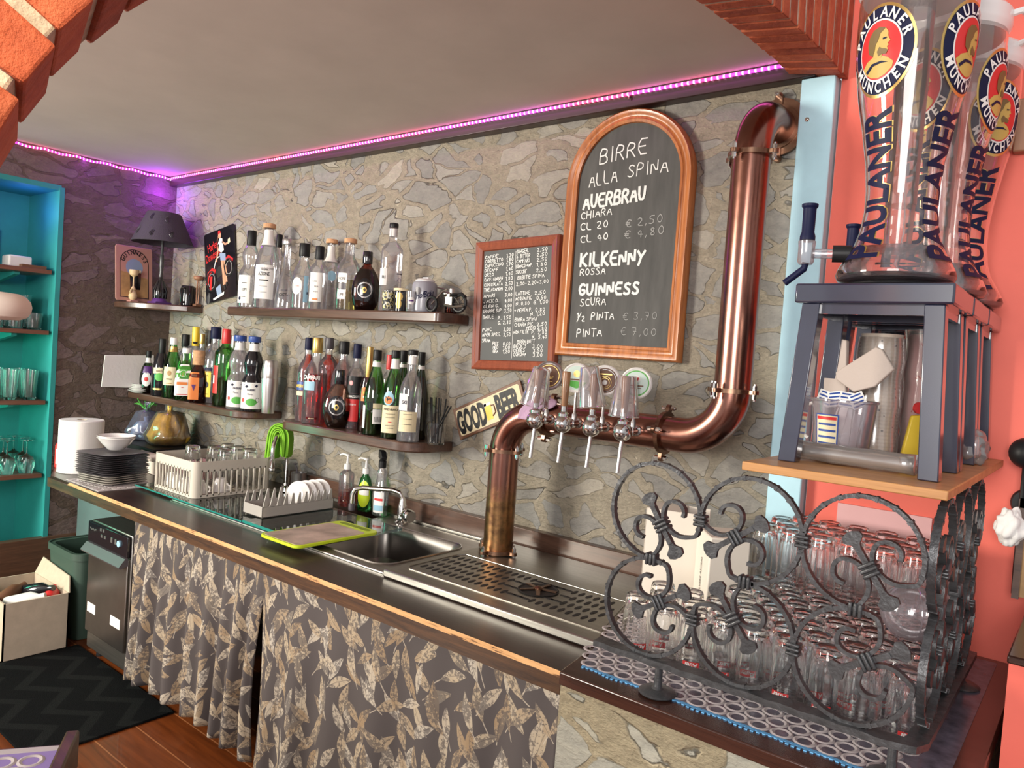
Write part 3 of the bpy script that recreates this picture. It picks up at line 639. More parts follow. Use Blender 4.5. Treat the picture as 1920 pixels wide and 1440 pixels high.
b = MB(); b.add([(-3.52, YF-0.0005, ZT-0.0085), (-0.893, YF-0.0005, ZT-0.0085), (-0.893, YF+0.0105, ZT+0.0006), (-3.52, YF+0.0105, ZT+0.0006), (-3.52, YF+0.012, ZT-0.012), (-0.893, YF+0.012, ZT-0.012)], [(0, 1, 2, 3), (0, 4, 5, 1), (3, 2, 5, 4)])
b.build('worn_strip', M['worn'], t, flat=True)['label'] = 'pale bare wood where the edge is worn'
t = thing('splashback', 'brown wooden board along the wall behind the sinks', 'splashback', (-2.0, -0.02, ZT))
b = MB(); b.bb(-2.98, -0.95, -0.035, -0.001, ZT, 0.797); b.build('board', M['shelfwood'], t, bevel=0.002)
b = MB(); b.bb(-2.96, -0.95, -0.052, -0.035, ZT, 0.728); b.build('steel_lip', M['steel'], t, bevel=0.002)
# sinks
def rrect(x0, x1, y0, y1, r, n=6):
    p = []
    for cx, cy, a in ((x1-r, y1-r, 0), (x0+r, y1-r, 90), (x0+r, y0+r, 180), (x1-r, y0+r, 270)):
        p += [(cx+r*cos(radians(a+90*i/n)), cy+r*sin(radians(a+90*i/n))) for i in range(n+1)]
    return p
def deck(b, outer, holes, z, m=0):
    """flat sheet x0,x1,y0,y1 with rounded holes in a row along x"""
    x0, x1, y0, y1 = outer; cuts = [x0]
    for h in holes: cuts += [h[0]-0.02, h[1]+0.02]
    cuts.append(x1)
    for i in range(0, len(cuts), 2): b.add([(cuts[i], y0, z), (cuts[i+1], y0, z), (cuts[i+1], y1, z), (cuts[i], y1, z)], [(0, 1, 2, 3)], m)
    for h in holes:
        a0, a1 = h[0]-0.02, h[1]+0.02; ring = rrect(h[0], h[1], h[2], h[3], h[4]); n = len(ring); cx, cy = (h[0]+h[1])/2, (h[2]+h[3])/2; out = []
        for p in ring:
            d = Vector((p[0]-cx, p[1]-cy)); kx = ((a1-cx) if d.x > 0 else (cx-a0))/max(abs(d.x), 1e-6); ky = ((y1-cy) if d.y > 0 else (cy-y0))/max(abs(d.y), 1e-6); k = min(kx, ky); out.append((cx+d.x*k, cy+d.y*k))
        vs = [(*p, z) for p in ring]+[(*p, z) for p in out]
        b.add(vs, [(i, (i+1) % n, n+(i+1) % n, n+i) for i in range(n)], m)
        for (ca, cb) in ((a0, y0), (a1, y0), (a0, y1), (a1, y1)):      # corners the fan leaves open
            best = sorted(range(n), key=lambda i: (out[i][0]-ca)**2+(out[i][1]-cb)**2)[:2]
            b.add([(*out[best[0]], z), (*out[best[1]], z), (ca, cb, z)], [(0, 1, 2)], m)
def basin(b, h, z, depth, m=0):
    prof = [(0, 0), (-0.006, -0.008), (-0.012, -0.03), (-0.018, -depth+0.03), (-0.04, -depth)]; rings = []
    for d, dz in prof: rings.append([(*p, z+dz) for p in rrect(h[0]-d, h[1]+d, h[2]-d, h[3]+d, max(0.01, h[4]+d*0.3))])
    n = len(rings[0]); vs = [p for r in rings for p in r]
    b.add(vs, [(i*n+j, (i+1)*n+j, (i+1)*n+(j+1) % n, i*n+(j+1) % n) for i in range(len(prof)-1) for j in range(n)]+[tuple((len(prof)-1)*n+j for j in range(n))], m)
t = thing('sink_unit', 'brushed steel double sink let into the dark counter', 'sink', (-2.3, -0.33, ZT))
H1 = (-2.86, -2.28, -0.555, -0.20, 0.05); H2 = (-2.165, -1.735, -0.555, -0.165, 0.06); ZS = ZT+0.004
b = MB(); deck(b, (SX0, SX1, SY1, SY0), [H1, H2], ZS)
b.bb(SX0, SX1, SY1, SY1+0.004, ZT-0.02, ZS); b.tube([(SX0, SY1+0.01, ZS), (SX1, SY1+0.01, ZS)], 0.004, 8); b.tube([(SX1-0.005, SY1+0.01, ZS), (SX1-0.005, SY0, ZS)], 0.004, 8)
b.build('rim', M['steel'], t)
for h in (H1, H2):
    b = MB(); basin(b, h, ZS, 0.15)
    r = [(*p, ZS+0.001) for p in rrect(h[0]-0.006, h[1]+0.006, h[2]-0.006, h[3]+0.006, h[4]+0.006)]; b.tube(r, 0.004, 6, closed=True)
    b.build('basin', M['steeldark'], t)
# drip tray
t = thing('drip_tray', 'steel drip tray with slotted grate and glass rinser under the beer taps', 'drip tray', (-1.3, -0.35, ZT))
ZD = ZT+0.024
b = MB(); b.prism([(SX1+0.002, SY1-0.008), (SX2-.002, SY1-0.008), (-0.990, -0.342), (-0.990, SY0), (SX1+0.002, SY0)], ZT+0.0005, ZD); b.build('tray_body', M['steel'], t, bevel=0.005)
b = MB(); r = [(*p, ZD+0.001) for p in [(SX1+.05, -.30), (SX1+.03, -.32), (SX1+.03, -.54), (SX1+.05, -.56), (-.935, -.56), (-1.005, -.32), (-1.005, -.30)]]; b.tube(r, 0.0016, 6, closed=True)
b.build('grate_rim', M['steel'], t)
b = MB()
for j in range(4):
    y = -0.345-j*0.052
    for i in range(30):
        x = -1.622+i*0.0245+j*0.004
        dx, dy = x+1.235, y+0.415
        if dx*dx+dy*dy < 0.062**2 or x > -0.945-(y+.60)*.29: continue
        near = dx*dx+dy*dy < 0.095**2
        w, h = (0.019, 0.006) if near else (0.0062, 0.018)
        b.prism([(x+w*cos(a)*(1 if abs(cos(a)) > 0.5 else 0.9), y+h*sin(a)) for a in [2*pi*k/10+0.3 for k in range(10)]], ZD+0.0002, ZD+0.0010)
b.build('slot', M['hole'], t, flat=True)['kind'] = 'stuff'
b = MB(); b.lathe([(0.0001, 0.0005), (0.058, 0.0005), (0.060, 0.003), (0.056, 0.004), (0.054, 0.002), (0.0001, 0.002)], 28, (-1.235, -0.415, ZD)); b.build('rinser_well', M['hole'], t)
b = MB()
for k in range(5):
    a = 2*pi*k/5+0.3; b.strap([(-1.235+0.012*cos(a), -0.415+0.012*sin(a), ZD+0.006), (-1.235+0.055*cos(a), -0.415+0.055*sin(a), ZD+0.005)], 0.011, 0.003, (0, 0, 1))
b.lathe([(0.013, 0.0), (0.013, 0.009), (0.006, 0.013), (0.0001, 0.014)], 16, (-1.235, -0.415, ZD)); b.build('rinser_star', M['bronze'], t)

# curtains under the counter
def curtain(x0, x1, zb, phase, amp0, amp1, y=-0.757, slitL=None, slitR=None, nf=9.0):
    b = MB(); nx, nz = 130, 34; b.uv = []; arc = 0.0
    cols = []
    for i in range(nx+1):
        s = i/nx
        cols.append(s)
    prevx = None; arcs = []
    for i in range(nx+1):
        s = cols[i]; x = x0+(x1-x0)*s
        yy = sin(phase+s*nf*2*pi+0.8*sin(s*7))*0.7+0.4*sin(s*nf*3.1+1)
        if prevx is not None: arc += sqrt((x-prevx[0])**2+((yy-prevx[1])*amp1*0.6)**2)
        prevx = (x, yy); arcs.append((arc, yy))
    for j in range(nz+1):
        v = j/nz
        for i in range(nx+1):
            s = cols[i]; zt = 0.672; zz = zb(s); z = zt+(zz-zt)*v; amp = amp0+(amp1-amp0)*v**0.8
            x = x0+(x1-x0)*s+0.012*sin(v*3+s*9)*v
            if slitR: x -= slitR*sin(pi*min(1, v*1.0)*0.9)*s**6
            if slitL: x += slitL*sin(pi*min(1, v*1.0)*0.9)*(1-s)**6
            b.v.append((x, y+arcs[i][1]*amp-0.018*sin(v*pi*0.5), z)); b.uv.append((arcs[i][0]+x0, z))
    for j in range(nz):
        for i in range(nx):
            a = j*(nx+1)+i; b.f.append((a, a+1, a+nx+2, a+nx+1)); b.m.append(0)
    return b
tag(curtain(-2.952, -2.045, lambda s: 0.045+0.03*sin(s*2.6)-0.02*s, 0.4, 0.004, 0.034, slitR=0.035).build('curtain', M['leaf'], sharp=180, solid=0.002),
    'brown leaf print curtain left of the gap, beside the dishwasher', 'curtain')
tag(curtain(-2.06, -0.90, lambda s: 0.02+0.01*sin(s*9), 2.1, 0.003, 0.022, slitL=0.02, nf=7, y=-0.768).build('curtain', M['leaf'], sharp=180, solid=0.002),
    'brown leaf print curtain right of the gap, reaching the stone counter base', 'curtain')

# return counter with its ringed mat
t = thing('side_counter', 'dark red wooden side counter holding the upturned beer glasses', 'counter', (-0.5, -0.45, 0.724))
ZR = 0.755
RC = [(-0.850, -0.862), (-0.118, -0.862), (-0.118, -0.002), (-0.985, -0.002), (-0.985, -0.34), (-0.873, -0.72)]
b = MB(); b.prism(RC, 0.727, ZR); b.build('top', M['redwood'], t, bevel=0.003)
t = thing('glass_mat', 'smoky plastic mat of pale rings lying under the beer glasses', 'mat', (-0.5, -0.45, ZR))
b = MB(); b.prism([(-0.835, -0.80), (-0.30, -0.80), (-0.16, -0.78), (-0.16, -0.03), (-0.975, -0.03), (-0.970, -0.335), (-0.868, -0.70)], ZR+0.0003, ZR+0.0015); b.build('film', M['matdark'], t, flat=True)
def rings(b, x0, x1, y0, y1, z, r=0.0205, keep=None, skew=0.0):
    dy = r*1.78; j = 0; y = y0+r
    while y < y1-r*0.5:
        x = x0+r+(r if j % 2 else 0)
        while x < x1-r*0.5:
            if keep is None or keep(x, y):
                n = 18; vs = []
                for k in range(n):
                    a = 2*pi*k/n
                    for q, zz in ((r*1.02, z), (r*0.60, z), (r*0.82, z+0.0015)): vs.append((x+q*cos(a), y+q*sin(a), zz))
                fs = []
                for k in range(n):
                    o, p = 3*k, 3*((k+1) % n); fs += [(o, p, p+2, o+2), (o+2, p+2, p+1, o+1)]
                b.add(vs, fs)
            x += 2*r
        y += dy; j += 1
b = MB(); rings(b, -0.97, -0.16, -0.80, -0.10, ZR+0.0016, keep=lambda x, y: x > -0.852-(y+0.80)*0.25 and (y < -0.55 or x < -0.75) and x < -0.215)
b.build('ring', M['ringplastic'], t)['kind'] = 'stuff'
b = MB()
for i in range(64):
    x = -0.83+i*0.0105; b.bb(x, x+0.006, -0.811+0.004*sin(i*.7), -0.800, ZR+0.0002, ZR+0.0022)
b.bb(-0.832, -0.16, -0.805, -0.798, ZR+0.0002, ZR+0.0018); b.build('cut_edge', M['ringblue'], t)['label'] = 'bright blue cut edge'
# ------------------------------------------------------------------ copper beer pipe
PY = -0.19
t = thing('beer_pipe', 'big antique copper pipe bending from the counter up along the stone wall', 'beer pipe', (-1.575, PY, ZD))
def bend(c, r, a, d0, d1, n=12): return [Vector(c)+Vector(d0)*(r*cos(a*i/n))+Vector(d1)*(r*sin(a*i/n)) for i in range(n+1)]
PR = 0.050; CIRC = [(PR*cos(2*pi*k/36), PR*sin(2*pi*k/36)) for k in range(36)]
def pipe(pts, name): MB().sweep(pts, CIRC).build(name, M['copper'], t)
pipe([(-1.575, PY, ZD+0.001), (-1.575, PY, 1.085)], 'upright')
pipe(bend((-1.445, PY, 1.085), 0.13, pi/2, (-1, 0, 0), (0, 0, 1))+[(-1.42, PY, 1.215)], 'elbow')
pipe([(-1.42, PY, 1.215), (-0.985, PY, 1.215)], 'crossbar')
pipe([(-0.985, PY, 1.215)]+bend((-0.935, PY, 1.350), 0.135, pi/2, (0, 0, -1), (1, 0, 0)), 'elbow')
pipe([(-0.80, PY, 1.350), (-0.80, PY, 1.985)], 'upright')
pipe(bend((-0.80, PY+0.125, 1.985), 0.125, pi/2, (0, -1, 0), (0, 0, 1))+[(-0.80, -0.002, 2.11)], 'elbow')
def flange(o, n, ears=4, rot=0.4, big=0.072, th=0.012):
    n = Vector(n); u = n.orthogonal().normalized(); v = n.cross(u); Mx = Matrix(((u.x, v.x, n.x, o[0]), (u.y, v.y, n.y, o[1]), (u.z, v.z, n.z, o[2]), (0, 0, 0, 1)))
    b = MB(); b.lathe([(PR-0.004, -th*0.5), (PR+0.012, -th*0.5), (PR+0.012, th*0.5), (PR-0.004, th*0.5)], 32, m=0, M=Mx, cap=False)
    for k in range(ears):
        a = rot+2*pi*k/ears; c, s = cos(a), sin(a)
        p = []
        for i in range(9):
            q = a-pi/2+pi*i/8; p.append((big*c+0.011*cos(q), big*s+0.011*sin(q)))
        p += [((PR+0.006)*cos(a+0.2), (PR+0.006)*sin(a+0.2)), ((PR+0.006)*cos(a-0.2), (PR+0.006)*sin(a-0.2))]
        b.prism(p, -th*0.42, th*0.42, 0, Mx)
    f = b.build('flange', M['bronze'], t)
    for k in range(ears):
        b = MB(); a = rot+2*pi*k/ears
        for s1, s2 in ((0.4, 1.5), (-1.5, -0.4)):
            b.lathe([(0.0065, th*s1), (0.0065, th*s2)], 6, (big*cos(a), big*sin(a), 0), M=Mx)
        b.lathe([(0.0035, -th*1.9), (0.0035, th*1.9)], 8, (big*cos(a), big*sin(a), 0), M=Mx); b.build('bolt', M['chrome'], f)
flange((-1.575, PY, ZD+0.010), (0, 0, 1), 4, 0.75); flange((-1.575, PY, 1.088), (0, 0, 1), 4, 0.5); flange((-1.40, PY, 1.215), (1, 0, 0), 4, 0.5, 0.070, 0.016)
flange((-0.99, PY, 1.215), (1, 0, 0), 4, 0.6); flange((-0.80, PY, 1.352), (0, 0, 1), 4, 0.5); flange((-0.80, PY, 1.985), (0, 0, 1), 4, 0.5); flange((-0.80, -0.012, 2.11), (0, 1, 0), 4, 0.75, 0.088, 0.018)
b = MB(); b.lathe([(PR-.004, -.006), (.080, -.006), (.082, -.003), (.082, .005), (PR-.004, .005)], 40, M=frame((-0.80, -0.012, 2.11), (1, 0, 0), (0, 0, 1)), cap=False); b.build('wall_plate', M['bronze'], t)

# four beer taps
def med_face(par, Mx, k):
    b = MB(); b.lathe([(0.0001, -0.006), (0.036, -0.006), (0.039, -0.003), (0.039, 0.003), (0.036, 0.006), (0.033, 0.0045), (0.0001, 0.0045)], 36, M=Mx); b.build('badge', M['ceramic' if k else 'silver'], par)
    b = MB(); z = 0.0050
    cols = [(0, 1, 0), (2, 3, 2), (0, 4, 0), (5, 3, 5)][k]
    for i, (r, c) in enumerate(((0.0315, cols[0]), (0.0285, cols[1]), (0.0272, cols[2] if k != 3 else 3))): b.prism([(r*cos(a), r*sin(a)) for a in [2*pi*q/36 for q in range(36)]], z-0.001+i*0.0003, z+i*0.0003, c, Mx)
    zz = z+0.0012
    if k == 0:
        b.prism([(0.006*cos(a), 0.014+0.008*sin(a)) for a in [2*pi*q/14 for q in range(14)]], zz-0.0003, zz, 6, Mx); put_text(b, 'Auer', 0.0, -0.008, 0.013, Mx, 1, 0.02, z=zz); b.box((0, -0.015, zz), (0.022, 0.002, 0.0004), 1, Mx)
    elif k == 1:
        b.prism([(-0.026, -0.006), (0.026, -0.010), (0.018, -0.021), (0, -0.027), (-0.018, -0.021)], zz-0.0003, zz, 7, Mx); b.prism([(0.009*cos(a), 0.011+0.009*sin(a)) for a in [2*pi*q/14 for q in range(14)]], zz-0.0003, zz, 1, Mx); b.box((0, -0.004, zz), (0.034, 0.004, 0.0006), 0, Mx)
    elif k == 2:
        for r in (0.016, 0.0115): b.tube([(r*cos(a), -0.005+r*sin(a), zz) for a in [2*pi*q/22 for q in range(22)]], 0.0008, 5, 1, True, Mx)
        b.prism([(0.006*cos(a), -0.005+0.006*sin(a)) for a in [2*pi*q/14 for q in range(14)]], zz-0.0003, zz, 6, Mx); b.box((0, 0.016, zz), (0.034, 0.003, 0.0006), 1, Mx)
    else:
        b.prism([(0.010*cos(a), 0.010+0.010*sin(a)) for a in [2*pi*q/14 for q in range(14)]], zz-0.0003, zz, 6, Mx); b.prism([(0, 0.003), (0.007, 0.011), (0.004, 0.015), (0, 0.012), (-0.004, 0.015), (-0.007, 0.011)], zz, zz+0.0004, 8, Mx); b.box((0, -0.006, zz), (0.036, 0.0035, 0.0006), 0, Mx); b.box((0, -0.012, zz), (0.026, 0.002, 0.0006), 0, Mx)
    b.build('badge_print', [M['brownprint'], M['gold'], M['mint'], M['mint'], M['blackgloss'], M['green'], M['white'], M['green'], M['red']], par, flat=True)
TAPX = (-1.360, -1.257, -1.158, -1.055)
for k, x in enumerate(TAPX):
    t = thing('beer_tap', ['beer tap on the copper pipe under the dark brown badge, nearest the lilac cloth', 'beer tap with bare wooden handle under the pale badge second along the pipe', 'beer tap on the copper pipe with the black ringed badge', 'beer tap nearest the right elbow with green rimmed badge'][k], 'beer tap', (x, -0.24, 1.215), group='beer taps on the copper pipe')
    Y0 = PY-PR
    b = MB(); b.lathe([(0.0155, 0.0), (0.0155, 0.010), (0.011, 0.014), (0.011, 0.030), (0.014, 0.034), (0.014, 0.048), (0.010, 0.052), (0.010, 0.075)], 20, M=frame((x, Y0+0.006, 1.215), (1, 0, 0), (0, 0, 1))); b.build('shank', M['chrome'], t)
    yb = Y0-0.080
    b = MB(); b.sphere((x, yb, 1.215), 0.0275, seg=24); b.lathe([(0.017, 0.022), (0.017, 0.030), (0.009, 0.036), (0.009, 0.052)], 16, (x, yb, 1.215)); b.build('valve_ball', M['chrome'], t)
    b = MB(); b.tube([(x, yb, 1.190), (x, yb-0.004, 1.168), (x-0.001, yb-0.010, 1.10)], 0.0058, 12); b.build('spout', M['silver'], t)
    b = MB(); b.lathe([(0.0085, 0.050), (0.0095, 0.056), (0.0115, 0.10), (0.0130, 0.150), (0.0115, 0.155), (0.0001, 0.156)], 18, (x, yb, 1.215)); b.build('handle', M['handlewood'], t)
    xm = x+0.004; ym = Y0-0.030
    b = MB(); b.lathe([(0.008, 0.0), (0.008, 0.02), (0.0042, 0.026), (0.0042, 0.10)], 12, (xm, ym, 1.222)); b.build('badge_stem', M['silver'], t)
    med_face(t, frame((xm, ym, 1.352), (0.90, 0.42, 0), (0, 0, 1)) @ Matrix.Scale(1.16, 4), k)
# plastic cups hung over the tap handles
def cup(b, o, tilt, H=0.115, R0=0.027, R1=0.043):
    b.lathe([(0.0001, H), (R0*0.92, H), (R0, H-0.004), (R0+0.004, H*0.72), (R0+0.0055, H*0.70), (R1-0.001, 0.004), (R1+0.0015, 0.002), (R1+0.0015, 0.0)], 28, M=Matrix.Translation(o) @ Euler(tilt).to_matrix().to_4x4(), cap=False)
for x, dz, tl, lab in ((TAPX[0]-0.010, 0.046, (0.05, 0.22, 0), 'clear plastic cup upside down on the leftmost tap handle'), (TAPX[2]-0.003, 0.060, (0.10, -0.10, 0), 'clear plastic cup upside down on the handle before the black badge'), (TAPX[3], 0.042, (0, 0.02, 0), 'clear plastic cup upside down on the tap handle nearest the elbow')):
    b = MB(); cup(b, (x, PY-PR-0.080, 1.215+dz), tl); tag(b.build('plastic_cup', M['plastic']), lab, 'cup', 'cups on the tap handles')
# lilac cloth at the end of the pipe
b = MB(); n, m = 16, 26; vs = []
for j in range(m+1):
    a = -1.15+2.75*j/m
    for i in range(n+1):
        s = i/n; r = PR+0.0055+0.004*abs(sin(s*5+a*1.5))+0.008*max(0, abs(a-0.4)-0.9)
        vs.append((-1.470+0.105*s*(0.75+0.25*sin(a*2.3))+0.012*sin(a*3), PY-r*sin(a), 1.215+r*cos(a) if abs(a) < 1.3 else 1.215+r*cos(a)*0.6-0.03*(abs(a)-1.3)))
b.add(vs, [(j*(n+1)+i, j*(n+1)+i+1, (j+1)*(n+1)+i+1, (j+1)*(n+1)+i) for j in range(m) for i in range(n)])
tag(b.build('cloth', M['lilac'], sharp=180, solid=0.003), 'lilac cloth draped over the left end of the copper pipe', 'cloth')

# ------------------------------------------------------------------ chalkboards
def pz(zx, zy, y=-0.036): return P(1030+zx/2.77, 180+zy/2.77, y=y)
t = thing('chalkboard', 'tall arched chalkboard in an orange wood frame listing draught beers', 'chalkboard', (-1.278, -0.02, 1.42))
cx, zb_, hw, zs = -1.278, 1.420, 0.234, 1.995
def archpts(d, n=28):
    p = [(cx-hw+d, zb_+d), (cx+hw-d, zb_+d)]
    p += [(cx+(hw-d)*cos(pi*i/n), zs+(hw-d)*sin(pi*i/n)) for i in range(n+1)]; return p
A4 = Matrix(((1, 0, 0, 0), (0, 0, -1, 0), (0, 1, 0, 0), (0, 0, 0, 1)))       # flat x,y -> x,z facing the room
b = MB(); b.prism(archpts(0.040), 0.012, 0.022, 0, A4); b.build('slate', M['slate'], t, flat=True)
b = MB(); prof = [(0.0, 0.004), (0.0, 0.030), (0.006, 0.036), (0.016, 0.034), (0.020, 0.030), (0.030, 0.030), (0.034, 0.034), (0.043, 0.030), (0.045, 0.018)]
rings_ = [archpts(d) for d, h in prof]; n = len(rings_[0]); vs = [(*p, prof[i][1]) for i, r in enumerate(rings_) for p in r]
b.add(vs, [(i*n+j, i*n+(j+1) % n, (i+1)*n+(j+1) % n, (i+1)*n+j) for i in range(len(prof)-1) for j in range(n)], 0, A4); b.build('frame', M['orangewood'], t, sharp=50)
b = MB(); b.tube([(cx+0.012*cos(a), -0.02, 2.240+0.012*sin(a)) for a in [2*pi*i/16 for i in range(16)]], 0.0022, 6, closed=True); b.tube([(cx, -0.02, 2.25), (cx, -0.052, 2.262), (cx, -0.055, 2.25)], 0.003, 6); b.build('hanger', M['chrome'], t)
def wline(s, zx0, zy0, zx1, zy1, hz, w=0.0032, m=0):
    p, q = pz(zx0, zy0), pz(zx1, zy1); dep = (p-CAM).dot(M_F); h = hz/2.77*dep/FPX*0.97
    b = MB(); chalk(b, s, p.x, p.z, h, w, q.x-p.x, M=A4, rise=(q.z-p.z)/(q.x-p.x), z=0.0226); return b.build('chalk_price' if m else 'chalk_word', M['chalkdim' if m else 'chalk'], t, flat=True)
b = MB()
for a in (('BIRRE', 250, 350, 512, 283, 78, .0042), ('ALLA', 195, 470, 350, 432, 68, .0036), ('SPINA', 395, 418, 618, 383, 68, .0036), ('AUERBRAU', 165, 583, 497, 530, 72, .0085), ('CHIARA', 153, 638, 320, 608, 38), ('CL 20', 150, 695, 303, 676, 38), ('CL 40', 150, 760, 303, 738, 38),
          ('KILKENNY', 150, 882, 495, 865, 68, .0085), ('ROSSA', 148, 930, 286, 920, 36), ('GUINNESS', 142, 1032, 465, 1025, 60, .0085), ('SCURA', 148, 1090, 288, 1080, 40), ('1', 131, 1150, 142, 1148, 28), ('/', 132, 1168, 165, 1155, 44), ('2', 155, 1168, 178, 1166, 28), ('PINTA', 205, 1160, 330, 1156, 38), ('PINTA', 130, 1250, 268, 1243, 42)): wline(*a)
for a in (('e 2,50', 385, 678, 590, 648, 44, .0026), ('e 4,80', 378, 738, 598, 710, 44, .0026), ('e 3,70', 370, 1162, 560, 1156, 42, .0018), ('e 7,00', 358, 1240, 556, 1246, 42, .0018)): wline(*a, m=1)['label'] = 'faint half rubbed chalk price'
# small price board
t = thing('chalkboard', 'small chalk price list in a cherry red frame beside the arched board', 'chalkboard', (-1.715, -0.012, 1.595))
MS = frame((-1.715, -0.004, 1.592), (1, 0, 0.040), (-0.04, 0, 1))
b = MB(); w, h = 0.385, 0.478
def rr(d): return [(-w/2+d, -h/2+d), (w/2-d, -h/2+d), (w/2-d, h/2-d), (-w/2+d, h/2-d)]
prof = [(0.0, 0.0), (0.0, 0.020), (0.006, 0.026), (0.014, 0.022), (0.020, 0.024), (0.032, 0.018), (0.036, 0.010)]
vs = [(*p, hh) for d, hh in prof for p in rr(d)]
b.add(vs, [(i*4+j, i*4+(j+1) % 4, (i+1)*4+(j+1) % 4, (i+1)*4+j) for i in range(len(prof)-1) for j in range(4)], 0, MS); b.build('frame', M['cherry'], t, sharp=25)
b = MB(); b.bb(-w/2+0.03, w/2-0.03, -h/2+0.03, h/2-0.03, 0.004, 0.0115, 0, MS); b.build('slate', M['slatedark'], t, flat=True)
b = MB(); X0, X1, Y1, SH = -0.150, 0.156, 0.198, 0.400
def srow(s, a, bx, yy, hh=0.0125):
    b = MB(); chalk(b, s, X0+a*0.306, Y1-(yy-245)/970*SH, hh*0.95, 0.0022, (bx-a)*0.306, M=MS, z=0.0120, rise=0.03); b.build('chalk_word', M['chalk'], t, flat=True)
for s, p, y in (("CAFFE'", '1,30', 300), ('CORRETTO', '1,80', 338), ('CAPUCCINO', '1,70', 378), ('DECAFF', '1,40', 420), ('ORZO', '1,40', 462), ('CAFF. GINSEN', '1,80', 506), ('CIOCCOLATA', '2,50', 552), ('THE /CAMOM', '2,00', 598), ('AMARI', '3,00', 652), ('JACK D.', '4,00', 702), ('GLEN G.', '4,00', 748), ('GRAPPE SUP', '3,50', 792), ('PUNC', '3,00', 960), ('APER SPRIZ', '3,50', 1006)):
    srow(s, 0.0, min(0.30, 0.034*len(s)+0.02), y); srow(p, 0.335, 0.455, y, 0.014)
for s, a, c, y in (('BAULE', 0.0, 0.18, 846), ('P. 1,50', 0.24, 0.455, 856), ('G. 2,80', 0.24, 0.455, 898), ('SPUMA', 0.0, 0.14, 1058), ('PICC', 0.17, 0.27, 1085), ('0,60', 0.335, 0.455, 1085), ('MED', 0.18, 0.27, 1120), ('1,00', 0.335, 0.455, 1120), ('GRA', 0.18, 0.27, 1155), ('1,20', 0.335, 0.455, 1155),
                   ('GINGER.', 0.49, 0.68, 275), ('2,50', 0.79, 0.955, 275), ('S. BITTER', 0.49, 0.70, 318), ('2,50', 0.79, 0.955, 318), ('CAMPARI', 0.49, 0.70, 360), ('2,50', 0.79, 0.955, 360), ('BIANCO +AP.', 0.49, 0.74, 405), ('1,80', 0.79, 0.955, 402), ("SUCCHI'", 0.49, 0.66, 455), ('2,50', 0.79, 0.955, 450), ('BIBITE SPINA', 0.52, 0.92, 505), ('2,00-2,20-3,00', 0.50, 0.985, 560),
                   ('LATTINE', 0.50, 0.72, 645), ('2,50', 0.78, 0.95, 645), ('ACQUA PIC', 0.50, 0.75, 690), ('0,50', 0.81, 0.96, 690), ('N. 0,80', 0.51, 0.72, 735), ('G. 1,00', 0.77, 0.99, 728), ('+ MENTA P.', 0.49, 0.76, 792), ('0,80', 0.80, 0.95, 792), ('N. 1,20', 0.73, 0.95, 828), ('BIRRA SPINA', 0.50, 0.84, 875), ('CHIARA PIC', 0.50, 0.78, 920), ('2,50', 0.83, 0.985, 916), ('MEDIO', 0.68, 0.82, 950), ('4,80', 0.84, 0.985, 955), ('NON FILTR', 0.49, 0.72, 985), ('P.', 0.76, 0.81, 985), ('2,80', 0.85, 0.99, 988), ('N.', 0.77, 0.82, 1024), ('5,40', 0.86, 0.99, 1026), ('BIRRA BOTT', 0.55, 0.82, 1068), ("BECK'S", 0.50, 0.70, 1108), ('3,00', 0.78, 0.94, 1108), ('CERES', 0.50, 0.68, 1145), ('3,50', 0.79, 0.94, 1145), ('CORONA', 0.50, 0.70, 1180), ('3,00', 0.79, 0.94, 1182)): srow(s, a, c, y, 0.0135)
b = MB(); b.box((X0+0.475*0.306, 0, 0.0118), (0.0014, 0.39, 0.0006), 0, MS); b.build('chalk_line', M['chalk'], t, flat=True)

# ------------------------------------------------------------------ signs
t = thing('tin_sign', 'tilted cream tin sign reading GOOD BEER with a mug between the words', 'sign', (-1.806, -0.012, 1.195))
MG = frame((-1.806, -0.006, 1.195), (0.914, 0, 0.406), (-0.406, 0, 0.914))
b = MB(); b.bb(-0.175, 0.175, -0.062, 0.062, 0, 0.005, 0, MG); b.build('border', M['brownprint'], t, bevel=0.002)['label'] = 'rusty brown border'
b = MB(); b.prism(rrect(-0.163, 0.163, -0.051, 0.051, 0.01), 0.005, 0.0056, 0, MG); b.build('face', M['cream'], t, flat=True)
b = MB(); put_text(b, 'GOOD', -0.090, -0.041, 0.118, MG, 0, 0.05, 0.40, 0.0066); put_text(b, 'BEER', 0.092, -0.041, 0.118, MG, 0, 0.05, 0.43, 0.0066); b.build('lettering', M['black'], t, flat=True)
b = MB(); b.prism([(-0.016, -0.034), (0.014, -0.034), (0.016, 0.022), (-0.018, 0.022)], 0.0057, 0.0062, 0, MG); b.prism([(0.008*cos(a)-0.001+0.012*(i % 3-1), 0.026+0.008*sin(a)) for i in range(1) for a in [2*pi*q/12 for q in range(12)]], 0.0057, 0.0064, 1, MG); b.bb(-0.018, 0.017, 0.020, 0.030, 0.0057, 0.0064, 1, MG)
b.tube([(0.016, 0.016, 0.006), (0.030, 0.014, 0.006), (0.031, -0.014, 0.006), (0.015, -0.024, 0.006)], 0.003, 6, 2, M=MG); b.build('printed_mug', [M['yellow'], M['white'], M['brownprint']], t, flat=True)
t = thing('tin_sign', 'black tin sign with a woman beside a red motorcycle, above the top shelf', 'sign', (-3.735, -0.012, 1.78))
MP = frame((-3.735, -0.008, 1.780), (0.985, 0, 0.165), (-0.18, 0, 1.0))
b = MB(); b.prism(rrect(-0.148, 0.148, -0.190, 0.190, 0.012), 0, 0.003, 0, MP); b.build('face', M['blackgloss'], t, flat=True)
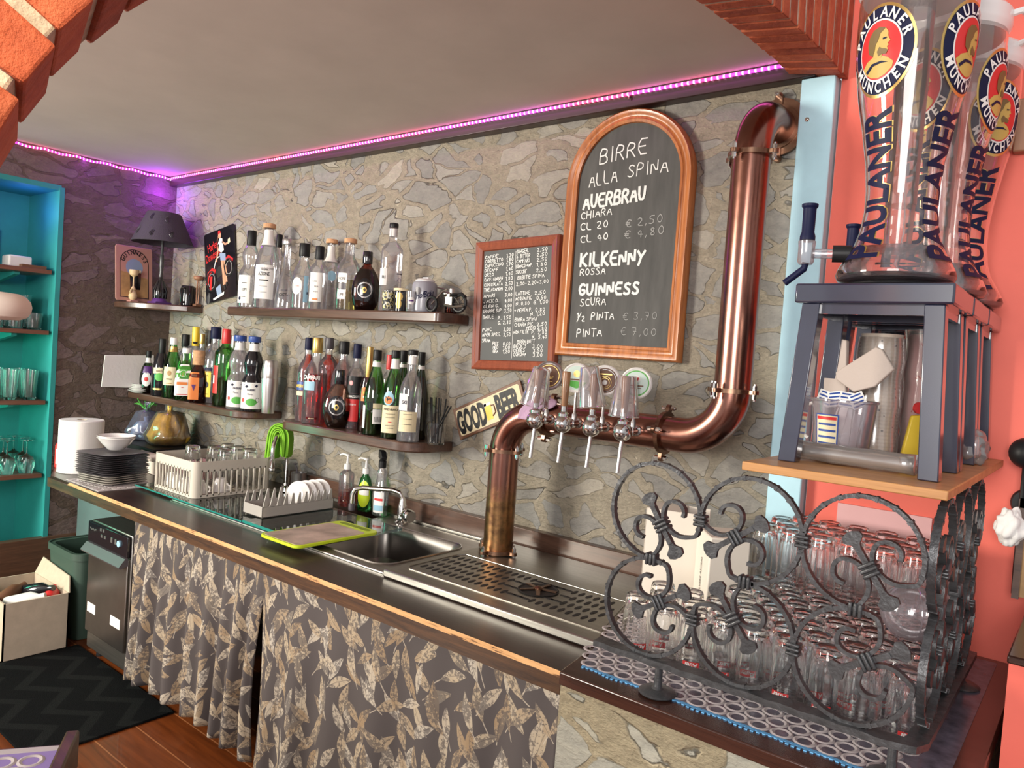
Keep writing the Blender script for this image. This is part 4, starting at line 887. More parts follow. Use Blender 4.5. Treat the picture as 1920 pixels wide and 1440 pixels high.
b = MB(); put_text(b, 'Harley', -0.062, 0.092, 0.062, MP, 0, 0.01, 0.62, 0.0038, 0.18); put_text(b, 'Davidson', -0.062, 0.042, 0.062, MP, 0, 0.01, 0.62, 0.0038, 0.18)
b.build('lettering', M['red'], t, flat=True)
def blob(b, pts, m, z=0.0038): b.prism(pts, z-0.0006, z, m, MP)
def limb(b, pts, w, m, z=0.0042): b.strap([(p[0], p[1], z) for p in pts], w, 0.0006, (0, 0, 1), m, M=MP)
b = MB()
for wx, wy, r in ((-0.085, -0.075, 0.052), (0.085, -0.030, 0.046)):
    b.tube([(wx+r*0.8*cos(a), wy+r*sin(a), 0.0036) for a in [2*pi*q/24 for q in range(24)]], 0.005, 5, 3, True, MP)
    b.tube([(wx+r*0.6*cos(a), wy+r*0.75*sin(a), 0.0036) for a in [2*pi*q/24 for q in range(24)]], 0.0009, 5, 4, True, MP)
limb(b, [(-0.128, -0.09), (-0.112, -0.03), (-0.075, -0.016), (-0.045, -0.03)], 0.022, 0); limb(b, [(0.05, 0.012), (0.085, 0.026), (0.125, 0.0)], 0.020, 0); limb(b, [(-0.10, -0.12), (-0.085, -0.05)], 0.02, 0)
blob(b, [(-0.03, -0.07), (0.05, -0.05), (0.05, 0.0), (-0.02, -0.01)], 3, 0.0037); limb(b, [(-0.06, -0.02), (-0.035, 0.035), (0.0, 0.045)], 0.006, 4)
limb(b, [(0.022, 0.03), (0.034, -0.05), (0.038, -0.115)], 0.024, 1); limb(b, [(0.040, 0.03), (0.054, -0.05), (0.058, -0.105)], 0.022, 1); blob(b, [(0.0, 0.062), (0.058, 0.05), (0.060, 0.012), (0.010, 0.02)], 2, 0.0046)
blob(b, [(-0.005, 0.075), (0.02, 0.06), (0.045, 0.07), (0.032, 0.135), (0.008, 0.142), (-0.012, 0.11)], 4, 0.0048); limb(b, [(-0.004, 0.11), (-0.018, 0.06), (-0.03, 0.02)], 0.011, 1, 0.0045); limb(b, [(0.03, 0.118), (0.058, 0.098), (0.085, 0.10)], 0.011, 1, 0.0045)
blob(b, [(0.008+0.014*cos(a), 0.155+0.018*sin(a)) for a in [2*pi*q/12 for q in range(12)]], 1, 0.0050); blob(b, [(-0.006, 0.162), (0.022, 0.168), (0.012, 0.182), (-0.004, 0.18)], 0, 0.0054); limb(b, [(-0.006, 0.155), (-0.016, 0.125)], 0.008, 6, 0.0052); blob(b, [(0.082, 0.092), (0.108, 0.10), (0.105, 0.125), (0.086, 0.118)], 5, 0.0048)
blob(b, [(-0.045, -0.120), (0.0, -0.105), (0.012, -0.16), (-0.03, -0.17)], 2, 0.0049); blob(b, [(-0.075, -0.172), (0.035, -0.150), (0.03, -0.166), (-0.07, -0.182)], 4, 0.0050); limb(b, [(0.034, -0.115), (0.046, -0.14)], 0.013, 3, 0.005); limb(b, [(0.056, -0.105), (0.066, -0.122)], 0.012, 3, 0.005)
b.build('printed_picture', [M['red'], M['skin'], M['denim'], M['hole'], M['white'], M['cream'], M['brownprint']], t, flat=True)

# ------------------------------------------------------------------ wall shelves
def shelfpoly(x0, x1, d, r0, r1, n=8):
    p = [(x1, -0.001), (x0, -0.001)]
    p += [(x0+r0-r0*cos(pi/2*i/n), -d+r0-r0*sin(pi/2*i/n)) for i in range(n+1)] if r0 else [(x0, -d)]
    p += [(x1-r1+r1*sin(pi/2*i/n), -d+r1-r1*cos(pi/2*i/n)) for i in range(n+1)] if r1 else [(x1, -d)]
    return p
Z1, Z2, Z3, Z4 = 1.548, 1.060, 1.056, 1.552
for nm, poly_, z, th, lab in (('wall_shelf', shelfpoly(-3.39, -1.945, 0.165, 0.02, 0.03), Z1, 0.040, 'long straight dark wood shelf of clear bottles, below the black tin sign'),
                         ('wall_shelf', shelfpoly(XL+0.001, -3.115, 0.215, 0, 0.11), Z2, 0.036, 'brown corner shelf of liqueur bottles over the glass basket'),
                         ('wall_shelf', shelfpoly(-2.86, -1.985, 0.215, 0.09, 0.12), Z3, 0.040, 'brown shelf with rounded corners above the soap bottles'),
                         ('wall_shelf', [(XL+0.001, -0.001), (XL+0.001, -0.315), (-4.20, -0.318), (-4.12, -0.29), (-3.98, -0.20), (-3.90, -0.09), (-3.90, -0.001)], Z4, 0.034, 'small dark corner shelf carrying the mauve table lamp')):
    b = MB(); b.prism(poly_, z-th, z); tag(b.build(nm, M['shelfwood'], bevel=0.006), lab, 'shelf')
# ------------------------------------------------------------------ bottles
PROF = {
 'std': [(0.94, 0), (1, .012), (1, .56), (.97, .62), (.80, .68), (.50, .73), (.36, .78), (.33, .86), (.33, 1)],
 'tall': [(0.94, 0), (1, .012), (1, .66), (.96, .70), (.70, .745), (.42, .78), (.36, .82), (.36, 1)],
 'round': [(.92, 0), (1, .012), (1, .50), (.97, .56), (.86, .63), (.62, .69), (.42, .74), (.36, .80), (.36, 1)],
 'slope': [(0.94, 0), (1, .012), (1, .46), (.95, .52), (.78, .62), (.56, .72), (.40, .80), (.35, .86), (.33, 1)],
 'hour': [(0.94, 0), (1, .012), (1, .40), (.90, .47), (.66, .52), (.60, .56), (.74, .64), (.74, .70), (.52, .78), (.40, .82), (.38, 1)],
 'bell': [(0.98, 0), (1, .015), (.98, .12), (.84, .30), (.62, .45), (.42, .53), (.34, .58), (.32, .80), (.34, 1)],
 'wavy': [(0.94, 0), (1, .015), (1, .36), (.94, .42), (.74, .47), (.72, .51), (.86, .59), (.90, .65), (.78, .73), (.52, .80), (.42, .84), (.42, 1)],
 'flask': [(.55, 0), (.62, .01), (.84, .10), (.98, .24), (1, .34), (.95, .46), (.76, .60), (.50, .70), (.30, .76), (.27, .80), (.27, 1)],
 'oval': [(.90, 0), (1, .02), (1, .44), (.94, .52), (.72, .62), (.46, .70), (.40, .76), (.40, 1)],
 'jug': [(.80, 0), (.9, .02), (1, .2), (1, .45), (.86, .60), (.5, .74), (.42, .8), (.42, 1)],
 'shaker': [(.72, 0), (.74, .01), (.80, .15), (1, .48), (1, .66), (1.0, .665), (.98, .67), (.98, .82), (.92, .90), (.86, .93), (.86, .985), (.80, 1)],
 'mini': [(.92, 0), (1, .02), (1, .52), (.8, .62), (.45, .72), (.42, 1)],
}
def rofz(prof):
    def f(z):
        for (r0, z0), (r1, z1) in zip(prof, prof[1:]):
            if z <= z1: return r0+(r1-r0)*((z-z0)/max(1e-9, z1-z0))
        return prof[-1][0]
    return f
def bottle(label, u, vb, vt, wpx, y, z, kind, glass, cap=None, liquid=None, labels=(), group=None, sect=2.0, sy=1.0, rot=0.0, collar=None, name='bottle', cat='bottle', x=None, capsec=None):
    x = P(u, vb, y=y).x if x is None else x
    o = Vector((x, y, z+0.0006)); dep = (o-CAM).dot(M_F); R = wpx/2*dep/FPX
    H = P(u+(vb-vt)*0.055, vt, y=y).z-z
    t = thing(name, label, cat, o, 0, group)
    acam = atan2(CAM.y-y, CAM.x-x)
    prof = [(r*R, h*H) for r, h in PROF[kind]]; rf = rofz(prof)
    ch = cap[1]*H if cap else 0
    body = [p for p in prof if p[1] < H-ch]+[(rf(H-ch), H-ch)]
    seg = 32
    Mz = Matrix.Rotation(acam+pi/2+rot, 4, 'Z')
    b = MB(); b.lathe(body, seg, M=Mz, sect=sect, sy=sy); b.build('glass_body' if not isinstance(glass, tuple) else 'body', glass[0] if isinstance(glass, tuple) else glass, t, local=True, sharp=50)
    if liquid:
        lv = liquid[1]*H; lp = [(max(r*0.93, 0.001), max(h, 0.004)) for r, h in body if h < lv]+[(rf(lv)*0.93, lv)]
        b = MB(); b.lathe(lp, 28, M=Mz, sect=sect, sy=sy); b.build('liquid', liquid[0], t, local=True, sharp=50)
    if cap:
        rc = rf(H)*1.12*(cap[2] if len(cap) > 2 else 1.0)
        b = MB(); b.lathe([(rc*0.98, H-ch), (rc, H-ch+0.001), (rc, H-0.004), (rc*0.93, H-0.0008), (0.0001, H)], 22, sect=capsec or 2.0); b.build('cap', cap[0], t, local=True)
    if collar:
        b = MB(); z0, z1 = collar[1]*H, collar[2]*H; k = 5; pr = [(rf(z0+(z1-z0)*i/k)*1.02+0.0006, z0+(z1-z0)*i/k) for i in range(k+1)]
        b.lathe(pr, 22, cap=False, M=Mz, sect=sect if collar[1] < 0.6 else 2.0); b.build('neck_label', collar[0], t, local=True)
    for L in labels:
        zc, hh, ang, wd, m_, shape = L[0]*H, L[1]*H, radians(L[2]), L[3]*R, L[4], L[5]
        txt = L[6] if len(L) > 6 else ()
        b = MB(); mats = [m_]; a = -pi/2+ang-rot
        tmp = MB()
        v2, f = grid2(wd, hh, 14, 4) if shape == 'rect' else disc2(wd/2, hh/2)
        wrap_add(tmp, v2, f, rf, a, zc, 0.0008, 0, sect=sect, sy=sy)
        for q in txt:       # (string, dx, dz, size, material, bold, sx)
            s, dx, dz, size, tm = q[:5]; bold = q[5] if len(q) > 5 else 0.01; sx = q[6] if len(q) > 6 else 0.8
            if tm not in mats: mats.append(tm)
            mi = mats.index(tm)
            if s == '#bar': v, f2 = grid2(size*sx, size, 10, 1); v = [(p[0]+dx*R, p[1]+dz*H) for p in v]
            elif s == '#disc': v, f2 = disc2(size*sx, size, 22, 3); v = [(p[0]+dx*R, p[1]+dz*H) for p in v]
            elif s == '#ring': v, f2 = disc2(size*sx, size, 24, 1, 0.86); v = [(p[0]+dx*R, p[1]+dz*H) for p in v]
            elif s.startswith('#poly'): v = [(p[0]*size*sx+dx*R, p[1]*size+dz*H) for p in q[7]]; f2 = [tuple(range(len(v)))]
            elif s.startswith('~'):
                tb = MB(); arc_text(tb, s[1:], dx*R, dz*H, q[7]*R, pi/2, size, bold=bold, sx=sx); v = [(p[0], p[1]) for p in tb.v]; f2 = tb.f
            else:
                v, f2 = text2d(s, size, bold, 0, sx); v = [(p[0]+dx*R, p[1]+dz*H) for p in v]
            wrap_add(tmp, v, f2, rf, a, zc, 0.0014+0.0002*mi, mi, sect=sect, sy=sy)
        b.v = [tuple(Mz @ Vector(p)) for p in tmp.v]; b.f = tmp.f; b.m = tmp.m
        b.build('label', mats, t, local=True, sharp=60)
    return t, R, H, o
W_, B_, CR, RD, GD, NV, YL = M['white'], M['black'], M['cream'], M['red'], M['gold'], M['navyplain'], M['yellow']
HEAD = [(-.3, -.6), (.35, -.6), (.2, -.35), (.45, -.3), (.5, 0), (.6, .05), (.45, .25), (.4, .55), (0, .75), (-.4, .55), (-.5, .1), (-.3, -.2)]
G1 = 'clear spirit bottles on the top shelf'; G2 = 'liqueur bottles on the corner shelf'; G3 = 'bottles on the rounded shelf'
BT = M['bottle']
# --- top shelf
bottle('clear waisted bottle with black cap, leftmost on the top shelf', 465, 571, 433, 40, -0.115, Z1, 'hour', BT, (B_, .19, 1.0), (M['glass'], .36), [(.23, .36, -32, 1.25, W_, 'rect', (('LEPI', 0.1, -.02, .018, B_), ('#bar', .1, .08, .004, B_, 0, 6), ('#bar', 0, -.10, .002, B_, 0, 14), ('#disc', -.3, -.12, .008, NV)))], G1)
bottle('tall clear grappa bottle with cork and big white label', 497, 571, 420, 47, -0.113, Z1, 'slope', BT, (M['cork'], .055, 1.35), None, [(.30, .40, -14, 1.6, W_, 'rect', (('GRAPPA', .05, .13, .013, B_, .01, .7), ('AZIONE', 0, .075, .024, B_, .02, .6), ('#bar', 0, .02, .006, B_, 0, 7), ('#bar', 0, -.05, .0015, B_, 0, 24), ('#bar', 0, -.12, .0015, B_, 0, 24)))], G1, collar=(W_, .74, .92))
bottle('clear bottle with thin black cap behind the grappa bottle', 517, 569, 440, 28, -0.032, Z1, 'tall', BT, (B_, .17), None, (), G1)
bottle('clear bell shaped bottle with a grey stopper', 534, 572, 449, 40, -0.10, Z1, 'bell', BT, (M['silver'], .085, 1.5), None, [(.20, .14, -12, 1.0, M['bottle'], 'rect', (('OST-', 0, -.03, .020, B_, .02, .9), ('#bar', 0, .06, .006, M['greyplate'], 0, 5)))], G1)
bottle('clear bottle with black cap, oval white label and bright blue label', 565, 573, 457, 42, -0.10, Z1, 'oval', BT, (B_, .20, 1.05), (M['glass'], .5), [(.34, .26, -30, 1.0, M['white'], 'oval', (('Gordini', 0, -.01, .009, RD, 0, .8), ('#ring', 0, 0, .024, M['silver'], 0, .85))), (.30, .40, 34, 1.0, M['lightblue'], 'rect', (('#disc', 0, .07, .012, W_), ('#bar', 0, -.06, .012, NV, 0, 1.8)))], G1)
bottle('clear square shouldered bottle with black cap and upright lettered label', 594, 573, 462, 36, -0.12, Z1, 'std', BT, (B_, .21, 1.25), None, [(.34, .46, -16, 1.35, W_, 'rect', (('S A N', -.1, .08, .009, B_), ('F R A', .1, 0, .009, B_), ('N O S', .05, -.08, .009, B_), ('#bar', 0, -.19, .008, M['orange'], 0, 3)))], G1)
bottle('clear bottle with double cork behind the square shouldered bottle', 615, 573, 449, 38, -0.042, Z1, 'round', BT, (M['cork'], .06, 1.4), None, [(.48, .14, 10, .9, M['lightblue'], 'oval')], G1, collar=(W_, .68, .90))
bottle('wide clear bottle with broad cork and pale narrow label', 650, 574, 448, 47, -0.10, Z1, 'round', BT, (M['cork'], .065, 1.25), (M['yellowliquid'], .42), [(.44, .13, -30, .70, W_, 'rect', (('NONI', 0, -.03, .017, B_, 0, .7),)), (.21, .13, -30, .70, W_, 'rect', (('UMI', 0, -.02, .017, B_, 0, .7),)), (.325, .08, -30, .66, M['greyplate'], 'rect')], G1)
bottle('squat round brandy bottle with black medal label on the top shelf', 684, 574, 472, 53, -0.105, Z1, 'flask', M['brownglass'], (M['blackgloss'], .21, 1.15), (M['darkliquid'], .70), [(.34, .40, -6, 1.30, M['blackgloss'], 'oval', (('#disc', 0, 0, .0125, GD), ('#poly', 0, 0, .010, B_, 0, 1, HEAD), ('~VECCHIA ROMAGNA', 0, 0, .0075, M['silver'], .02, .75, .50), ('#ring', 0, 0, .032, M['silver'], 0, 1), ('#bar', 0, -.13, .002, M['silver'], 0, 10)))], sy=0.62, group='round brandy bottles')
bottle('tallest clear bottle with black cap and red banded neck', 729, 576, 419, 40, -0.105, Z1, 'tall', BT, (B_, .055, 1.05), None, [(.38, .19, -44, .85, W_, 'rect', (('RI', .2, -.02, .017, B_),)), (.40, .12, 40, .7, M['plastic'], 'rect', (('#bar', 0, 0.02, .005, M['greyplate'], 0, 4), ('#ring', 0, -.05, .008, M['purplecap'])))], G1, sect=5.0, collar=(W_, .845, .935))
t, R, H, o = bottle('small black tin mug with gold harp emblem and cream lid', 750, 577, 541, 25, -0.135, Z1, 'mini', (M['black'],), None, None, (), None, name='mini_mug', cat='mug')
for ch in list(t.children): bpy.data.objects.remove(ch)
b = MB(); b.lathe([(R*.92, 0), (R*.95, H*.3), (R, H*.6), (R*.95, H*.86), (R*.9, H*.88)], 24); b.build('body', M['blackgloss'], t, local=True)
b = MB(); b.lathe([(R*1.08, H*.88), (R*1.1, H*.9), (R*1.1, H*.98), (R*.9, H)], 24); b.build('lid', M['cream'], t, local=True)
b = MB(); wrap_add(b, *disc2(R*.55, R*.6), lambda z: R, atan2(CAM.y-o.y, -o.x)-.25, H*.62, .0012, 0); wrap_add(b, *disc2(R*.42, R*.7), lambda z: R, atan2(CAM.y-o.y, -o.x)-.25, H*.3, .0012, 0); b.build('emblem', M['gold'], t, local=True)
def shot(u, vb, vt, wpx, y, z, label, glassm, band=None, bandz=(.25, .75), group=None, name='shot_glass'):
    p = P(u, vb, y=y); o = Vector((p.x, y, z+0.0006)); R = wpx/2*(o-CAM).dot(M_F)/FPX; H = P(u, vt, y=y).z-z
    t = thing(name, label, 'glass', o, 0, group); b = MB()
    b.lathe([(R*.78, 0), (R*.80, .002), (R, H), (R*.94, H), (R*.74, H*.12), (.0001, H*.12)], 24); b.build('glass_body', glassm, t, local=True)
    if band:
        a = atan2(CAM.y-y, -p.x)
        b = MB()
        if band[1] == 'oval': wrap_add(b, *disc2(R*.6, H*.18), lambda z: R*(.80+.2*z/H), a, H*.52, .0008, 0); put = MB(); wrap_add(b, *grid2(R*.8, H*.08), lambda z: R*(.80+.2*z/H), a, H*.52, .0014, 1)
        else: b.lathe([(R*(.80+.2*q)+.0006, H*q) for q in (bandz[0], bandz[1])], 24, cap=False)
        b.build('print', [band[0], M['purplecap']], t, local=True)
    return t
goldspeck, _nt, _n, _l, _b = newmat('gold speckle print'); _v = nd(_n, 'ShaderNodeTexVoronoi', Scale=170.0); _tx = _n.new('ShaderNodeTexCoord'); _l.new(_tx.outputs['Object'], _v.inputs['Vector']); _sp = _n.new('ShaderNodeSeparateColor'); _l.new(_v.outputs['Color'], _sp.inputs[0]); _l.new(ramp(_n, _l, _sp.outputs[0], [(.4, (.012, .012, .012)), (.45, (.55, .48, .22)), (.8, (.6, .58, .5))], 'CONSTANT'), _b.inputs['Base Color'])
shot(727, 577, 546, 24, -0.145, Z1, 'small black shot glass speckled with gold letters', M['glass'], (goldspeck, 'band'), (.1, .97))
shot(770, 578, 547, 22, -0.145, Z1, 'small clear shot glass with purple oval print', M['glass'], (M['white'], 'oval'))
# mini keg
p = P(794, 578, y=-0.095); t = thing('mini_keg', 'small grey beer keg with blue lettering and white top', 'keg', (p.x, -0.095, Z1+0.0006)); a = atan2(CAM.y+0.095, -p.x)
b = MB(); kp = [(.044, 0), (.0475, .004), (.0485, .012), (.0490, .06), (.0485, .104), (.045, .114), (.036, .120)]; b.lathe(kp, 32); b.build('body', mat('grey keg paint', (0.27, 0.27, 0.31), .3, coat=.3), t, local=True)
b = MB(); b.lathe([(.037, .119), (.038, .124), (.026, .130), (.0001, .132)], 28); b.box((0.004, 0, .133), (.03, .008, .006)); b.build('top', M['white'], t, local=True)
b = MB(); rf = rofz(kp); v, f = text2d('HofBräu', .034, .02, .12, .62); v = [(q[0]*1.0, q[1]+q[0]*.28) for q in v]; wrap_add(b, v, f, rf, a+.02, .056, .0010); b.build('lettering', NV, t, local=True)
b = MB(); wrap_add(b, *disc2(.013, .016), rf, a-.55, .078, .0008); b.build('emblem', M['greyplate'], t, local=True)
# miniature bottle and model motorcycle
bottle('miniature dark liqueur bottle with silver cap behind the model motorcycle', 845, 578, 541, 22, -0.07, Z1, 'mini', M['brownglass'], (M['silver'], .25, 1.0), (M['darkliquid'], .5))
p = P(838, 584, y=-0.125); t = thing('model_motorcycle', 'dark metal model motorcycle at the right end of the top shelf', 'model motorcycle', (p.x, -0.125, Z1+0.0006), 0.0); t.scale = (1.5, 1.5, 1.5)
b = MB()
for dx, r in ((-0.055, .018), (.040, .021)):
    wb = MB(); wb.tube([(dx+r*cos(q), 0, r+r*sin(q)*0.999+.003) for q in [2*pi*i/20 for i in range(20)]], .0038, 8, closed=True)
    for k in range(4): wb.tube([(dx-r*cos(k*pi/4), 0, r+.003-r*sin(k*pi/4)), (dx+r*cos(k*pi/4), 0, r+.003+r*sin(k*pi/4))], .0007, 5)
    wb.build('wheel', M['black'], t, local=True)
b.tube([(-0.055, 0, .021), (-0.020, 0, .052), (-.004, 0, .058)], .0022, 8); b.tube([(-.022, -.018, .060), (-.012, 0, .058), (-.022, .018, .060)], .0016, 8); b.tube([(-0.015, 0, .05), (.0, 0, .022), (.035, 0, .022)], .0022, 8); b.tube([(-0.015, 0, .05), (.02, 0, .042), (.04, 0, .022)], .0022, 8)
b.sphere((-.004, 0, .046), .0105, sz=.7); b.box((.010, 0, .028), (.022, .016, .020)); b.box((.006, 0, .040), (.010, .012, .012)); b.tube([(.0, -.010, .018), (.03, -.011, .014), (.062, -.011, .016)], .003, 8); b.build('frame', M['steeldark'], t, local=True)
b = MB(); b.sphere((.026, 0, .044), .012, sz=.4); b.tube([(.02, 0, .040), (.045, 0, .046), (.058, 0, .038)], .005, 8); b.build('seat', M['black'], t, local=True)

# --- corner shelf
t = thing('saucer_stack_board', 'pale pinkish card panel leaning against the left wall behind the saucers', 'panel', (-4.225, -0.30, Z2))
def quadbox(b, c4, n, th):
    n = Vector(n).normalized()*th; v = [tuple(q) for q in c4]+[tuple(Vector(q)+n) for q in c4]
    b.add(v, [(0, 1, 2, 3), (7, 6, 5, 4), (0, 4, 5, 1), (1, 5, 6, 2), (2, 6, 7, 3), (3, 7, 4, 0)])
b = MB(); xa = XL+0.02; quadbox(b, [P(189, 725, x=xa+.02), P(286, 728, x=xa+.02), P(288, 666, x=xa), P(196, 666, x=xa)], (1, 0, 0), .006); b.build('sheet', M['paper'], t, bevel=.002); t.name = 'card_panel'
b0 = None
p = P(258, 727, y=-0.16); 
for i in range(5):
    b = MB(); r = .060-.003*i if i < 4 else .052; b.lathe([(.0001, .002), (r*.55, .0), (r*.6, .002), (r*.98, .0125), (r, .014), (r*.97, .0145), (r*.6, .005), (.0001, .004)], 32, (-4.165+.004*sin(i*2), -.195+.002*i, Z2+.0006+i*.0085))
    tag(b.build('saucer', M['ceramic']), ['bottom white saucer of the stack on the corner shelf', 'second white saucer from the bottom on the corner shelf', 'middle white saucer of the corner shelf stack', 'second white saucer from the top on the corner shelf', 'top white saucer of the stack on the corner shelf'][i], 'saucer', 'white saucers stacked on the corner shelf')
GG, DG = M['greenglass'], M['darkgreen']
bottle('small round green bottle with a red cross on purple label', 276, 724, 658, 28, -.17, Z2, 'flask', DG, (B_, .16, 1.1), (M['darkliquid'], .5), [(.34, .34, -10, 1.2, W_, 'oval', (('#disc', 0, 0, .0125, RD), ('#bar', 0, 0, .005, W_, 0, 3.4), ('#bar', 0, 0, .016, W_, 0, .3))), (.56, .16, -5, 1.1, M['purplecap'], 'rect')], G2, collar=(W_, .72, .84))
bottle('dark brown cream liqueur bottle with banner label', 300, 731, 635, 32, -.165, Z2, 'slope', (M['blackgloss'],), (B_, .26, 1.05), None, [(.44, .10, -10, 1.45, CR, 'rect', (('BAILEY', 0, -.02, .013, M['brownprint'], .02, .8),)), (.33, .14, -10, 1.0, M['green'], 'oval'), (.12, .03, -10, 1.4, GD, 'rect')], G2)
bottle('green herb liqueur bottle with a cream picture label', 321, 737, 633, 34, -.165, Z2, 'slope', GG, (W_, .12, 1.05), (M['darkliquid'], .36), [(.36, .30, -18, 1.35, CR, 'rect', (('#disc', 0, .05, .013, M['tan']), ('PETRUS', 0, -.06, .010, B_, .02, .8), ('#bar', 0, -.12, .004, M['tan'], 0, 7)))], G2, collar=(GD, .76, .85))
bottle('clear bottle with black cap behind the green liqueurs', 343, 735, 627, 32, -.07, Z2, 'std', BT, (B_, .20, 1.2), None, (), G2)
bottle('square green bottle with stag circle and orange banded white label', 346, 742, 653, 36, -.170, Z2, 'oval', GG, (W_, .10, 1.0), (M['darkliquid'], .40), [(.39, .60, -14, 1.55, W_, 'rect', (('#bar', 0, .13, .040, M['green'], 0, 1.0), ('#disc', 0, .13, .018, W_), ('#disc', 0, .13, .0155, M['green']), ('#poly', 0, .12, .012, GD, 0, 1, [(-.3, -.8), (.3, -.8), (.25, 0), (.6, .8), (.2, .3), (0, .6), (-.2, .3), (-.6, .8), (-.25, 0)]), ('#bar', 0, -.065, .015, M['orange'], 0, 2.9), ('#bar', 0, -.14, .003, RD, 0, 3), ('#bar', 0, -.275, .004, RD, 0, 11)))], G2, sect=6.0, sy=.9)
bottle('clear yellow topped bottle behind the square green one', 361, 738, 613, 30, -.06, Z2, 'tall', BT, (YL, .27, 1.05), (M['yellowliquid'], .6), [(.80, .08, -5, .6, B_, 'oval')], G2)
bottle('square brown bottle with paper twisted over its cork and orange label', 369, 746, 657, 32, -.175, Z2, 'oval', M['brownglass'], (M['cork'], .28, 1.5), (M['darkliquid'], .62), [(.32, .52, -22, 1.05, M['orange'], 'rect', (('#bar', 0, .20, .010, M['brownprint'], 0, 2.4), ('#poly', 0, -.02, .020, M['purplecap'], 0, .7, [(-.6, .6), (.6, .6), (0, -1)])))], G2, sect=6.0, sy=.95)
bottle('clear gold capped bottle in the middle of the corner shelf', 373, 745, 626, 23, -.052, Z2, 'std', BT, (GD, .16, 1.2), (M['amber'], .4), (), G2)
bottle('clear bottle with dark cap nearest the wall on the corner shelf', 388, 742, 620, 22, -.030, Z2, 'std', BT, (B_, .19, 1.2), None, (), G2)
bottle('big clear round bottle with navy cap and yellow label', 398, 750, 613, 41, -.105, Z2, 'round', BT, (NV, .16, 1.15), (M['darkliquid'], .34), [(.25, .34, -36, .80, YL, 'rect', (('OVA', 0, .1, .012, B_, .02, .8), ('#disc', 0, -.01, .016, B_, 0, .8), ('#bar', 0, -.13, .003, B_, 0, 7))), (.43, .06, -30, .75, NV, 'rect')], G2)
bottle('tall green bottle with bright red cap', 418, 753, 617, 38, -.135, Z2, 'tall', GG, (RD, .19, 1.05), (M['darkliquid'], .33), [(.34, .36, -66, 1.0, RD, 'rect', (('#bar', -.1, 0, .040, W_, 0, .5),))], G2)
bottle('clear bottle with silver neck behind the red capped bottle', 434, 752, 630, 34, -.045, Z2, 'std', BT, (M['silver'], .22, 1.2), None, (), G2)
for u, vt, gm, lab in ((444, 629, (M['plastic'],), 'clear wavy syrup bottle with blue cap and mint label'), (471, 631, (M['blackgloss'],), 'dark wavy syrup bottle with blue cap beside the steel shaker')):
    bottle(lab, u, 756, vt, 39, -.158 if gm[0] is M['plastic'] else -.145, Z2, 'wavy', gm, (M['bluecap'], .08, 1.25), (M['greenliquid'], .36) if gm[0] is M['plastic'] else None, [(.21, .35, -4, 2.3, W_, 'rect', (('#poly', -.45, .12, .008, NV, 0, 1, [(-1, 0), (0, 1), (1, .3), (.2, -.8)]), ('#poly', .45, .13, .008, NV, 0, 1, [(-1, 0), (0, 1), (1, .3), (.2, -.8)]), ('FABBRI', 0, .065, .014, NV, .02, .85), ('Menta', -.1, .01, .012, NV, 0, .8), ('#disc', .05, -.085, .017, M['green'], 0, 1.5), ('#disc', -.75, -.06, .009, RD), ('#ring', .6, -.055, .011, B_)))], 'wavy syrup bottles', collar=(W_, .80, .90))
bottle('brushed steel cocktail shaker at the right end of the corner shelf', 503, 756, 676, 31, -.125, Z2, 'shaker', (M['silver'],), None, None, (), None, name='cocktail_shaker', cat='shaker')

# --- rounded shelf
bottle('red aperitif bottle with navy cap and yellow lettered blue label', 571, 783, 633, 36, -.125, Z3, 'std', BT, (NV, .15, 1.1), (M['orangeliquid'], .80), [(.42, .10, -35, 1.2, M['bluecap'], 'rect', (('APEROL', 0.0, -.02, .019, YL, .02, .8),)), (.33, .05, -35, 1.1, CR, 'rect')], G3)
bottle('big dark red bitter bottle with gold cap and white lettering', 587, 787, 633, 44, -.155, Z3, 'round', BT, (GD, .18, 1.1), (M['redliquid'], .58), [(.535, .075, -24, 1.15, M['redliquid'], 'rect', (('CAMPARI', 0, -.022, .025, W_, .03, .75),)), (.44, .10, -32, 1.0, M['lightblue'], 'rect'), (.07, .025, -10, .9, M['redliquid'], 'rect', (('MILANO', 0, -.01, .007, CR, .01, .9),))], G3)
bottle('orange red bottle with black and grey cap behind the bitter', 609, 786, 633, 36, -.07, Z3, 'tall', BT, (M['greyplate'], .14, 1.15), (M['orangeliquid'], .80), (), G3)
bottle('clear bottle with tall black cap behind the round brandy', 637, 786, 640, 42, -.07, Z3, 'round', BT, (B_, .155, 1.15), (M['amber'], .2), (), G3)
bottle('squat round brandy bottle with black medal label on the rounded shelf', 632, 790, 693, 57, -.165, Z3, 'flask', M['paleamber'], (M['blackgloss'], .25, 1.1), (M['darkliquid'], .30), [(.36, .40, -6, 1.25, M['blackgloss'], 'oval', (('#disc', 0, 0, .0125, GD), ('#poly', 0, 0, .010, B_, 0, 1, HEAD), ('~VECCHIA ROMAGNA', 0, 0, .0075, M['silver'], .02, .75, .50), ('#ring', 0, 0, .032, M['silver'], 0, 1), ('#bar', 0, -.13, .002, M['silver'], 0, 10)))], 'round brandy bottles', sy=.62)
bottle('clear necked amaro bottle with black over red label', 662, 793, 645, 36, -.105, Z3, 'std', BT, (NV, .17, 1.15), (M['redliquid'], .50), [(.52, .20, -8, 1.7, B_, 'rect', (('#disc', -.3, .02, .010, M['pinkpale']), ('#ring', -.3, .02, .009, RD))), (.385, .06, -8, 1.75, B_, 'rect', (('RAMAZZOTTI', 0, -.015, .013, W_, .02, .7),)), (.22, .26, -8, 1.75, RD, 'rect', (('Amaro', -.1, .06, .014, W_, .01, .8),))], G3)
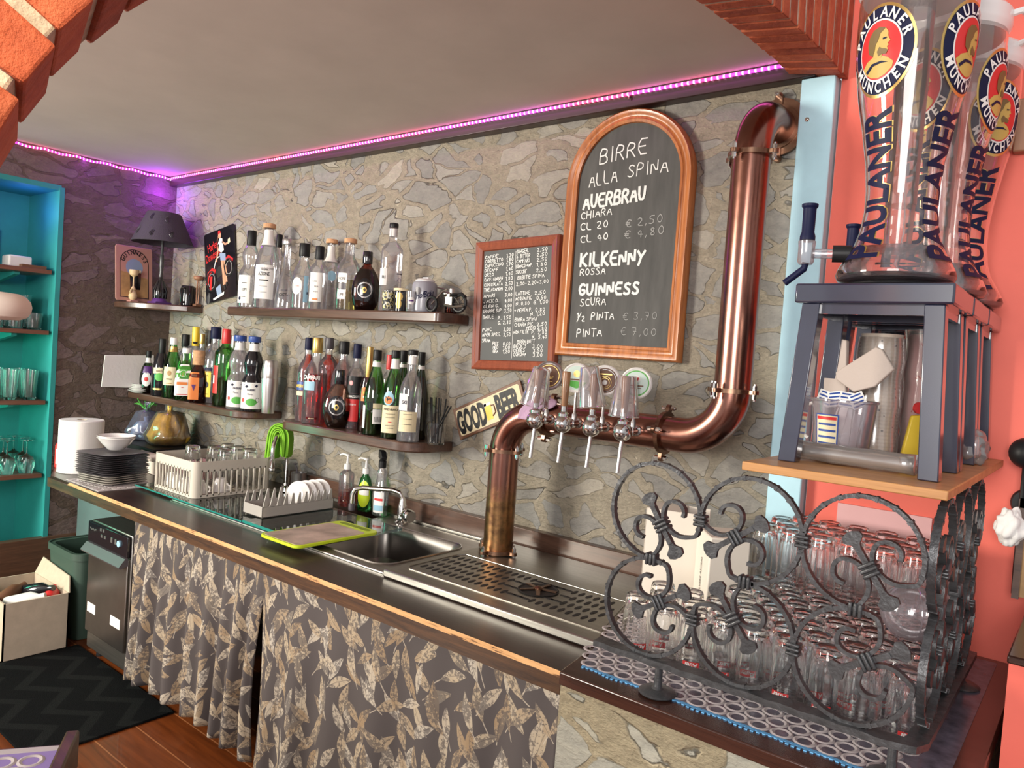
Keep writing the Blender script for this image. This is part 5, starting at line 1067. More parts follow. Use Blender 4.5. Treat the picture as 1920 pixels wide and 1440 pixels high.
bottle('slim brown bottle with long gold foil neck and orange label', 685, 800, 650, 31, -.125, Z3, 'slope', M['brownglass'], (GD, .36, 1.05), (M['darkliquid'], .35), [(.44, .16, -8, 1.3, M['orange'], 'rect', (('#bar', 0, .02, .008, YL, 0, 3), ('#bar', 0, -.03, .006, W_, 0, 4)))], G3)
bottle('green bottle turned with its barcode label to the front', 699, 804, 656, 40, -.165, Z3, 'slope', GG, (B_, .13, 1.1), (M['darkliquid'], .30), [(.22, .17, 22, 1.0, W_, 'rect', tuple(('#bar', -.3+.1*i, -.03, .02, B_, 0, .08) for i in range(7))), (.345, .06, 22, 1.0, CR, 'rect'), (.21, .27, -72, .7, W_, 'rect')], G3, collar=(W_, .80, .86))
bottle('clear bottle with red cap behind the green amaro', 723, 800, 665, 26, -.08, Z3, 'tall', BT, (RD, .19, 1.15), None, (), G3)
bottle('green amaro bottle with round eagle picture and big cream label', 733, 810, 657, 40, -.170, Z3, 'slope', GG, (B_, .09, 1.1), (M['darkliquid'], .38), [(.22, .31, -10, 1.9, CR, 'rect', (('FERNET-BRANCA', 0, .10, .012, B_, .02, .62), ('#bar', 0, .06, .0015, B_, 0, 24), ('#bar', 0, .02, .0015, B_, 0, 24), ('#bar', 0, -.03, .003, RD, 0, 4), ('#bar', 0, -.07, .0015, B_, 0, 24), ('#bar', 0, -.10, .0015, B_, 0, 20))), (.455, .16, -26, 1.05, M['lightblue'], 'oval', (('#disc', 0, -.02, .014, M['orange'], 0, 1.2), ('#poly', 0, .0, .014, B_, 0, 1, [(-1, .6), (-.2, .2), (.1, .9), (.3, .1), (1, -.2), (.1, -.3), (-.2, -.9)])))], G3, collar=(W_, .79, .90))
bottle('second green bottle with black cap close behind the eagle label', 748, 806, 657, 36, -.08, Z3, 'slope', DG, (B_, .14, 1.1), (M['darkliquid'], .40), (), G3, collar=(W_, .80, .84))
bottle('clear vodka bottle with red banded cap, rightmost at the front', 765, 812, 656, 42, -.175, Z3, 'round', BT, (B_, .06, 1.15), (M['glass'], .25), [(.43, .18, -40, .95, W_, 'rect', (('SKI', .2, -.02, .019, NV, .02, .8),)), (.22, .22, -8, 1.7, M['cream'], 'rect', (('#bar', 0, .08, .0015, B_, 0, 22), ('#bar', 0, .03, .0015, B_, 0, 22), ('#bar', 0, -.03, .0015, B_, 0, 22)))], G3, collar=(W_, .84, .93))
bottle('dark bottle with black cap behind the vodka on the rounded shelf', 782, 810, 660, 32, -.085, Z3, 'slope', DG, (B_, .15, 1.1), (M['darkliquid'], .72), (), G3, collar=(W_, .80, .84))
# straws in a tumbler
p = P(818, 811, y=-.135); t = thing('straw_tumbler', 'clear tumbler of black straws at the end of the rounded shelf', 'glass', (p.x, -.135, Z3+.0006))
b = MB(); b.lathe([(.031, 0), (.033, .003), (.036, .08), (.0345, .08), (.0315, .007), (.0001, .006)], 28); b.build('glass_body', M['tumbler'], t, local=True)
rnd = random.Random(5)
for k, (dx, dy, tx, ty) in enumerate(((-.02, 0, -.050, .01), (-.015, .012, -.042, .03), (-.01, -.01, -.034, 0), (0, .01, -.018, .02), (.01, 0, .004, .01), (.014, .01, .020, .02), (-.018, -.008, .060, -.01), (-.012, -.012, .070, -.004))):
    b = MB(); o = Vector((p.x, -.135, Z3+.007)); b.tube([o+Vector((dx, dy, 0)), o+Vector((tx, ty, .165 if k < 6 else .142))], .0026, 8)
    tag(b.build('drinking_straw', M['straw']), 'black drinking straw standing in the tumbler on the rounded shelf', 'straw', 'black straws in the tumbler')

# --- small corner shelf: lamp and ornaments
t = thing('table_lamp', 'table lamp with a dark mauve shade on the corner shelf', 'lamp', (-4.055, -.165, Z4))
b = MB(); b.box((0, 0, .006), (.09, .09, .010)); b.lathe([(.042, .010), (.040, .016), (.036, .024), (.030, .03)], 24); b.build('base', M['purplecap'], t, local=True, bevel=.002)
b = MB(); b.lathe([(.026, .026), (.032, .045), (.030, .08), (.020, .11), (.011, .13), (.012, .14), (.008, .15)], 24)
for k in range(10): a = 2*pi*k/10; b.tube([(.030*cos(a), .030*sin(a), .03), (.034*cos(a), .034*sin(a), .07), (.014*cos(a), .014*sin(a), .125)], .004, 6)
b.build('foot', M['blackgloss'], t, local=True)
b = MB(); b.lathe([(.010, .145), (.009, .19), (.012, .2), (.011, .26), (.007, .27), (.007, .40)], 16); b.build('stem', M['iron'], t, local=True)
b = MB(); b.lathe([(.154, .325), (.155, .327), (.086, .485), (.085, .487), (.083, .485), (.152, .327)], 40, cap=False); b.build('shade', M['lampshade'], t, local=True)
b = MB()
for a0, z0 in ((-.9, .35), (-1.1, .44), (-.2, .35), (-.35, .43), (-1.6, .36)):
    for k in range(3):
        rf_ = lambda z: .155-(z-.327)*.4367
        b.tube([(((rf_(z0+dz))+.002)*cos(a0+da), ((rf_(z0+dz))+.002)*sin(a0+da), z0+dz) for da, dz in ((.03*k, 0), (.06*k-.05, .014), (.05*k+.02, .028), (.08-.03*k, .034))], .0016, 5)
b.build('shade_ornament', M['iron'], t, local=True)
t = thing('tin_sign', 'rosy tin sign with arched lettering over a dark pint, behind the lamp', 'sign', (-4.2, -.24, Z4))
MU = frame((-4.205, -.242, Z4+.153), (.0, 1, .0), (-.12, 0, 1.0))
b = MB(); b.prism(rrect(-.098, .098, -.150, .150, .012), 0, .010, 0, MU); b.build('plate', M['rose'], t, bevel=.002)
def archp(w, z0, z1, n=16): return [(-w, z0), (w, z0)]+[(w*cos(pi*i/n), z1+w*sin(pi*i/n)) for i in range(n+1)]
b = MB(); b.prism(archp(.078, -.132, .055), .010, .0106, 0, MU); b.prism(archp(.074, -.128, .055), .0106, .0110, 1, MU); b.prism([(-.072, -.126), (.072, -.126), (.072, -.02), (-.072, .01)], .011, .0112, 2, MU); b.prism([(.046*cos(a), .035+.046*sin(a)) for a in [2*pi*q/20 for q in range(20)]], .0111, .0113, 3, MU)
b.prism([(-.022, -.085), (.030, -.085), (.036, .015), (-.026, .015)], .0112, .0118, 4, MU); b.bb(-.026, .036, .008, .022, .0112, .0120, 5, MU); b.bb(-.06, .06, -.120, -.100, .0112, .0116, 2, MU); b.build('printed_picture', [M['black'], M['rose'], M['tan'], M['denim'], M['blackgloss'], M['cream']], t, flat=True)
b = MB(); arc_text(b, 'GUINNESS', 0, .055, .052, pi/2, .034, MU, 0, .035, step=.36, z=.0118, sx=.8); b.build('lettering', M['black'], t, flat=True)
p = P(335, 572, y=-.13); t = thing('jug', 'glossy black jug behind the lamp foot on the corner shelf', 'jug', (-3.968, -.055, Z4+.0006))
b = MB(); b.lathe([(.030, 0), (.034, .005), (.036, .05), (.034, .105), (.031, .11), (.029, .105), (.0001, .100)], 28); b.build('body', M['blackgloss'], t, local=True)
b = MB(); b.tube([(.02, -.03, .095), (.035, -.055, .09), (.038, -.060, .055), (.033, -.053, .022), (.02, -.032, .018)], .006, 8); b.build('handle', M['blackgloss'], t, local=True)
t = thing('carving', 'pale carved figure holding up a cup before the tin sign', 'ornament', (-4.155, -.262, Z4+.0006))
b = MB(); b.box((0, 0, .005), (.045, .045, .010)); b.build('plinth', M['rose'], t, local=True, bevel=.002)
b = MB(); b.lathe([(.012, .010), (.020, .02), (.022, .035), (.014, .055), (.010, .06), (.013, .068), (.008, .08), (.004, .085), (.003, .13), (.006, .135), (.020, .145), (.024, .16), (.024, .172), (.021, .170), (.0001, .160)], 20); b.tube([(.0, -.015, .04), (.012, -.02, .055), (.006, -.01, .07)], .005, 8); b.build('figure', M['wax'], t, local=True)
t = thing('carving', 'tall thin brown carving with a mushroom top at the shelf end', 'ornament', (-3.915, -.028, Z4+.0006))
b = MB(); b.box((0, 0, .008), (.034, .034, .014)); b.build('plinth', M['brownprint'], t, local=True, bevel=.002)
b = MB(); b.tube([(-.008, 0, .014), (-.010, 0, .08), (-.006, 0, .145)], .004, 8); b.tube([(.010, 0, .014), (.014, 0, .08), (.008, 0, .145)], .0028, 8); b.lathe([(.012, .142), (.024, .150), (.026, .160), (.020, .167), (.0001, .168)], 18); b.build('figure', M['figwood'], t, local=True)
# ------------------------------------------------------------------ things on the counter
def solid(name, label, cat, b, m, group=None, **k): return tag(b.build(name, m, **k), label, cat, group)
b = MB(); b.bb(-3.60, -3.27, -.765, -.50, ZT+.0004, ZT+.0025); rings(b, -3.60, -3.27, -.765, -.50, ZT+.0026, .018)
solid('glass_mat', 'pale ringed plastic mat under the stack of square plates', 'mat', b, M['ringplastic'])
b = MB(); b.lathe([(.0325, 0), (.033, .003), (.033, .105), (.027, .115), (.026, .118), (.0001, .116)], 28, (-3.935, -.655, ZT+.0006))
t = thing('drink_can', 'red soft drink can behind the paper towel roll', 'can', (-3.935, -.655, ZT)); b.build('body', M['red'], t)
b = MB(); wrap_add(b, *grid2(.03, .07, 6, 1), lambda z: .033, -.9, .055, .0008, 0, (-3.935, -.655, ZT)); b.build('white_print', M['white'], t)
t = thing('paper_towel_roll', 'big white paper towel roll at the left end of the counter', 'paper roll', (-3.785, -.635, ZT+.0006))
b = MB(); b.lathe([(.092, 0), (.095, .003), (.095, .243), (.092, .246), (.022, .246), (.0215, .002), (.03, 0)], 44, (-3.785, -.635, ZT+.0006), cap=False); b.build('paper', M['paper'], t)
b = MB(); b.lathe([(.0213, .004), (.0213, .2455), (.019, .2455), (.019, .004)], 24, (-3.785, -.635, ZT+.0006), cap=False); b.build('core', M['cardboard'], t)
# plates
def sqplate(s, lift):
    b = MB(); pr = [(.42, .0), (.60, .0), (.98, .55), (1.0, .62), (.985, .72), (.60, .2), (.42, .16)]; n = 40
    vs = []; fs = []
    for r, h in pr:
        for k in range(n):
            a = 2*pi*(k+.5)/n; c, q = cos(a), sin(a); e = r*s/((abs(c)**9+abs(q)**9)**(1/9)); vs.append((e*c, e*q, h*lift))
    for i in range(len(pr)-1):
        for k in range(n): fs.append((i*n+k, i*n+(k+1) % n, (i+1)*n+(k+1) % n, (i+1)*n+k))
    fs.append(tuple(range(n-1, -1, -1))); fs.append(tuple((len(pr)-1)*n+k for k in range(n))); b.add(vs, fs); return b
ordn = ['lowest', 'second', 'third', 'fourth', 'fifth', 'sixth', 'seventh', 'eighth', 'ninth', 'tenth', 'topmost']
z = ZT+.005; pl = None
for i in range(4):
    lab = '%s of the four taupe square plates at the foot of the stack' % ['lowest', 'second lowest', 'third', 'upmost'][i]
    if pl is None: pl = sqplate(.108, .016).build('square_plate', M['taupe'], local=True); o = pl
    else: o = dup(pl)
    tag(o, lab, 'plate', 'taupe square plates'); o.location = (-3.452+.002*sin(i*3), -.628, z); o.rotation_euler = (0, 0, radians(12+i)); z += .0095
pl = None; z += .001
for i in range(11):
    lab = '%s dark grey square plate %s' % (ordn[i], 'under the white bowl' if i == 10 else 'counting up the stack from the taupe ones')
    if pl is None: pl = sqplate(.115, .011).build('square_plate', M['greyplate'], local=True); o = pl
    else: o = dup(pl)
    tag(o, lab, 'plate', 'dark grey square plates'); o.location = (-3.455+.003*sin(i*2.1), -.630+.002*cos(i*1.7), z); o.rotation_euler = (0, 0, radians(11+2.0*sin(i*2.7))); z += .0088
zb = z+.0025
for i in range(2):
    b = MB(); b.lathe([(.0001, .001), (.030, 0), (.034, .002), (.060, .030), (.076, .052), (.080, .056), (.078, .0575), (.058, .034), (.030, .006), (.0001, .005)], 40, (-3.478, -.610, zb+i*.0075))
    solid('bowl', ['lower of the two nested white bowls on the plates', 'upper of the two nested white bowls on the plates'][i], 'bowl', b, M['ceramic'], 'nested white bowls')
# bags behind, on a dark crate, with two flat white containers before it
b = MB(); b.bb(-4.22, -3.70, -.33, -.03, ZT+.0006, ZT+.098); solid('crate', 'dark low crate in the corner under the two knotted bags', 'crate', b, M['black'], bevel=.004)
b = MB(); b.bb(-3.78, -3.52, -.40, -.34, ZT+.0006, ZT+.066); b.bb(-3.80, -3.50, -.415, -.335, ZT+.066, ZT+.085); solid('food_box', 'pale flat container with a lip before the yellow bag', 'container', b, M['creambox'], bevel=.003)
b = MB(); b.bb(-3.47, -3.30, -.36, -.24, ZT+.0006, ZT+.095); solid('food_box', 'tan container just behind the left end of the basket', 'container', b, M['pinkpale'], bevel=.003)
def sack(c, rx, ry, h, seed, knot=0.25):
    b = MB(); n, m = 40, 20; vs = []; rnd = Vector((seed, seed*2.3, 1.1))
    for j in range(m+1):
        s = j/m; base = (1-s)**.55*(.75+.35*min(1, s*5)) if s < .8 else .10+.22*(s-.8)
        if s < .02: base = .70
        for k in range(n):
            a = 2*pi*k/n; q = noise.noise(Vector((cos(a)*1.4, sin(a)*1.4, s*2.5))+rnd)*.20+noise.noise(Vector((cos(a)*4, sin(a)*4, s*5))+rnd)*.10
            r = base*(1+q+.06*sin(a*9+s*4)*s); vs.append((c[0]+rx*r*cos(a), c[1]+ry*r*sin(a), c[2]+h*s))
    b.add(vs, [(j*n+k, j*n+(k+1) % n, (j+1)*n+(k+1) % n, (j+1)*n+k) for j in range(m) for k in range(n)]+[tuple(range(n-1, -1, -1))]); return b
t = thing('plastic_bag', 'clear knotted bag of bluish things with a green tie, left in the corner', 'bag', (-4.09, -.185, ZT+.099))
sack((-4.09, -.185, ZT+.099), .100, .10, .20, 2.1).build('film', M['purplebag'], t, sharp=180)
sack((-4.09, -.185, ZT+.101), .086, .085, .12, 4.1).build('contents', M['denim'], t, sharp=180)
b = MB()
for k in range(9): a = k*.7; b.tube([(-4.09, -.185, ZT+.255), (-4.10+.03*cos(a), -.185+.03*sin(a), ZT+.285), (-4.10+.07*cos(a), -.185+.055*sin(a), ZT+.30+.02*sin(k*2))], .0028, 5)
b.build('tie', M['green'], t)
t = thing('plastic_bag', 'clear bag with mustard yellow contents in the corner', 'bag', (-3.86, -.175, ZT+.099))
sack((-3.86, -.175, ZT+.099), .135, .115, .225, 7.7).build('film', M['yellowbag'], t, sharp=180)
sack((-3.86, -.175, ZT+.101), .118, .100, .208, 7.9).build('contents', M['yellowcloth'], t, sharp=180)

# glass sheets over the first sink
b = MB(); b.bb(-3.30, -2.462, -.600, -.185, ZS+.0042, ZS+.010); t = solid('glass_sheet', 'long sheet of glass with green edge under the basket', 'glass sheet', b, M['greenedge']); g = MB(); g.bb(-3.30, -2.462, -.6015, -.600, ZS+.0042, ZS+.010); g.build('edge', M['glassedge'], t)
b = MB(); b.bb(-2.455, -2.03, -.600, -.20, ZS+.0045, ZS+.0145); t = solid('glass_sheet', 'thicker short sheet of glass under the dish rack', 'glass sheet', b, M['greenedge']); g = MB(); g.bb(-2.455, -2.03, -.6015, -.600, ZS+.0045, ZS+.0145); g.build('edge', M['glassedge'], t)
# glass washing basket
BZ = ZS+.011
t = thing('glass_basket', 'beige plastic basket of washed glasses on the glass sheet', 'basket', (-3.06, -.375, BZ))
BX0, BX1, BY0, BY1, BH = -3.235, -2.888, -.558, -.192, .150
b = MB()
def basketring(z0, z1, th=.005, r=.03):
    o = rrect(BX0, BX1, BY0, BY1, r); i = rrect(BX0+th, BX1-th, BY0+th, BY1-th, r-th*.5); n = len(o)
    vs = [(*p, z0) for p in o]+[(*p, z1) for p in o]+[(*p, z1) for p in i]+[(*p, z0) for p in i]
    b.add(vs, [(a*n+k, a*n+(k+1) % n, ((a+1) % 4)*n+(k+1) % n, ((a+1) % 4)*n+k) for a in range(4) for k in range(n)])
basketring(BZ+.108, BZ+BH); basketring(BZ, BZ+.012)
for (cx_, cy_, a0) in ((BX1-.03, BY1-.03, 0), (BX0+.03, BY1-.03, 90), (BX0+.03, BY0+.03, 180), (BX1-.03, BY0+.03, 270)):
    p = [(cx_+.03*cos(radians(a0+90*k/8)), cy_+.03*sin(radians(a0+90*k/8))) for k in range(9)]; q = [(cx_+.025*cos(radians(a0+90*k/8)), cy_+.025*sin(radians(a0+90*k/8))) for k in range(8, -1, -1)]
    b.prism(p+q, BZ, BZ+.112)
b.build('rim_and_corners', M['beige'], t)
b = MB()
for i in range(12):
    x = BX0+.035+(BX1-BX0-.07)*i/11
    for y in (BY0+.003, BY1-.003): b.box((x, y, BZ+.06), (.005, .006, .11))
for i in range(12):
    y = BY0+.035+(BY1-BY0-.07)*i/11
    for x in (BX0+.003, BX1-.003): b.box((x, y, BZ+.06), (.006, .005, .11))
b.build('bars', M['beige'], t)
b = MB()
for i in range(13): b.box((BX0+.02+(BX1-BX0-.04)*i/12, (BY0+BY1)/2, BZ+.004), (.004, BY1-BY0-.01, .005)); b.box(((BX0+BX1)/2, BY0+.02+(BY1-BY0-.04)*i/12, BZ+.004), (BX1-BX0-.01, .004, .005))
b.build('floor_grid', M['beige'], t)
def tumbler_mesh(h=.138, rb=.0270, rr_=.0345):
    b = MB(); w = .0018   # standing upside down: rim at the bottom, thick base on top
    n = 36; vs = []; fs = []      # one closed shell: out over the base, down inside; the inside is fluted
    prof = [(.0001, h-.0012, 0), (rb-.010, h-.0015, 0), (rb-.006, h, 0), (rb-.002, h-.001, 0), (rb, h-.005, 0), (rb+.0035, h*.72, 0), (rr_, .004, 0), (rr_-.0002, .0006, 0), (rr_-w*.5, .0, 0), (rr_-w, .0008, 0), (rr_-w, .02, .3), (rb+.0035-w, h*.72, 1), (rb-w-.0008, h-.024, 1), (rb-.009, h-.016, .5), (.0001, h-.0145, 0)]
    for r, z, fl in prof:
        for k in range(n): a = 2*pi*k/n; q = r*(1-.045*fl*abs(sin(a*6))); vs.append((q*cos(a), q*sin(a), z))
    fs = [(i*n+k, (i+1)*n+k, (i+1)*n+(k+1) % n, i*n+(k+1) % n) for i in range(len(prof)-1) for k in range(n)]
    b.add(vs, fs); return b
short = tumbler_mesh(.172, .030, .037).build('tumbler', M['tumbler'], local=True)
def cupmesh():
    b = MB(); b.lathe([(.020, 0), (.022, .002), (.032, .03), (.036, .055), (.0345, .055), (.030, .03), (.019, .006), (.0001, .005)], 26)
    b.tube([(.033, 0, .044), (.050, 0, .044), (.052, 0, .026), (.036, 0, .018)], .004, 7); return b
first = True; names = iter(['behind the left corner', 'at the back edge', 'near the back rim', 'in the middle row'])
for i, (x, y, up) in enumerate(((-3.16, -.25, .045), (-3.07, -.25, .045), (-2.98, -.25, .045), (-3.12, -.34, .045), (-3.03, -.34, .045), (-3.16, -.42, .0))):
    o = short if first else dup(short); first = False
    o.location = (x, y, BZ+.0075+.0); tag(o, 'upturned clear tumbler standing in the beige basket', 'glass', 'tumblers in the beige basket')
for i, (x, y, a) in enumerate(((-2.95, -.50, .5), (-3.03, -.515, 2.2), (-3.12, -.505, 1.0), (-3.19, -.49, 2.8), (-2.95, -.40, .2))):
    b = cupmesh(); b.v = [tuple(Matrix.Translation((x, y, BZ+.0635)) @ Matrix.Rotation(a, 4, 'Z') @ Matrix.Rotation(pi, 4, 'X') @ Vector(q)) for q in b.v]
    solid('coffee_cup', 'white coffee cup upside down in the beige basket', 'cup', b, M['ceramic'], 'coffee cups in the beige basket')
# back tap with the green cloth
t = thing('swan_neck_tap', 'chrome tap beside the basket, its bend hidden under a green cloth', 'tap', (-2.935, -.085, ZS))
d = Vector((.075, -.13, 0)); o = Vector((-2.935, -.085, ZS)); pts = [o+Vector((0, 0, z)) for z in (.002, .10, .19)]+[o+Vector((0, 0, .19))+d*(.5-.5*cos(pi*k/8))+Vector((0, 0, .075*sin(pi*k/8))) for k in range(1, 9)]+[o+d+Vector((0, 0, z)) for z in (.17, .15)]
b = MB(); b.tube(pts, .0095, 14); b.lathe([(.022, 0), (.022, .012), (.014, .02), (.012, .03)], 20, o); b.build('spout', M['chrome'], t)
b = MB(); b.lathe([(.012, .105), (.0145, .108), (.0145, .118), (.012, .122), (.013, .135), (.013, .155), (.010, .157)], 20, o+d); b.build('nozzle', M['chrome'], t)
b = MB(); c = o+d*.5; tang = Vector((.87, .5, 0)).normalized(); nrm = Vector((.5, -.87, 0)).normalized()
for k, (hw_, top, l0, l1, off) in enumerate(((.018, .278, .15, .175, 0), (.026, .287, .155, .165, .004), (.034, .296, .135, .165, .008), (.042, .304, .15, .16, .0), (.050, .311, .145, .17, .006))):
    p = [c-tang*hw_*1.15+Vector((0, 0, l0)), c-tang*hw_*1.05+Vector((0, 0, .21))]+[c+tang*(-hw_*cos(pi*i/8))+Vector((0, 0, .245+(top-.245)*sin(pi*i/8))) for i in range(9)]+[c+tang*hw_*1.0+Vector((0, 0, .21)), c+tang*hw_*.95+Vector((0, 0, l1))]
    b.strap([q+nrm*off for q in p], .0065, .075-.006*k, nrm)
solid('cloth', 'lime green cloth folded over the bend of the back tap', 'cloth', b, M['limecloth'], bevel=.002)
t = thing('steel_cup', 'small steel cup standing behind the green cloth tap', 'cup', (-2.84, -.085, ZS)); b = MB(); b.lathe([(.030, .0), (.032, .002), (.033, .030), (.0335, .032), (.034, .09), (.035, .092), (.033, .092), (.031, .004), (.0001, .004)], 30, (-2.84, -.085, ZS+.0006)); b.build('body', M['silver'], t)
b = MB(); b.tube([(-2.84, -.085, ZS+.01), (-2.852, -.09, ZS+.11), (-2.858, -.092, ZS+.125)], .004, 7); b.sphere((-2.86, -.093, ZS+.13), .010, sz=.5); solid('spoon', 'dark spoon standing in the small steel cup', 'spoon', b, M['greyplate'])
# dish rack with saucers
RX0, RX1, RY0, RY1, RZ = -2.56, -2.432, -.535, -.205, ZS+.0155
t = thing('dish_rack', 'grey plastic dish rack with upright prongs between the two sinks', 'dish rack', ((RX0+RX1)/2, (RY0+RY1)/2, RZ))
b = MB(); th = .004
for x0, x1, y0, y1 in ((RX0, RX0+th, RY0, RY1), (RX1-th, RX1, RY0, RY1), (RX0, RX1, RY0, RY0+th), (RX0, RX1, RY1-th, RY1)): b.bb(x0, x1, y0, y1, RZ, RZ+.042)
b.bb(RX0, RX1, RY0, RY1, RZ, RZ+.004); b.build('tray', M['greyplastic'], t, bevel=.001)
for i in range(11):
    y = RY0+.012+(RY1-RY0-.03)*i/10
    for x in (RX0+.002, RX1-.002):
        b = MB(); b.add([(x-.002, y-.010, RZ+.040), (x+.002, y-.010, RZ+.040), (x+.002, y+.010, RZ+.040), (x-.002, y+.010, RZ+.040), (x-.002, y+.000, RZ+.082), (x+.002, y+.000, RZ+.082), (x+.002, y+.006, RZ+.082), (x-.002, y+.006, RZ+.082)], [(0, 1, 5, 4), (1, 2, 6, 5), (2, 3, 7, 6), (3, 0, 4, 7), (4, 5, 6, 7), (3, 2, 1, 0)]); b.build('prong', M['greyplastic'], t)
sa = None
for i in range(4):
    Ms = Matrix.Translation((-2.492, -.345+i*.034, RZ+.0045+.056)) @ Euler((radians(-100), 0, radians(20))).to_matrix().to_4x4()
    b = MB(); b.lathe([(.0001, .001), (.030, 0), (.033, .002), (.054, .010), (.055, .0115), (.053, .012), (.03, .005), (.0001, .004)], 34, M=Ms)
    solid('saucer', ['white saucer standing frontmost in the grey dish rack', 'second white saucer standing in the grey dish rack', 'third white saucer standing in the grey dish rack', 'white saucer standing rearmost in the grey dish rack'][i], 'saucer', b, M['ceramic'], 'saucers in the dish rack')
# cutting board
t = thing('cutting_board', 'marbled cutting board with a lime green rim lying over the sink edge', 'cutting board', (-2.11, -.51, ZS+.0155)); CB = ZS+.0155
b = MB(); b.prism(rrect(-2.218, -2.0, -.69, -.335, .028), CB, CB+.010); b.build('rim', M['lime'], t, bevel=.002)
b = MB(); b.prism(rrect(-2.208, -2.010, -.680, -.392, .02), CB+.010, CB+.0108); b.build('marbled_face', M['marble'], t, flat=True)
b = MB(); b.prism(rrect(-2.190, -2.03, -.372, -.348, .011), CB+.0101, CB+.0107); b.build('handle_hole', mat('dark lime hole', (.20, .27, .01), .6), t, flat=True)
# bottles of soap
p = (-2.505, -.085); t = thing('soap_dispenser', 'clear pump bottle of red soap, leftmost behind the dish rack', 'soap bottle', (*p, ZS))
b = MB(); b.lathe([(.024, 0), (.026, .003), (.026, .135), (.022, .145), (.013, .152), (.013, .158)], 28, (*p, ZS+.0006), sect=5); b.build('body', M['bottle'], t)
b = MB(); b.lathe([(.0235, .004), (.0245, .006), (.0245, .065)], 24, (*p, ZS+.0006), sect=5); b.build('liquid', M['pinkliquid'], t)
def pump(t, p, z, m):
    b = MB(); b.lathe([(.014, 0), (.0145, .002), (.0145, .022), (.006, .025), (.0045, .055), (.010, .057), (.010, .064), (.0001, .066)], 20, (*p, z)); b.tube([(p[0], p[1], z+.061), (p[0]-.025, p[1]-.010, z+.062), (p[0]-.036, p[1]-.014, z+.056)], .004, 8); b.build('pump', m, t)
pump(t, p, ZS+.158, M['white'])
p = (-2.388, -.082); t = thing('soap_dispenser', 'green dish soap bottle with white pump and lime label', 'soap bottle', (*p, ZS))
b = MB(); b.lathe([(.030, 0), (.033, .004), (.035, .05), (.033, .105), (.026, .135), (.014, .150), (.013, .156)], 28, (*p, ZS+.0006), sy=.7); b.build('body', M['greenliquid'], t)
b = MB(); rf = rofz([(.033, 0), (.035, .05), (.033, .105), (.026, .135)]); wrap_add(b, *disc2(.034, .055), rf, radians(-62), .075, .001, 0, (*p, ZS), sy=.7); wrap_add(b, *grid2(.05, .030, 8, 2), rf, radians(-62), .085, .0018, 1, (*p, ZS), sy=.7); b.build('label', [M['lime'], M['white']], t)
pump(t, p, ZS+.156, M['white'])
p = (-2.288, -.085); t = thing('spray_bottle', 'clear spray bottle of green cleaner with a black trigger', 'spray bottle', (*p, ZS))
sp = [(.030, 0), (.036, .004), (.038, .06), (.037, .10), (.026, .135), (.022, .155), (.026, .175), (.016, .192), (.013, .200)]
b = MB(); b.lathe(sp, 28, (*p, ZS+.0006), sy=.72); b.build('body', M['bottle'], t)
b = MB(); b.lathe([(.029, .004), (.034, .006), (.0345, .045)], 24, (*p, ZS+.0006), sy=.72); b.build('liquid', M['greenliquid'], t)
b = MB(); rf = rofz(sp); a = radians(-66); wrap_add(b, *grid2(.052, .085, 8, 3), rf, a, .058, .001, 0, (*p, ZS), sy=.72); wrap_add(b, *grid2(.040, .010, 8, 1), rf, a, .070, .0018, 1, (*p, ZS), sy=.72); wrap_add(b, *grid2(.044, .022, 8, 1), rf, a, .035, .0018, 2, (*p, ZS), sy=.72); b.build('label', [M['white'], M['red'], M['lightblue']], t)
b = MB(); b.lathe([(.016, .196), (.016, .222), (.012, .228)], 18, (*p, ZS)); q = Vector((*p, ZS)); b.prism([(-.040, .232), (.022, .228), (.026, .242), (.010, .262), (-.040, .264)], -.011, .011, 0, frame(q, (.85, -.5, 0), (0, 0, 1))); b.strap([q+Vector((-.018, .01, .232)), q+Vector((-.030, .017, .215)), q+Vector((-.034, .02, .195))], .006, .014, (.5, .85, 0)); b.build('trigger_head', M['black'], t, bevel=.002)
# front tap
o = Vector((-2.125, -.115, ZS)); t = thing('mixer_tap', 'chrome tap with a level spout and round knob between the sinks', 'tap', o)
e = Vector((-.165, -.115, 0)); b = MB(); b.tube([o+Vector((0, 0, .02)), o+Vector((0, 0, .10)), o+Vector((-.012, -.008, .122)), o+Vector((-.035, -.024, .130)), o+e*.8+Vector((0, 0, .130)), o+e*.95+Vector((0, 0, .122)), o+e+Vector((0, 0, .10)), o+e+Vector((0, 0, .066))], .0095, 14); b.build('spout', M['chrome'], t)
b = MB(); b.lathe([(.012, .038), (.013, .042), (.013, .062), (.010, .066)], 16, o+e); b.build('nozzle', M['greyplate'], t)
b = MB(); b.lathe([(.026, .0006), (.026, .008), (.017, .014), (.017, .075), (.013, .085), (.011, .10)], 24, o); b.build('body', M['chrome'], t)
b = MB(); Mk = frame(o+Vector((.014, -.004, .042)), (0, 0, 1), (-.25, -.95, 0)); Mk = frame(o+Vector((.012, -.006, .042)), (.3, -.95, 0), (0, 0, 1)); Mk = Matrix.Translation(o+Vector((.012, -.004, .045))) @ Euler((0, radians(90), radians(-18))).to_matrix().to_4x4()
b.lathe([(.012, 0), (.014, .006), (.014, .02), (.024, .026), (.026, .034), (.025, .062), (.021, .068), (.0001, .068)], 12, M=Mk); b.build('knob', M['chrome'], t)
b = MB(); b.lathe([(.0001, .0), (.03, .0), (.05, .028), (.058, .052), (.055, .053), (.045, .028), (.0001, .005)], 32, (-1.85, -.29, ZS-.148)); solid('bowl', 'pale bowl standing in the right hand sink', 'bowl', b, M['ceramic'])
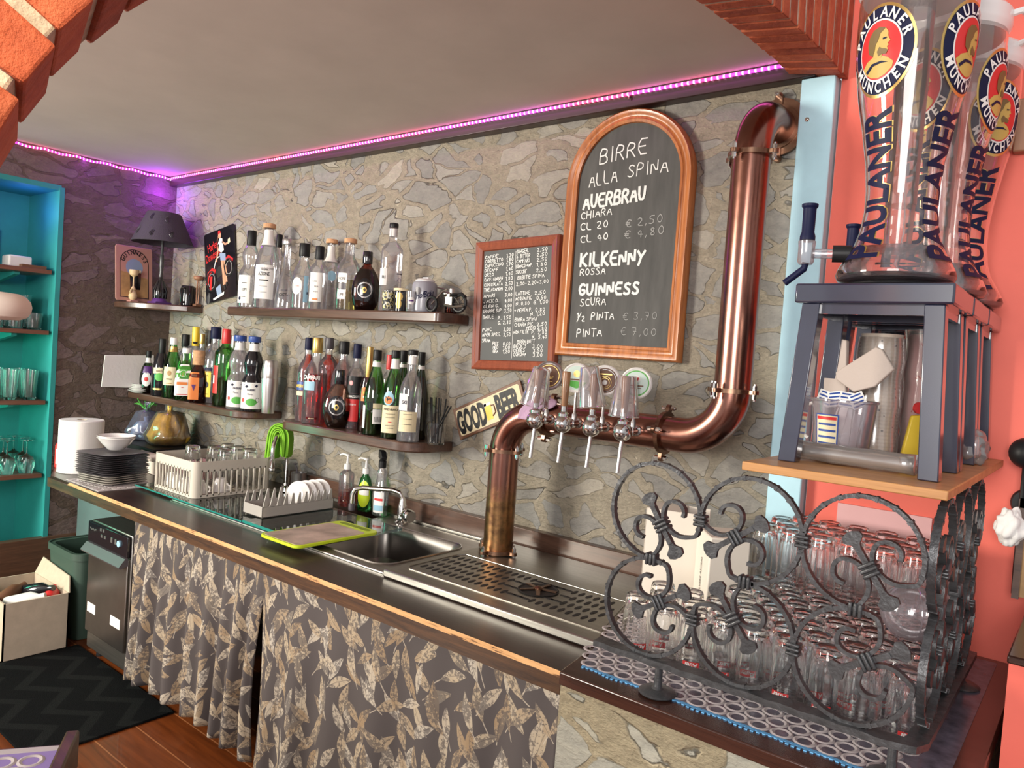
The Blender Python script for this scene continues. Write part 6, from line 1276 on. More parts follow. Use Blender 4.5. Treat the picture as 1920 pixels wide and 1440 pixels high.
# ------------------------------------------------------------------ upturned beer glasses
tum = tumbler_mesh().build('beer_glass', M['tumbler'], local=True)
pt = MB(); rf = rofz([(.0345, 0), (.030, .1035), (.027, .132)])
v, f = grid2(.034, .014, 8, 1); wrap_add(pt, v, f, rf, 0, .030, .0008, 0)
v, f = text2d('Auer', .015, .02, .1, .9); wrap_add(pt, [(-a, -q+.005) for a, q in v], f, rf, 0, .030, .0014, 1)
spots = []; rowy = [-.665+.0605*i for i in range(10)]
for j, y in enumerate(rowy):
    for i in range(10):
        x = -.782+.0675*i+(.034 if j % 2 else 0)
        if x > -.222 or (y > -.50 and x < -.655): continue
        spots.append((x+random.uniform(-.003, .003), y+random.uniform(-.003, .003), ZR+.004, j))
for j, y in enumerate(rowy):
    if y < -.35: continue
    for i in range(8):
        x = -.640+.0675*i+(.034 if j % 2 else 0)
        if x > -.222: continue
        spots.append((x, y, ZR+.004+.1385, 20))
base = dup(tum); pr = pt.build('printed_banner', [M['red'], M['white']], base, local=True)
used_a = used_b = False
for k, (x, y, z, j) in enumerate(spots):
    banner = j <= 2 and (k % 3 != 1)
    if banner:
        o = base if not used_a else dup(base); used_a = True
        rz = atan2(CAM.y-y, -x)+random.uniform(-.5, .4)
        tag(o, 'upturned beer glass with a red banner print, in the front rows behind the iron rail', 'glass', 'printed beer glasses in the front rows')
    else:
        o = tum if not used_b else dup(tum); used_b = True; rz = random.uniform(0, 6)
        up = j == 20
        tag(o, 'upturned clear beer glass in the upper layer against the pink wall' if up else 'upturned clear beer glass standing on the ringed mat', 'glass', 'beer glasses of the upper layer' if up else 'beer glasses on the ringed mat')
    o.location = (x, y, z); o.rotation_euler = (0, 0, rz)
b = MB(); b.bb(-.665, -.195, -.385, -.03, ZR+.1432, ZR+.1445)
# white dispenser boxes with a paper roll
t = thing('paper_box', 'cream paper towel box standing at the left of the glasses, nearest the steel tray', 'box', (-.89, -.25, ZR))
Mb = Matrix.Translation((-.905, -.245, ZR+.0020)) @ Matrix.Rotation(radians(14), 4, 'Z')
b = MB(); b.bb(-.075, .08, -.055, -.050, 0, .262, 0, Mb); b.bb(-.075, -.070, -.055, .055, 0, .262, 0, Mb); b.bb(-.075, .08, .050, .055, 0, .262, 0, Mb); b.bb(-.075, .08, -.055, .055, 0, .005, 0, Mb); b.bb(-.075, .02, -.055, .055, .258, .262, 0, Mb); b.build('carton', M['creambox'], t, bevel=.002)
b = MB(); b.lathe([(.040, .006), (.040, .240), (.015, .240), (.015, .006)], 28, (.032, 0, 0), M=Mb, cap=False); b.build('paper_roll', M['paper'], t)
t = thing('paper_box', 'white upright box leaning beside the cream paper box', 'box', (-.745, -.33, ZR))
Mb = Matrix.Translation((-.742, -.322, ZR+.0020)) @ Matrix.Rotation(radians(38), 4, 'Z')
b = MB(); b.add([(-.045, -.06, 0), (.055, -.06, 0), (.055, .075, 0), (-.045, .075, 0), (-.045, -.06, .235), (.055, -.06, .235), (.055, .075, .235), (-.045, .075, .235)], [(3, 2, 1, 0), (4, 5, 6, 7), (0, 1, 5, 4), (1, 2, 6, 5), (2, 3, 7, 6), (3, 0, 4, 7)], 0, Mb); b.build('carton', M['creambox'], t, bevel=.004)
b = MB(); put_text(b, 'POLVERE ASCIUG', 0, 0, .016, frame(Mb @ Vector((-.046, .0, .12)), Mb.to_3x3() @ Vector((0, 0, 1)), Mb.to_3x3() @ Vector((0, 1, 0))), 0, .01, .8, .0006); b.build('lettering', M['black'], t, flat=True)
b = MB(); p0, p1 = P(1572, 942, y=-.004), P(1745, 1010, y=-.004); b.bb(p0.x, p1.x, -.009, -.001, .80, p0.z); solid('wall_card', 'pale pink card on the salmon wall behind the glasses', 'card', b, M['pinkpale'])
t = thing('plastic_dome', 'clear plastic ball shaped bag resting on the back glasses at right', 'bag', (-.265, -.42, .90)); b = MB(); b.sphere((-.272, -.500, ZR+.143+.058), .058, seg=28, sz=.95)
for k in range(5): a = k*1.3; b.tube([(-.272+.058*cos(a)*cos(q), -.500+.058*sin(a)*cos(q), ZR+.201+.058*sin(q)) for q in [-1.2+.3*i for i in range(9)]], .0016, 5)
b.build('film', M['plastic'], t)

# ------------------------------------------------------------------ wrought iron rail
YR, ZRB, RR = -.800, .822, .0960
t = thing('iron_rail', 'wrought iron rail of rings and scrolls around the beer glasses', 'rail', (-.49, YR, ZR))
def motif(rail, o, e1, e2, ang):
    """one ring of flat bar with its ends drawn in, bound and curled; e1, e2 span the panel, ang turns the notch"""
    o = Vector(o); e1 = Vector(e1); e2 = Vector(e2); nn = e1.cross(e2)
    def W(p): 
        c, s = cos(ang), sin(ang); return o+e1*(RR*(p[0]*c-p[1]*s))+e2*(RR*(p[0]*s+p[1]*c))
    ring = [(cos(a), sin(a)) for a in [radians(38+284*k/56) for k in range(57)]]
    up = [(.30, .075), (.42, .105), (.56, .155), (.68, .26), (.765, .43), (.80, .56)]
    dn = [(p[0], -p[1]) for p in up[::-1]]
    cu = [(.36, .52), (.26, .61), (.12, .61), (-.02, .50), (-.05, .34), (.04, .20), (.16, .12)]
    cd = [(p[0], -p[1]) for p in cu[::-1]]
    pts = cu+up+ring+dn+cd
    def smooth(p, it=2):
        for _ in range(it):
            q = [p[0]]
            for a, c in zip(p, p[1:]): q += [(a[0]*.75+c[0]*.25, a[1]*.75+c[1]*.25), (a[0]*.25+c[0]*.75, a[1]*.25+c[1]*.75)]
            p = q+[p[-1]]
        return p
    pts = smooth(pts, 1)
    b = MB(); n = len(pts); b.strap([W(p) for p in pts], .0070, .013, nn, scale=[1.0+.06*sin(k*2.4) for k in range(n)])
    for k in range(16):                       # hammered nicks round the ring
        a = radians(45+270*k/15); c = W((cos(a), sin(a))); d = (W((cos(a+.03), sin(a+.03)))-c).normalized(); b.strap([c-d*.0022, c+d*.0022], .0095, .0146, nn)
    r = b.build('ring', M['iron'], t)
    b = MB(); x = W((.30, 0)); ax = (W((1, 0))-W((0, 0))).normalized(); ay = (W((0, 1))-W((0, 0))).normalized()
    for k in (-1, 0, 1):
        c = x+ax*(k*.0085); b.strap([c-ay*.015, c+ay*.015], .0070, .024, nn)
    b.build('collar', M['iron'], t, bevel=.0025)
    b = MB(); b.strap([W((-.10, 0)), W((.30, 0)), W((.72, 0))], .010, .012, nn)
    for s0, s1 in ((-.08, -.40), (.70, 1.04)):
        L = [(0, .05), (.25, .07), (.55, .18), (.85, .16), (1.0, .05)]; poly_ = [(s0+(s1-s0)*a, w) for a, w in L]+[(s0+(s1-s0)*a, -w) for a, w in L[::-1]]
        if s1 < s0: poly_ = poly_[::-1]
        m0 = [W(p)+nn*.004 for p in poly_]; m1 = [W(p)-nn*.004 for p in poly_]; k = len(m0)
        b.add(m0+m1, [tuple(range(k)), tuple(range(2*k-1, k-1, -1))]+[(i, k+i, k+(i+1) % k, (i+1) % k) for i in range(k)])
    b.build('leaf', M['iron'], t)
def tie(p, d, nn):
    p, d = Vector(p), Vector(d); b = MB()
    other = Vector(nn).cross(d)
    for k in (-1, 0, 1): c = p+d*(k*.0080); b.strap([c-other*.012, c+other*.012], .0065, .022, nn)
    b.build('collar', M['iron'], t, bevel=.0025)
X0R = -.690; zc0, zc1 = ZRB+RR+.004, ZRB+3*RR+.004
cx3 = [X0R, X0R+2*RR, X0R+4*RR]
for i, x in enumerate(cx3):
    motif(t, (x, YR, zc1), (1, 0, 0), (0, 0, 1), radians(-56 if i % 2 == 0 else -144)); motif(t, (x, YR, zc0), (1, 0, 0), (0, 0, 1), radians(32 if i % 2 == 0 else 126))
    tie((x, YR, (zc0+zc1)/2), (1, 0, 0), (0, 1, 0))
for i in (0, 1):
    for z in (zc0, zc1): tie(((cx3[i]+cx3[i+1])/2, YR, z), (0, 0, 1), (0, 1, 0))
XS = cx3[2]+RR+.008; ys = [YR+RR+.012, YR+3*RR+.012, YR+5*RR+.012]
for i, y in enumerate(ys):
    motif(t, (XS, y, zc1), (0, 1, 0), (0, 0, 1), radians(-56 if i % 2 == 0 else -144)); motif(t, (XS, y, zc0), (0, 1, 0), (0, 0, 1), radians(32 if i % 2 == 0 else 126))
    tie((XS, y, (zc0+zc1)/2), (0, 1, 0), (1, 0, 0))
b = MB(); path = [(X0R-RR-.015, YR, ZRB-.004), (X0R, YR, ZRB-.004), (cx3[1], YR, ZRB-.004), (XS-.03, YR, ZRB-.004), (XS-.008, YR+.008, ZRB-.004), (XS, YR+.03, ZRB-.004), (XS, ys[2]+RR, ZRB-.004)]
fine_ = []
for a, c in zip(path, path[1:]):
    k = max(1, int((Vector(c)-Vector(a)).length/.02)); fine_ += [Vector(a).lerp(Vector(c), i/k)+Vector((0, 0, .0012*sin(len(fine_)*1.7+i*2.1))) for i in range(k)]
fine_.append(Vector(path[-1])); b.strap(fine_, .034, .012, (0, 0, 1)); b.build('base_bar', M['iron'], t)
for x, y in ((X0R+.035, YR-.002), (XS-.004, ys[2]+.05), (XS-.03, YR+.0)):
    b = MB(); b.lathe([(.036, .0005), (.038, .003), (.034, .006), (.012, .010), (.008, .014), (.0075, ZRB-.008-ZR)], 28, (x, y, ZR+.0016)); b.build('foot', M['iron'], t)

# ------------------------------------------------------------------ board over the rail, stools, beer towers
ZB = 1.2385; BT_ = ZRB+4*RR+.0125
b = MB(); b.bb(-.523, -.187, -.800, -.012, BT_+.004, ZB); t = thing('board_shelf', 'honey coloured wooden board lying on the iron rail under the navy stools', 'board', (-.355, -.40, BT_)); b.build('board', M['boardwood'], t, bevel=.002)
def stool_parts(t):
    b = MB(); b.box((0, 0, .3225), (.268, .218, .037)); b.build('seat', M['navy'], t, local=True, bevel=.004)
    b = MB(); b.bb(-.118, .118, -.094, -.086, .285, .304); b.bb(-.118, .118, .086, .094, .285, .304); b.bb(-.118, -.110, -.09, .09, .285, .304); b.bb(.110, .118, -.09, .09, .285, .304); b.build('apron', M['navy'], t, local=True)
    for sx in (-1, 1):
        for sy in (-1, 1):
            b = MB(); s = .0165; c0 = Vector((sx*.122, sy*.098, .0)); c1 = Vector((sx*.104, sy*.086, .304))
            if sx > 0: c0.x = .119
            vs = [(c.x+i*s, c.y+j*s, c.z) for c in (c0, c1) for i, j in ((-1, -1), (1, -1), (1, 1), (-1, 1))]
            b.add(vs, [(3, 2, 1, 0), (4, 5, 6, 7), (0, 1, 5, 4), (1, 2, 6, 5), (2, 3, 7, 6), (3, 0, 4, 7)]); b.build('leg', M['navy'], t, local=True, bevel=.002)
SX_, ST = -.352, .341
sy3 = [-.590, -.3555, -.124]
s0 = thing('small_stool', 'small navy stool at the front of the honey board', 'stool', (SX_, sy3[0], ZB+.0006), 0, 'small navy stools on the board'); stool_parts(s0)
dup(s0, (SX_, sy3[1], ZB+.0006), None, 'small navy stool in the middle of the row on the board'); dup(s0, (SX_, sy3[2], ZB+.0006), None, 'small navy stool nearest the pink wall')
TP = [(.080, .004), (.100, .012), (.104, .022), (.101, .034), (.090, .055), (.076, .080), (.067, .110), (.0625, .145), (.0625, .185), (.067, .235), (.078, .30), (.090, .36), (.098, .42), (.1015, .475), (.101, .53), (.099, .565)]
tf = rofz(TP)
def tower_parts(t, a_em):
    b = MB(); b.lathe(TP+[(r-.0035, z) for r, z in TP[::-1][:-2]]+[(.0001, .022)], 64, cap=False); b.add([], []); b.build('glass_body', M['tower'], t, local=True, sharp=60)
    b = MB(); b.lathe([(.0001, .001), (.084, .001), (.086, .004), (.082, .013), (.0001, .013)], 48); b.build('base_disc', M['black'], t, local=True)
    b = MB(); b.lathe([(.0001, .016), (.094, .016), (.088, .048), (.07, .075), (.0001, .065)], 48); b.build('glass_foot', M['bottle'], t, local=True)
    b = MB(); b.lathe([(.096, .545), (.1045, .560), (.1065, .566), (.1065, .592), (.100, .600), (.0001, .606)], 48); b.tube([(.100, 0, .588), (.122, .0, .592), (.126, .0, .585)], .007, 8); b.build('lid', M['ceramic'], t, local=True)
    b = MB(); b.lathe([(.021, .06), (.024, .08), (.026, .20), (.030, .545)], 32); b.lathe([(.0001, .150), (.027, .158), (.029, .40), (.031, .54)], 32, cap=False); b.build('ice_tube', M['glass'], t, local=True)
    for a in (a_em, a_em+1.72):
        zc = .425; b = MB()
        for k, (q, m_) in enumerate(((1.0, 0), (.93, 1), (.66, 2), (.62, 3))): wrap_add(b, *disc2(.0655*q, .083*q, 40, 5), tf, a, zc, .0008+.0005*k, m_)
        def ring_txt(s, amid, r, inward):
            tb = MB(); arc_text(tb, s, 0, 0, r, amid, .0215, bold=.025, inward=inward, step=.345 if not inward else .36, sx=.92); v = [(q[0], q[1]*1.265) for q in tb.v]; wrap_add(b, v, tb.f, tf, a, zc, .0030, 2)
        ring_txt('PAULANER', pi/2, .0450, False); ring_txt('MÜNCHEN', -pi/2, .0585, True)
        head = [(-.12, -.16), (.10, -.20), (.14, -.12), (.26, -.14), (.31, -.06), (.28, .02), (.33, .05), (.29, .10), (.37, .14), (.30, .26), (.30, .36), (.22, .46), (.05, .52), (-.15, .48), (-.28, .36), (-.32, .2), (-.28, .02), (-.18, -.06)]
        robe = [(-.57, -.33), (-.40, -.20), (-.12, -.12), (.12, -.15), (.30, -.22), (.47, -.34), (.44, -.46), (.24, -.59), (0, -.64), (-.25, -.59), (-.46, -.46)]
        wrap_add(b, [(x*.0655*.93, y*.083*.93) for x, y in robe], [tuple(range(len(robe)))], tf, a, zc, .0030, 4)
        wrap_add(b, [(x*.0655*.93, y*.083*.93) for x, y in head], [tuple(range(len(head)))], tf, a, zc, .0032, 4)
        hair = [(.22, .46), (.05, .52), (-.15, .48), (-.28, .36), (-.34, .18), (-.31, -.02), (-.16, -.12), (-.10, .02), (-.08, .14), (0, .22), (.06, .36)]
        wrap_add(b, [(x*.0655*.93, y*.083*.93) for x, y in hair], [tuple(range(len(hair)))], tf, a, zc, .0036, 5)
        beard = [(.02, -.15), (.14, -.12), (.26, -.14), (.31, -.06), (.22, -.01), (.12, .01), (.05, .06), (-.02, -.04)]
        wrap_add(b, [(x*.0655*.93, y*.083*.93) for x, y in beard], [tuple(range(len(beard)))], tf, a, zc, .0036, 5)
        eye = [(.15, .20), (.26, .21), (.26, .24), (.15, .24)]; wrap_add(b, [(x*.0655*.93, y*.083*.93) for x, y in eye], [(0, 1, 2, 3)], tf, a, zc, .0040, 1)
        fold = [(-.44, -.42), (-.2, -.28), (.12, -.27), (.32, -.33), (.1, -.32), (-.16, -.34), (-.38, -.48)]; wrap_add(b, [(x*.0655*.93, y*.083*.93) for x, y in fold], [tuple(range(len(fold)))], tf, a, zc, .0038, 1)
        b.build('emblem', [M['gold'], M['navyplain'], M['white'], M['red'], mat('emblem gold ink', (.52, .36, .09), .5), mat('emblem shade ink', (.16, .10, .03), .5)], t, local=True, sharp=180)
        for off, m_, nm in ((.0, M['navyplain'], 'lettering'), (.0018, M['gold'], 'lettering_shadow')):
            b = MB(); v, f = text2d('PAULANER', .066, .035, 0, .84); wrap_add(b, [(-(q-.022)+off*1.2, p+off*.4) for p, q in v], f, tf, a-.10, .183, .0016-.0006*(off > 0), 0); b.build(nm, m_, t, local=True, sharp=180)
    d = Vector((-.96, -.28, 0)); z = .066
    b = MB(); q0 = d*.078; b.tube([q0+Vector((0, 0, z)), d*.112+Vector((0, 0, z))], .0165, 18); b.build('tap_collar', M['black'], t, local=True)
    b = MB(); b.tube([d*.112+Vector((0, 0, z)), d*.118+Vector((0, 0, z)), d*.150+Vector((0, 0, z))], .0095, 14); b.lathe([(.012, -.022), (.0155, -.016), (.0155, .012), (.0165, .024), (.013, .026)], 20, d*.160+Vector((0, 0, z))); b.build('tap_body', M['plastic'], t, local=True)
    b = MB(); c = d*.160+Vector((0, 0, z)); b.lathe([(.0145, .026), (.0145, .034), (.012, .042), (.0125, .088), (.0155, .092), (.0155, .097), (.0001, .098)], 18, c); b.build('tap_lever', M['navyplain'], t, local=True)
    b = MB(); b.tube([c+Vector((0, 0, -.018)), c+Vector((-.002, 0, -.030)), c+Vector((-.034, -.012, -.060))], .0068, 12); b.build('tap_spout', M['navyplain'], t, local=True)
tw = thing('beer_tower', 'tall glass beer tower shaped like a wheat beer glass on the front navy stool', 'beer tower', (-.338, sy3[0], ZB+ST+.0012), 0, 'glass beer towers on the stools'); tower_parts(tw, radians(-114))
dup(tw, (-.318, sy3[1]+.005, ZB+ST+.0012), radians(4), 'glass beer tower on the middle navy stool, half hidden by the front one'); dup(tw, (-.310, sy3[2]-.006, ZB+ST+.0012), radians(-26), 'glass beer tower on the rear navy stool nearest the pink wall')

# tub of packets and other things on the board
zt = ZB+.0006; c = Vector((-.415, -.560, zt))
t = thing('plastic_tub', 'clear plastic tub of wrapped cutlery and sachets under the front stool', 'tub', c)
b = MB(); b.lathe([(.048, 0), (.050, .003), (.061, .118), (.064, .120), (.064, .124), (.0595, .122), (.0485, .004), (.0001, .003)], 40, c); b.build('wall', M['plastic'], t)
b = MB(); b.tube([c+Vector((-.062, 0, .112)), c+Vector((-.085, -.01, .10)), c+Vector((-.088, -.012, .06)), c+Vector((-.062, -.012, .04))], .0035, 7); b.build('handle', M['ceramic'], t)
tr = lambda z: .050+.011*z/.118
b = MB(); a = atan2(CAM.y-c.y, -c.x)-.55; wrap_add(b, *grid2(.046, .088, 8, 2), tr, a, .050, .001, 0, c); wrap_add(b, *grid2(.041, .083, 8, 2), tr, a, .050, .0014, 1, c)
wrap_add(b, *grid2(.041, .006, 8, 1), tr, a, .086, .0018, 2, c)
for k in range(6): wrap_add(b, *grid2(.036, .0042, 8, 1), tr, a+.02, .074-.0125*k, .0018, 0, c)
b.build('label', [M['bluecap'], M['cream'], M['red']], t)
for k in range(13):
    a = 2*pi*k/13; r = .030*(.45+.55*((k*7) % 5)/4); q = c+Vector((r*cos(a)*.9, r*sin(a)*.9-.004, .006)); b = MB(); top = q+Vector((.012+.010*sin(k), -.002, .098+.006*sin(k*3)))
    b.strap([q, q.lerp(top, .5)+Vector((0, -.003, 0)), top], .0016, .017, (sin(a), -cos(a), .2)); tag(b.build('wrapped_cutlery', M['paper']), 'white wrapped plastic cutlery standing in the clear tub', 'cutlery', 'wrapped cutlery in the tub')
for k, (u, v, rz) in enumerate(((1552, 702, .3), (1583, 706, -.2), (1604, 708, .1), (1622, 712, -.5))):
    q = c+Vector((-.034+.021*k, -.018, .124)); Mq = Matrix.Translation(q) @ Euler((1.05, rz, .25)).to_matrix().to_4x4()
    t = thing('sugar_sachet', ['leftmost', 'second', 'third', 'rightmost'][k]+' of the blue and white sugar sachets on top of the tub', 'sachet', q, 0, 'sugar sachets on the tub')
    b = MB(); b.box((0, 0, 0), (.028, .034, .003), 0, Mq); b.v = b.v; b.build('packet', M['white'], t)
    b = MB()
    for j in range(4): b.box((0, -.012+.008*j, .0018), (.024-.004*(j % 2), .0035, .0004), 0, Mq)
    b.build('print', M['bluecap'], t)
def sheetpack(label, u0, v0, pts, y, m, dy=.012):
    q = [P(a, e, y=y) for a, e in pts]; b = MB(); k = len(q); b.add([tuple(p) for p in q]+[tuple(p+Vector((.002, dy, 0))) for p in q], [tuple(range(k)), tuple(range(2*k-1, k-1, -1))]+[(i, k+i, k+(i+1) % k, (i+1) % k) for i in range(k)])
    return solid('napkin_packet', label, 'napkin', b, m, bevel=.002)
pk = mat('greyish wrapped napkins', (.46, .38, .33), .4, bump=.15, scale=30)
sheetpack('upright film wrapped napkin packet behind the left of the tub', 0, 0, [(1543, 735), (1546, 628), (1588, 638), (1586, 735)], c.y+.045, pk)
sheetpack('slanting film wrapped napkin packet sticking out of the tub', 0, 0, [(1568, 712), (1566, 698), (1642, 650), (1654, 655), (1676, 692), (1640, 725), (1600, 735)], c.y+.012, pk, .008)
e0, e1 = Vector((-.500, -.633, zt)), Vector((-.262, -.655, zt))
b = MB(); e0.z = e1.z = zt+.020; e0.y -= .0; d = e1-e0; b.tube([e0+d*(i/10)+Vector((0, .002*sin(i), 0)) for i in range(11)], .0185, 18, scale=[1+.05*sin(i*2) for i in range(11)])
solid('film_roll', 'rolled clear film bag lying along the front of the board', 'film roll', b, M['film'], sharp=180)
b = MB(); b.tube([e0+d*(i/8)+Vector((0, 0, -.002)) for i in range(9)], .012, 14); solid('foil_roll', 'silvery roll inside the clear film bag on the board', 'roll', b, M['silver'])
q = Vector((-.388, -.415, zt))
t = thing('cup_stack', 'tall film wrapped stack of speckled paper cups behind the tub', 'cup stack', q)
b = MB(); pr = []
for i in range(34): pr += [(.0405, .004+i*.0078), (.0425, .008+i*.0078)]
b.lathe(pr, 32, q); speck, nt_, n_, l_, b_ = newmat('speckled cup paper'); tc_ = n_.new('ShaderNodeTexCoord'); v_ = nd(n_, 'ShaderNodeTexVoronoi', Scale=55.0); l_.new(tc_.outputs['Object'], v_.inputs['Vector']); l_.new(ramp(n_, l_, v_.outputs['Distance'], [(.13, (.10, .06, .05)), (.17, (.74, .64, .54))]), b_.inputs['Base Color'])
b.build('cups', speck, t, sharp=20); b = MB(); b.lathe([(.047+.002*sin(i*1.9), .002+i*.0285) for i in range(10)], 24, q, cap=False); b.build('film', M['film'], t)
q = Vector((-.303, -.355, zt))
t = thing('cup_stack', 'second wrapped stack of cups with thin red marks, beside the speckled one', 'cup stack', q)
b = MB(); b.lathe([(.046, .002), (.048, .26), (.044, .27)], 28, q); b.build('cups', M['pinkpale'], t); b = MB()
for i in range(16):
    a = -1.9+.35*(i % 5)+.1*sin(i); z = .04+.014*i; b.tube([(q.x+.0495*cos(a+k*.06), q.y+.0495*sin(a+k*.06), q.z+z+.004*sin(k*2+i)) for k in range(5)], .0011, 5)
b.build('red_marks', M['red'], t); b = MB(); b.lathe([(.052+.003*sin(i*2.3), .001+i*.031) for i in range(10)], 24, q, cap=False); b.build('film', M['film'], t)
q = Vector((-.318, -.452, zt)); b = MB(); Mq = Matrix.Translation((q.x+.004, q.y, zt)) @ Euler((0, .12, .5)).to_matrix().to_4x4(); b.prism([(-.016, 0), (.018, 0), (.020, .085), (.008, .105), (-.012, .10)], -.006, .006, 0, Mq @ A4); t = thing('packet', 'bright yellow packet squeezed beside the speckled cup stack', 'packet', q); t.location.z = zt; b.build('sleeve', M['yellow'], t, bevel=.003)
b = MB(); b.prism([(.010*cos(a)+.0, .118+.012*sin(a)) for a in [2*pi*i/16 for i in range(16)]], -.006, .006, 0, Mq @ A4); b.build('top', M['red'], t)
q = Vector((-.235, -.058, zt))
def crumple(c, r, h, seed, name, label, m):
    b = MB(); n, mm = 40, 20; vs = []
    for j in range(mm+1):
        th = pi*j/mm
        for k in range(n):
            a = 2*pi*k/n; d = Vector((sin(th)*cos(a), sin(th)*sin(a), -cos(th))); s = 1+.34*noise.noise(d*1.9+Vector((seed, 0, 0)))+.14*noise.noise(d*4.2+Vector((0, seed, 0)))
            vs.append((c[0]+d.x*r*s, c[1]+d.y*r*s*.9, max(c[2], c[2]+h*.5+d.z*h*.5*s)))
    b.add(vs, [(j*n+k, j*n+(k+1) % n, (j+1)*n+(k+1) % n, (j+1)*n+k) for j in range(mm) for k in range(n)]); return solid(name, label, 'paper', b, m, sharp=180)
crumple((-.232, -.245, zt), .036, .075, 3.0, 'crumpled_paper', 'crumpled white tissue at the back right of the honey board', M['film']); 
# right edge of the picture
b = MB(); q = P(1925, 850, y=-.06); b.sphere(q, .036, seg=20); 
t = thing('lamp_strainer', 'black pierced metal dome at the right end of the rail', 'strainer', (q.x, q.y, q.z-.036)); b.build('dome', M['black'], t); t.name = 'strainer'
b = MB(); b.tube([q+Vector((0, 0, -.03)), Vector((q.x, q.y, 1.0)), Vector((q.x, q.y+.02, .932))], .006, 8); b.build('stem', M['black'], t)
q = P(1884, 985, y=-.10); crumple((q.x+.012, q.y, q.z-.045), .030, .085, 8.0, 'napkin', 'white printed napkins stuck behind the dark rail end', M['paper'])
b = MB(); b.bb(-.105, .9, -.535, -.004, 0, .915); struct('wall_partition', b, M['pink'], flat=True)
b = MB(); b.bb(-.108, .9, -.539, -.004, .915, .930); tag(b.build('ledge', M['redwood'], bevel=.003), 'dark wooden ledge topping the low salmon wall', 'ledge')
q0 = P(1893, 1150, y=-.05); t = thing('wooden_frame', 'brown wooden frame leaning on the salmon wall at the right edge', 'frame', (q0.x+.08, -.05, .931)); b = MB(); b.bb(q0.x+.002, q0.x+.016, -.085, -.05, .931, 1.16); b.bb(q0.x+.09, q0.x+.105, -.085, -.05, .931, 1.16); b.bb(q0.x, q0.x+.105, -.085, -.05, 1.14, 1.16); b.build('frame', M['shelfwood'], t); b = MB(); b.bb(q0.x+.016, q0.x+.09, -.06, -.052, .931, 1.14); b.build('panel', M['tan'], t)
q = P(1915, 945, y=-.07); b = MB(); b.lathe([(.0001, -.008), (.03, -.008), (.034, 0), (.03, .008), (.0001, .008)], 24, M=frame((q.x+.01, -.045, q.z), (1, 0, 0), (0, 0, 1))); solid('pan_lid', 'dark round lid hanging on the salmon wall at the right edge', 'lid', b, M['black'])
q = P(1917, 215, y=-.02); b = MB(); b.bb(q.x-.012, q.x+.09, -.035, -.0005, q.z-.09, q.z+.035); solid('wall_plaque', 'brown wooden plaque cut off at the upper right of the salmon wall', 'plaque', b, M['figwood'], bevel=.004)
# ------------------------------------------------------------------ niche shelves and glasses
NX0, NX1 = XL-.395, XL-.008
zs4 = [1.676, 1.367, 1.008, .630]
shl = ['upper niche shelf with the small white box', 'second niche shelf holding short glasses', 'third niche shelf holding tall tumblers', 'lowest niche shelf holding upturned wine glasses']
for z, lab in zip(zs4, shl):
    t = thing('niche_shelf', 'dark wood '+lab, 'shelf', (XL-.2, -1.05, z-.022), 0, 'wooden shelves in the turquoise niche')
    b = MB(); b.bb(NX0+.05, NX1, -1.48, -.622, z-.022, z); b.build('board', M['nicheshelf'], t, bevel=.002)
    b = MB()
    for y in (-.76, -1.30): b.prism([(NX0+.012, z-.024), (NX0+.33, z-.024), (NX0+.33, z-.036), (NX0+.012, z-.085)], -y-.012, -y+.012, 0, A4)
    b.build('bracket', M['teal'], t)
for y, lab in ((-.76, 'turquoise slotted shelf upright on the niche back, nearer the stone wall'), (-1.30, 'turquoise slotted shelf upright on the niche back, farther from the stone wall')):
    t = thing('shelf_upright', lab, 'shelf rail', (NX0, y, .35)); b = MB(); b.bb(NX0+.001, NX0+.012, y-.012, y+.012, .35, 1.88); b.build('rail', M['teal'], t)
    b = MB()
    for k in range(36): b.box((NX0+.0125, y, .38+.041*k), (.0008, .004, .022))
    b.build('slots', M['hole'], t)
b = MB(); q = P(33, 490, x=XL-.12); b.bb(q.x-.05, q.x+.05, q.y-.055, q.y+.05, zs4[0]+.0006, zs4[0]+.058); t = solid('small_box', 'small white box on the upper niche shelf', 'box', b, M['white'], bevel=.008)
b = MB(); b.bb(XL-.20, XL-.03, -.75, -.64, zs4[0]+.0006, zs4[0]+.016); solid('tray', 'flat dark tray beside the white box on the upper niche shelf', 'tray', b, M['brownprint'])
sg = None
b = MB(); b.lathe([(.031, 0), (.033, .003), (.038, .085), (.0365, .085), (.0315, .010), (.0001, .009)], 24); sg = b.build('tumbler', M['tumbler'], local=True); k = 0
for i in range(3):
    for j in range(4):
        o = sg if k == 0 else dup(sg); k += 1; o.location = (XL-.055-.088*i, -.675-.086*j+.01*(i % 2), zs4[1]+.0006); tag(o, 'short clear glass standing on the second niche shelf', 'glass', 'short glasses on the second niche shelf')
for i in range(2):
    for j in range(3): o = dup(sg); o.location = (XL-.10-.088*i, -.715-.086*j, zs4[1]+.0876); tag(o, 'short clear glass stacked on the others on the second niche shelf', 'glass', 'stacked short glasses on the second niche shelf')
b = MB(); b.lathe([(.028, 0), (.030, .003), (.040, .150), (.0385, .150), (.0285, .014), (.0001, .012)], 24); tg = b.build('tumbler', M['tumbler'], local=True); k = 0
for i in range(3):
    for j in range(4):
        o = tg if k == 0 else dup(tg); k += 1; o.location = (XL-.06-.09*i, -.68-.088*j+.012*(i % 2), zs4[2]+.0006); tag(o, 'tall flared tumbler standing on the third niche shelf', 'glass', 'tall tumblers on the third niche shelf')
b = MB(); b.lathe([(.030, 0), (.038, .03), (.040, .055), (.030, .082), (.008, .095), (.0035, .105), (.0035, .160), (.008, .166), (.032, .170), (.032, .172), (.0001, .173)], 24, cap=False); wg = b.build('wine_glass', M['tumbler'], local=True); k = 0
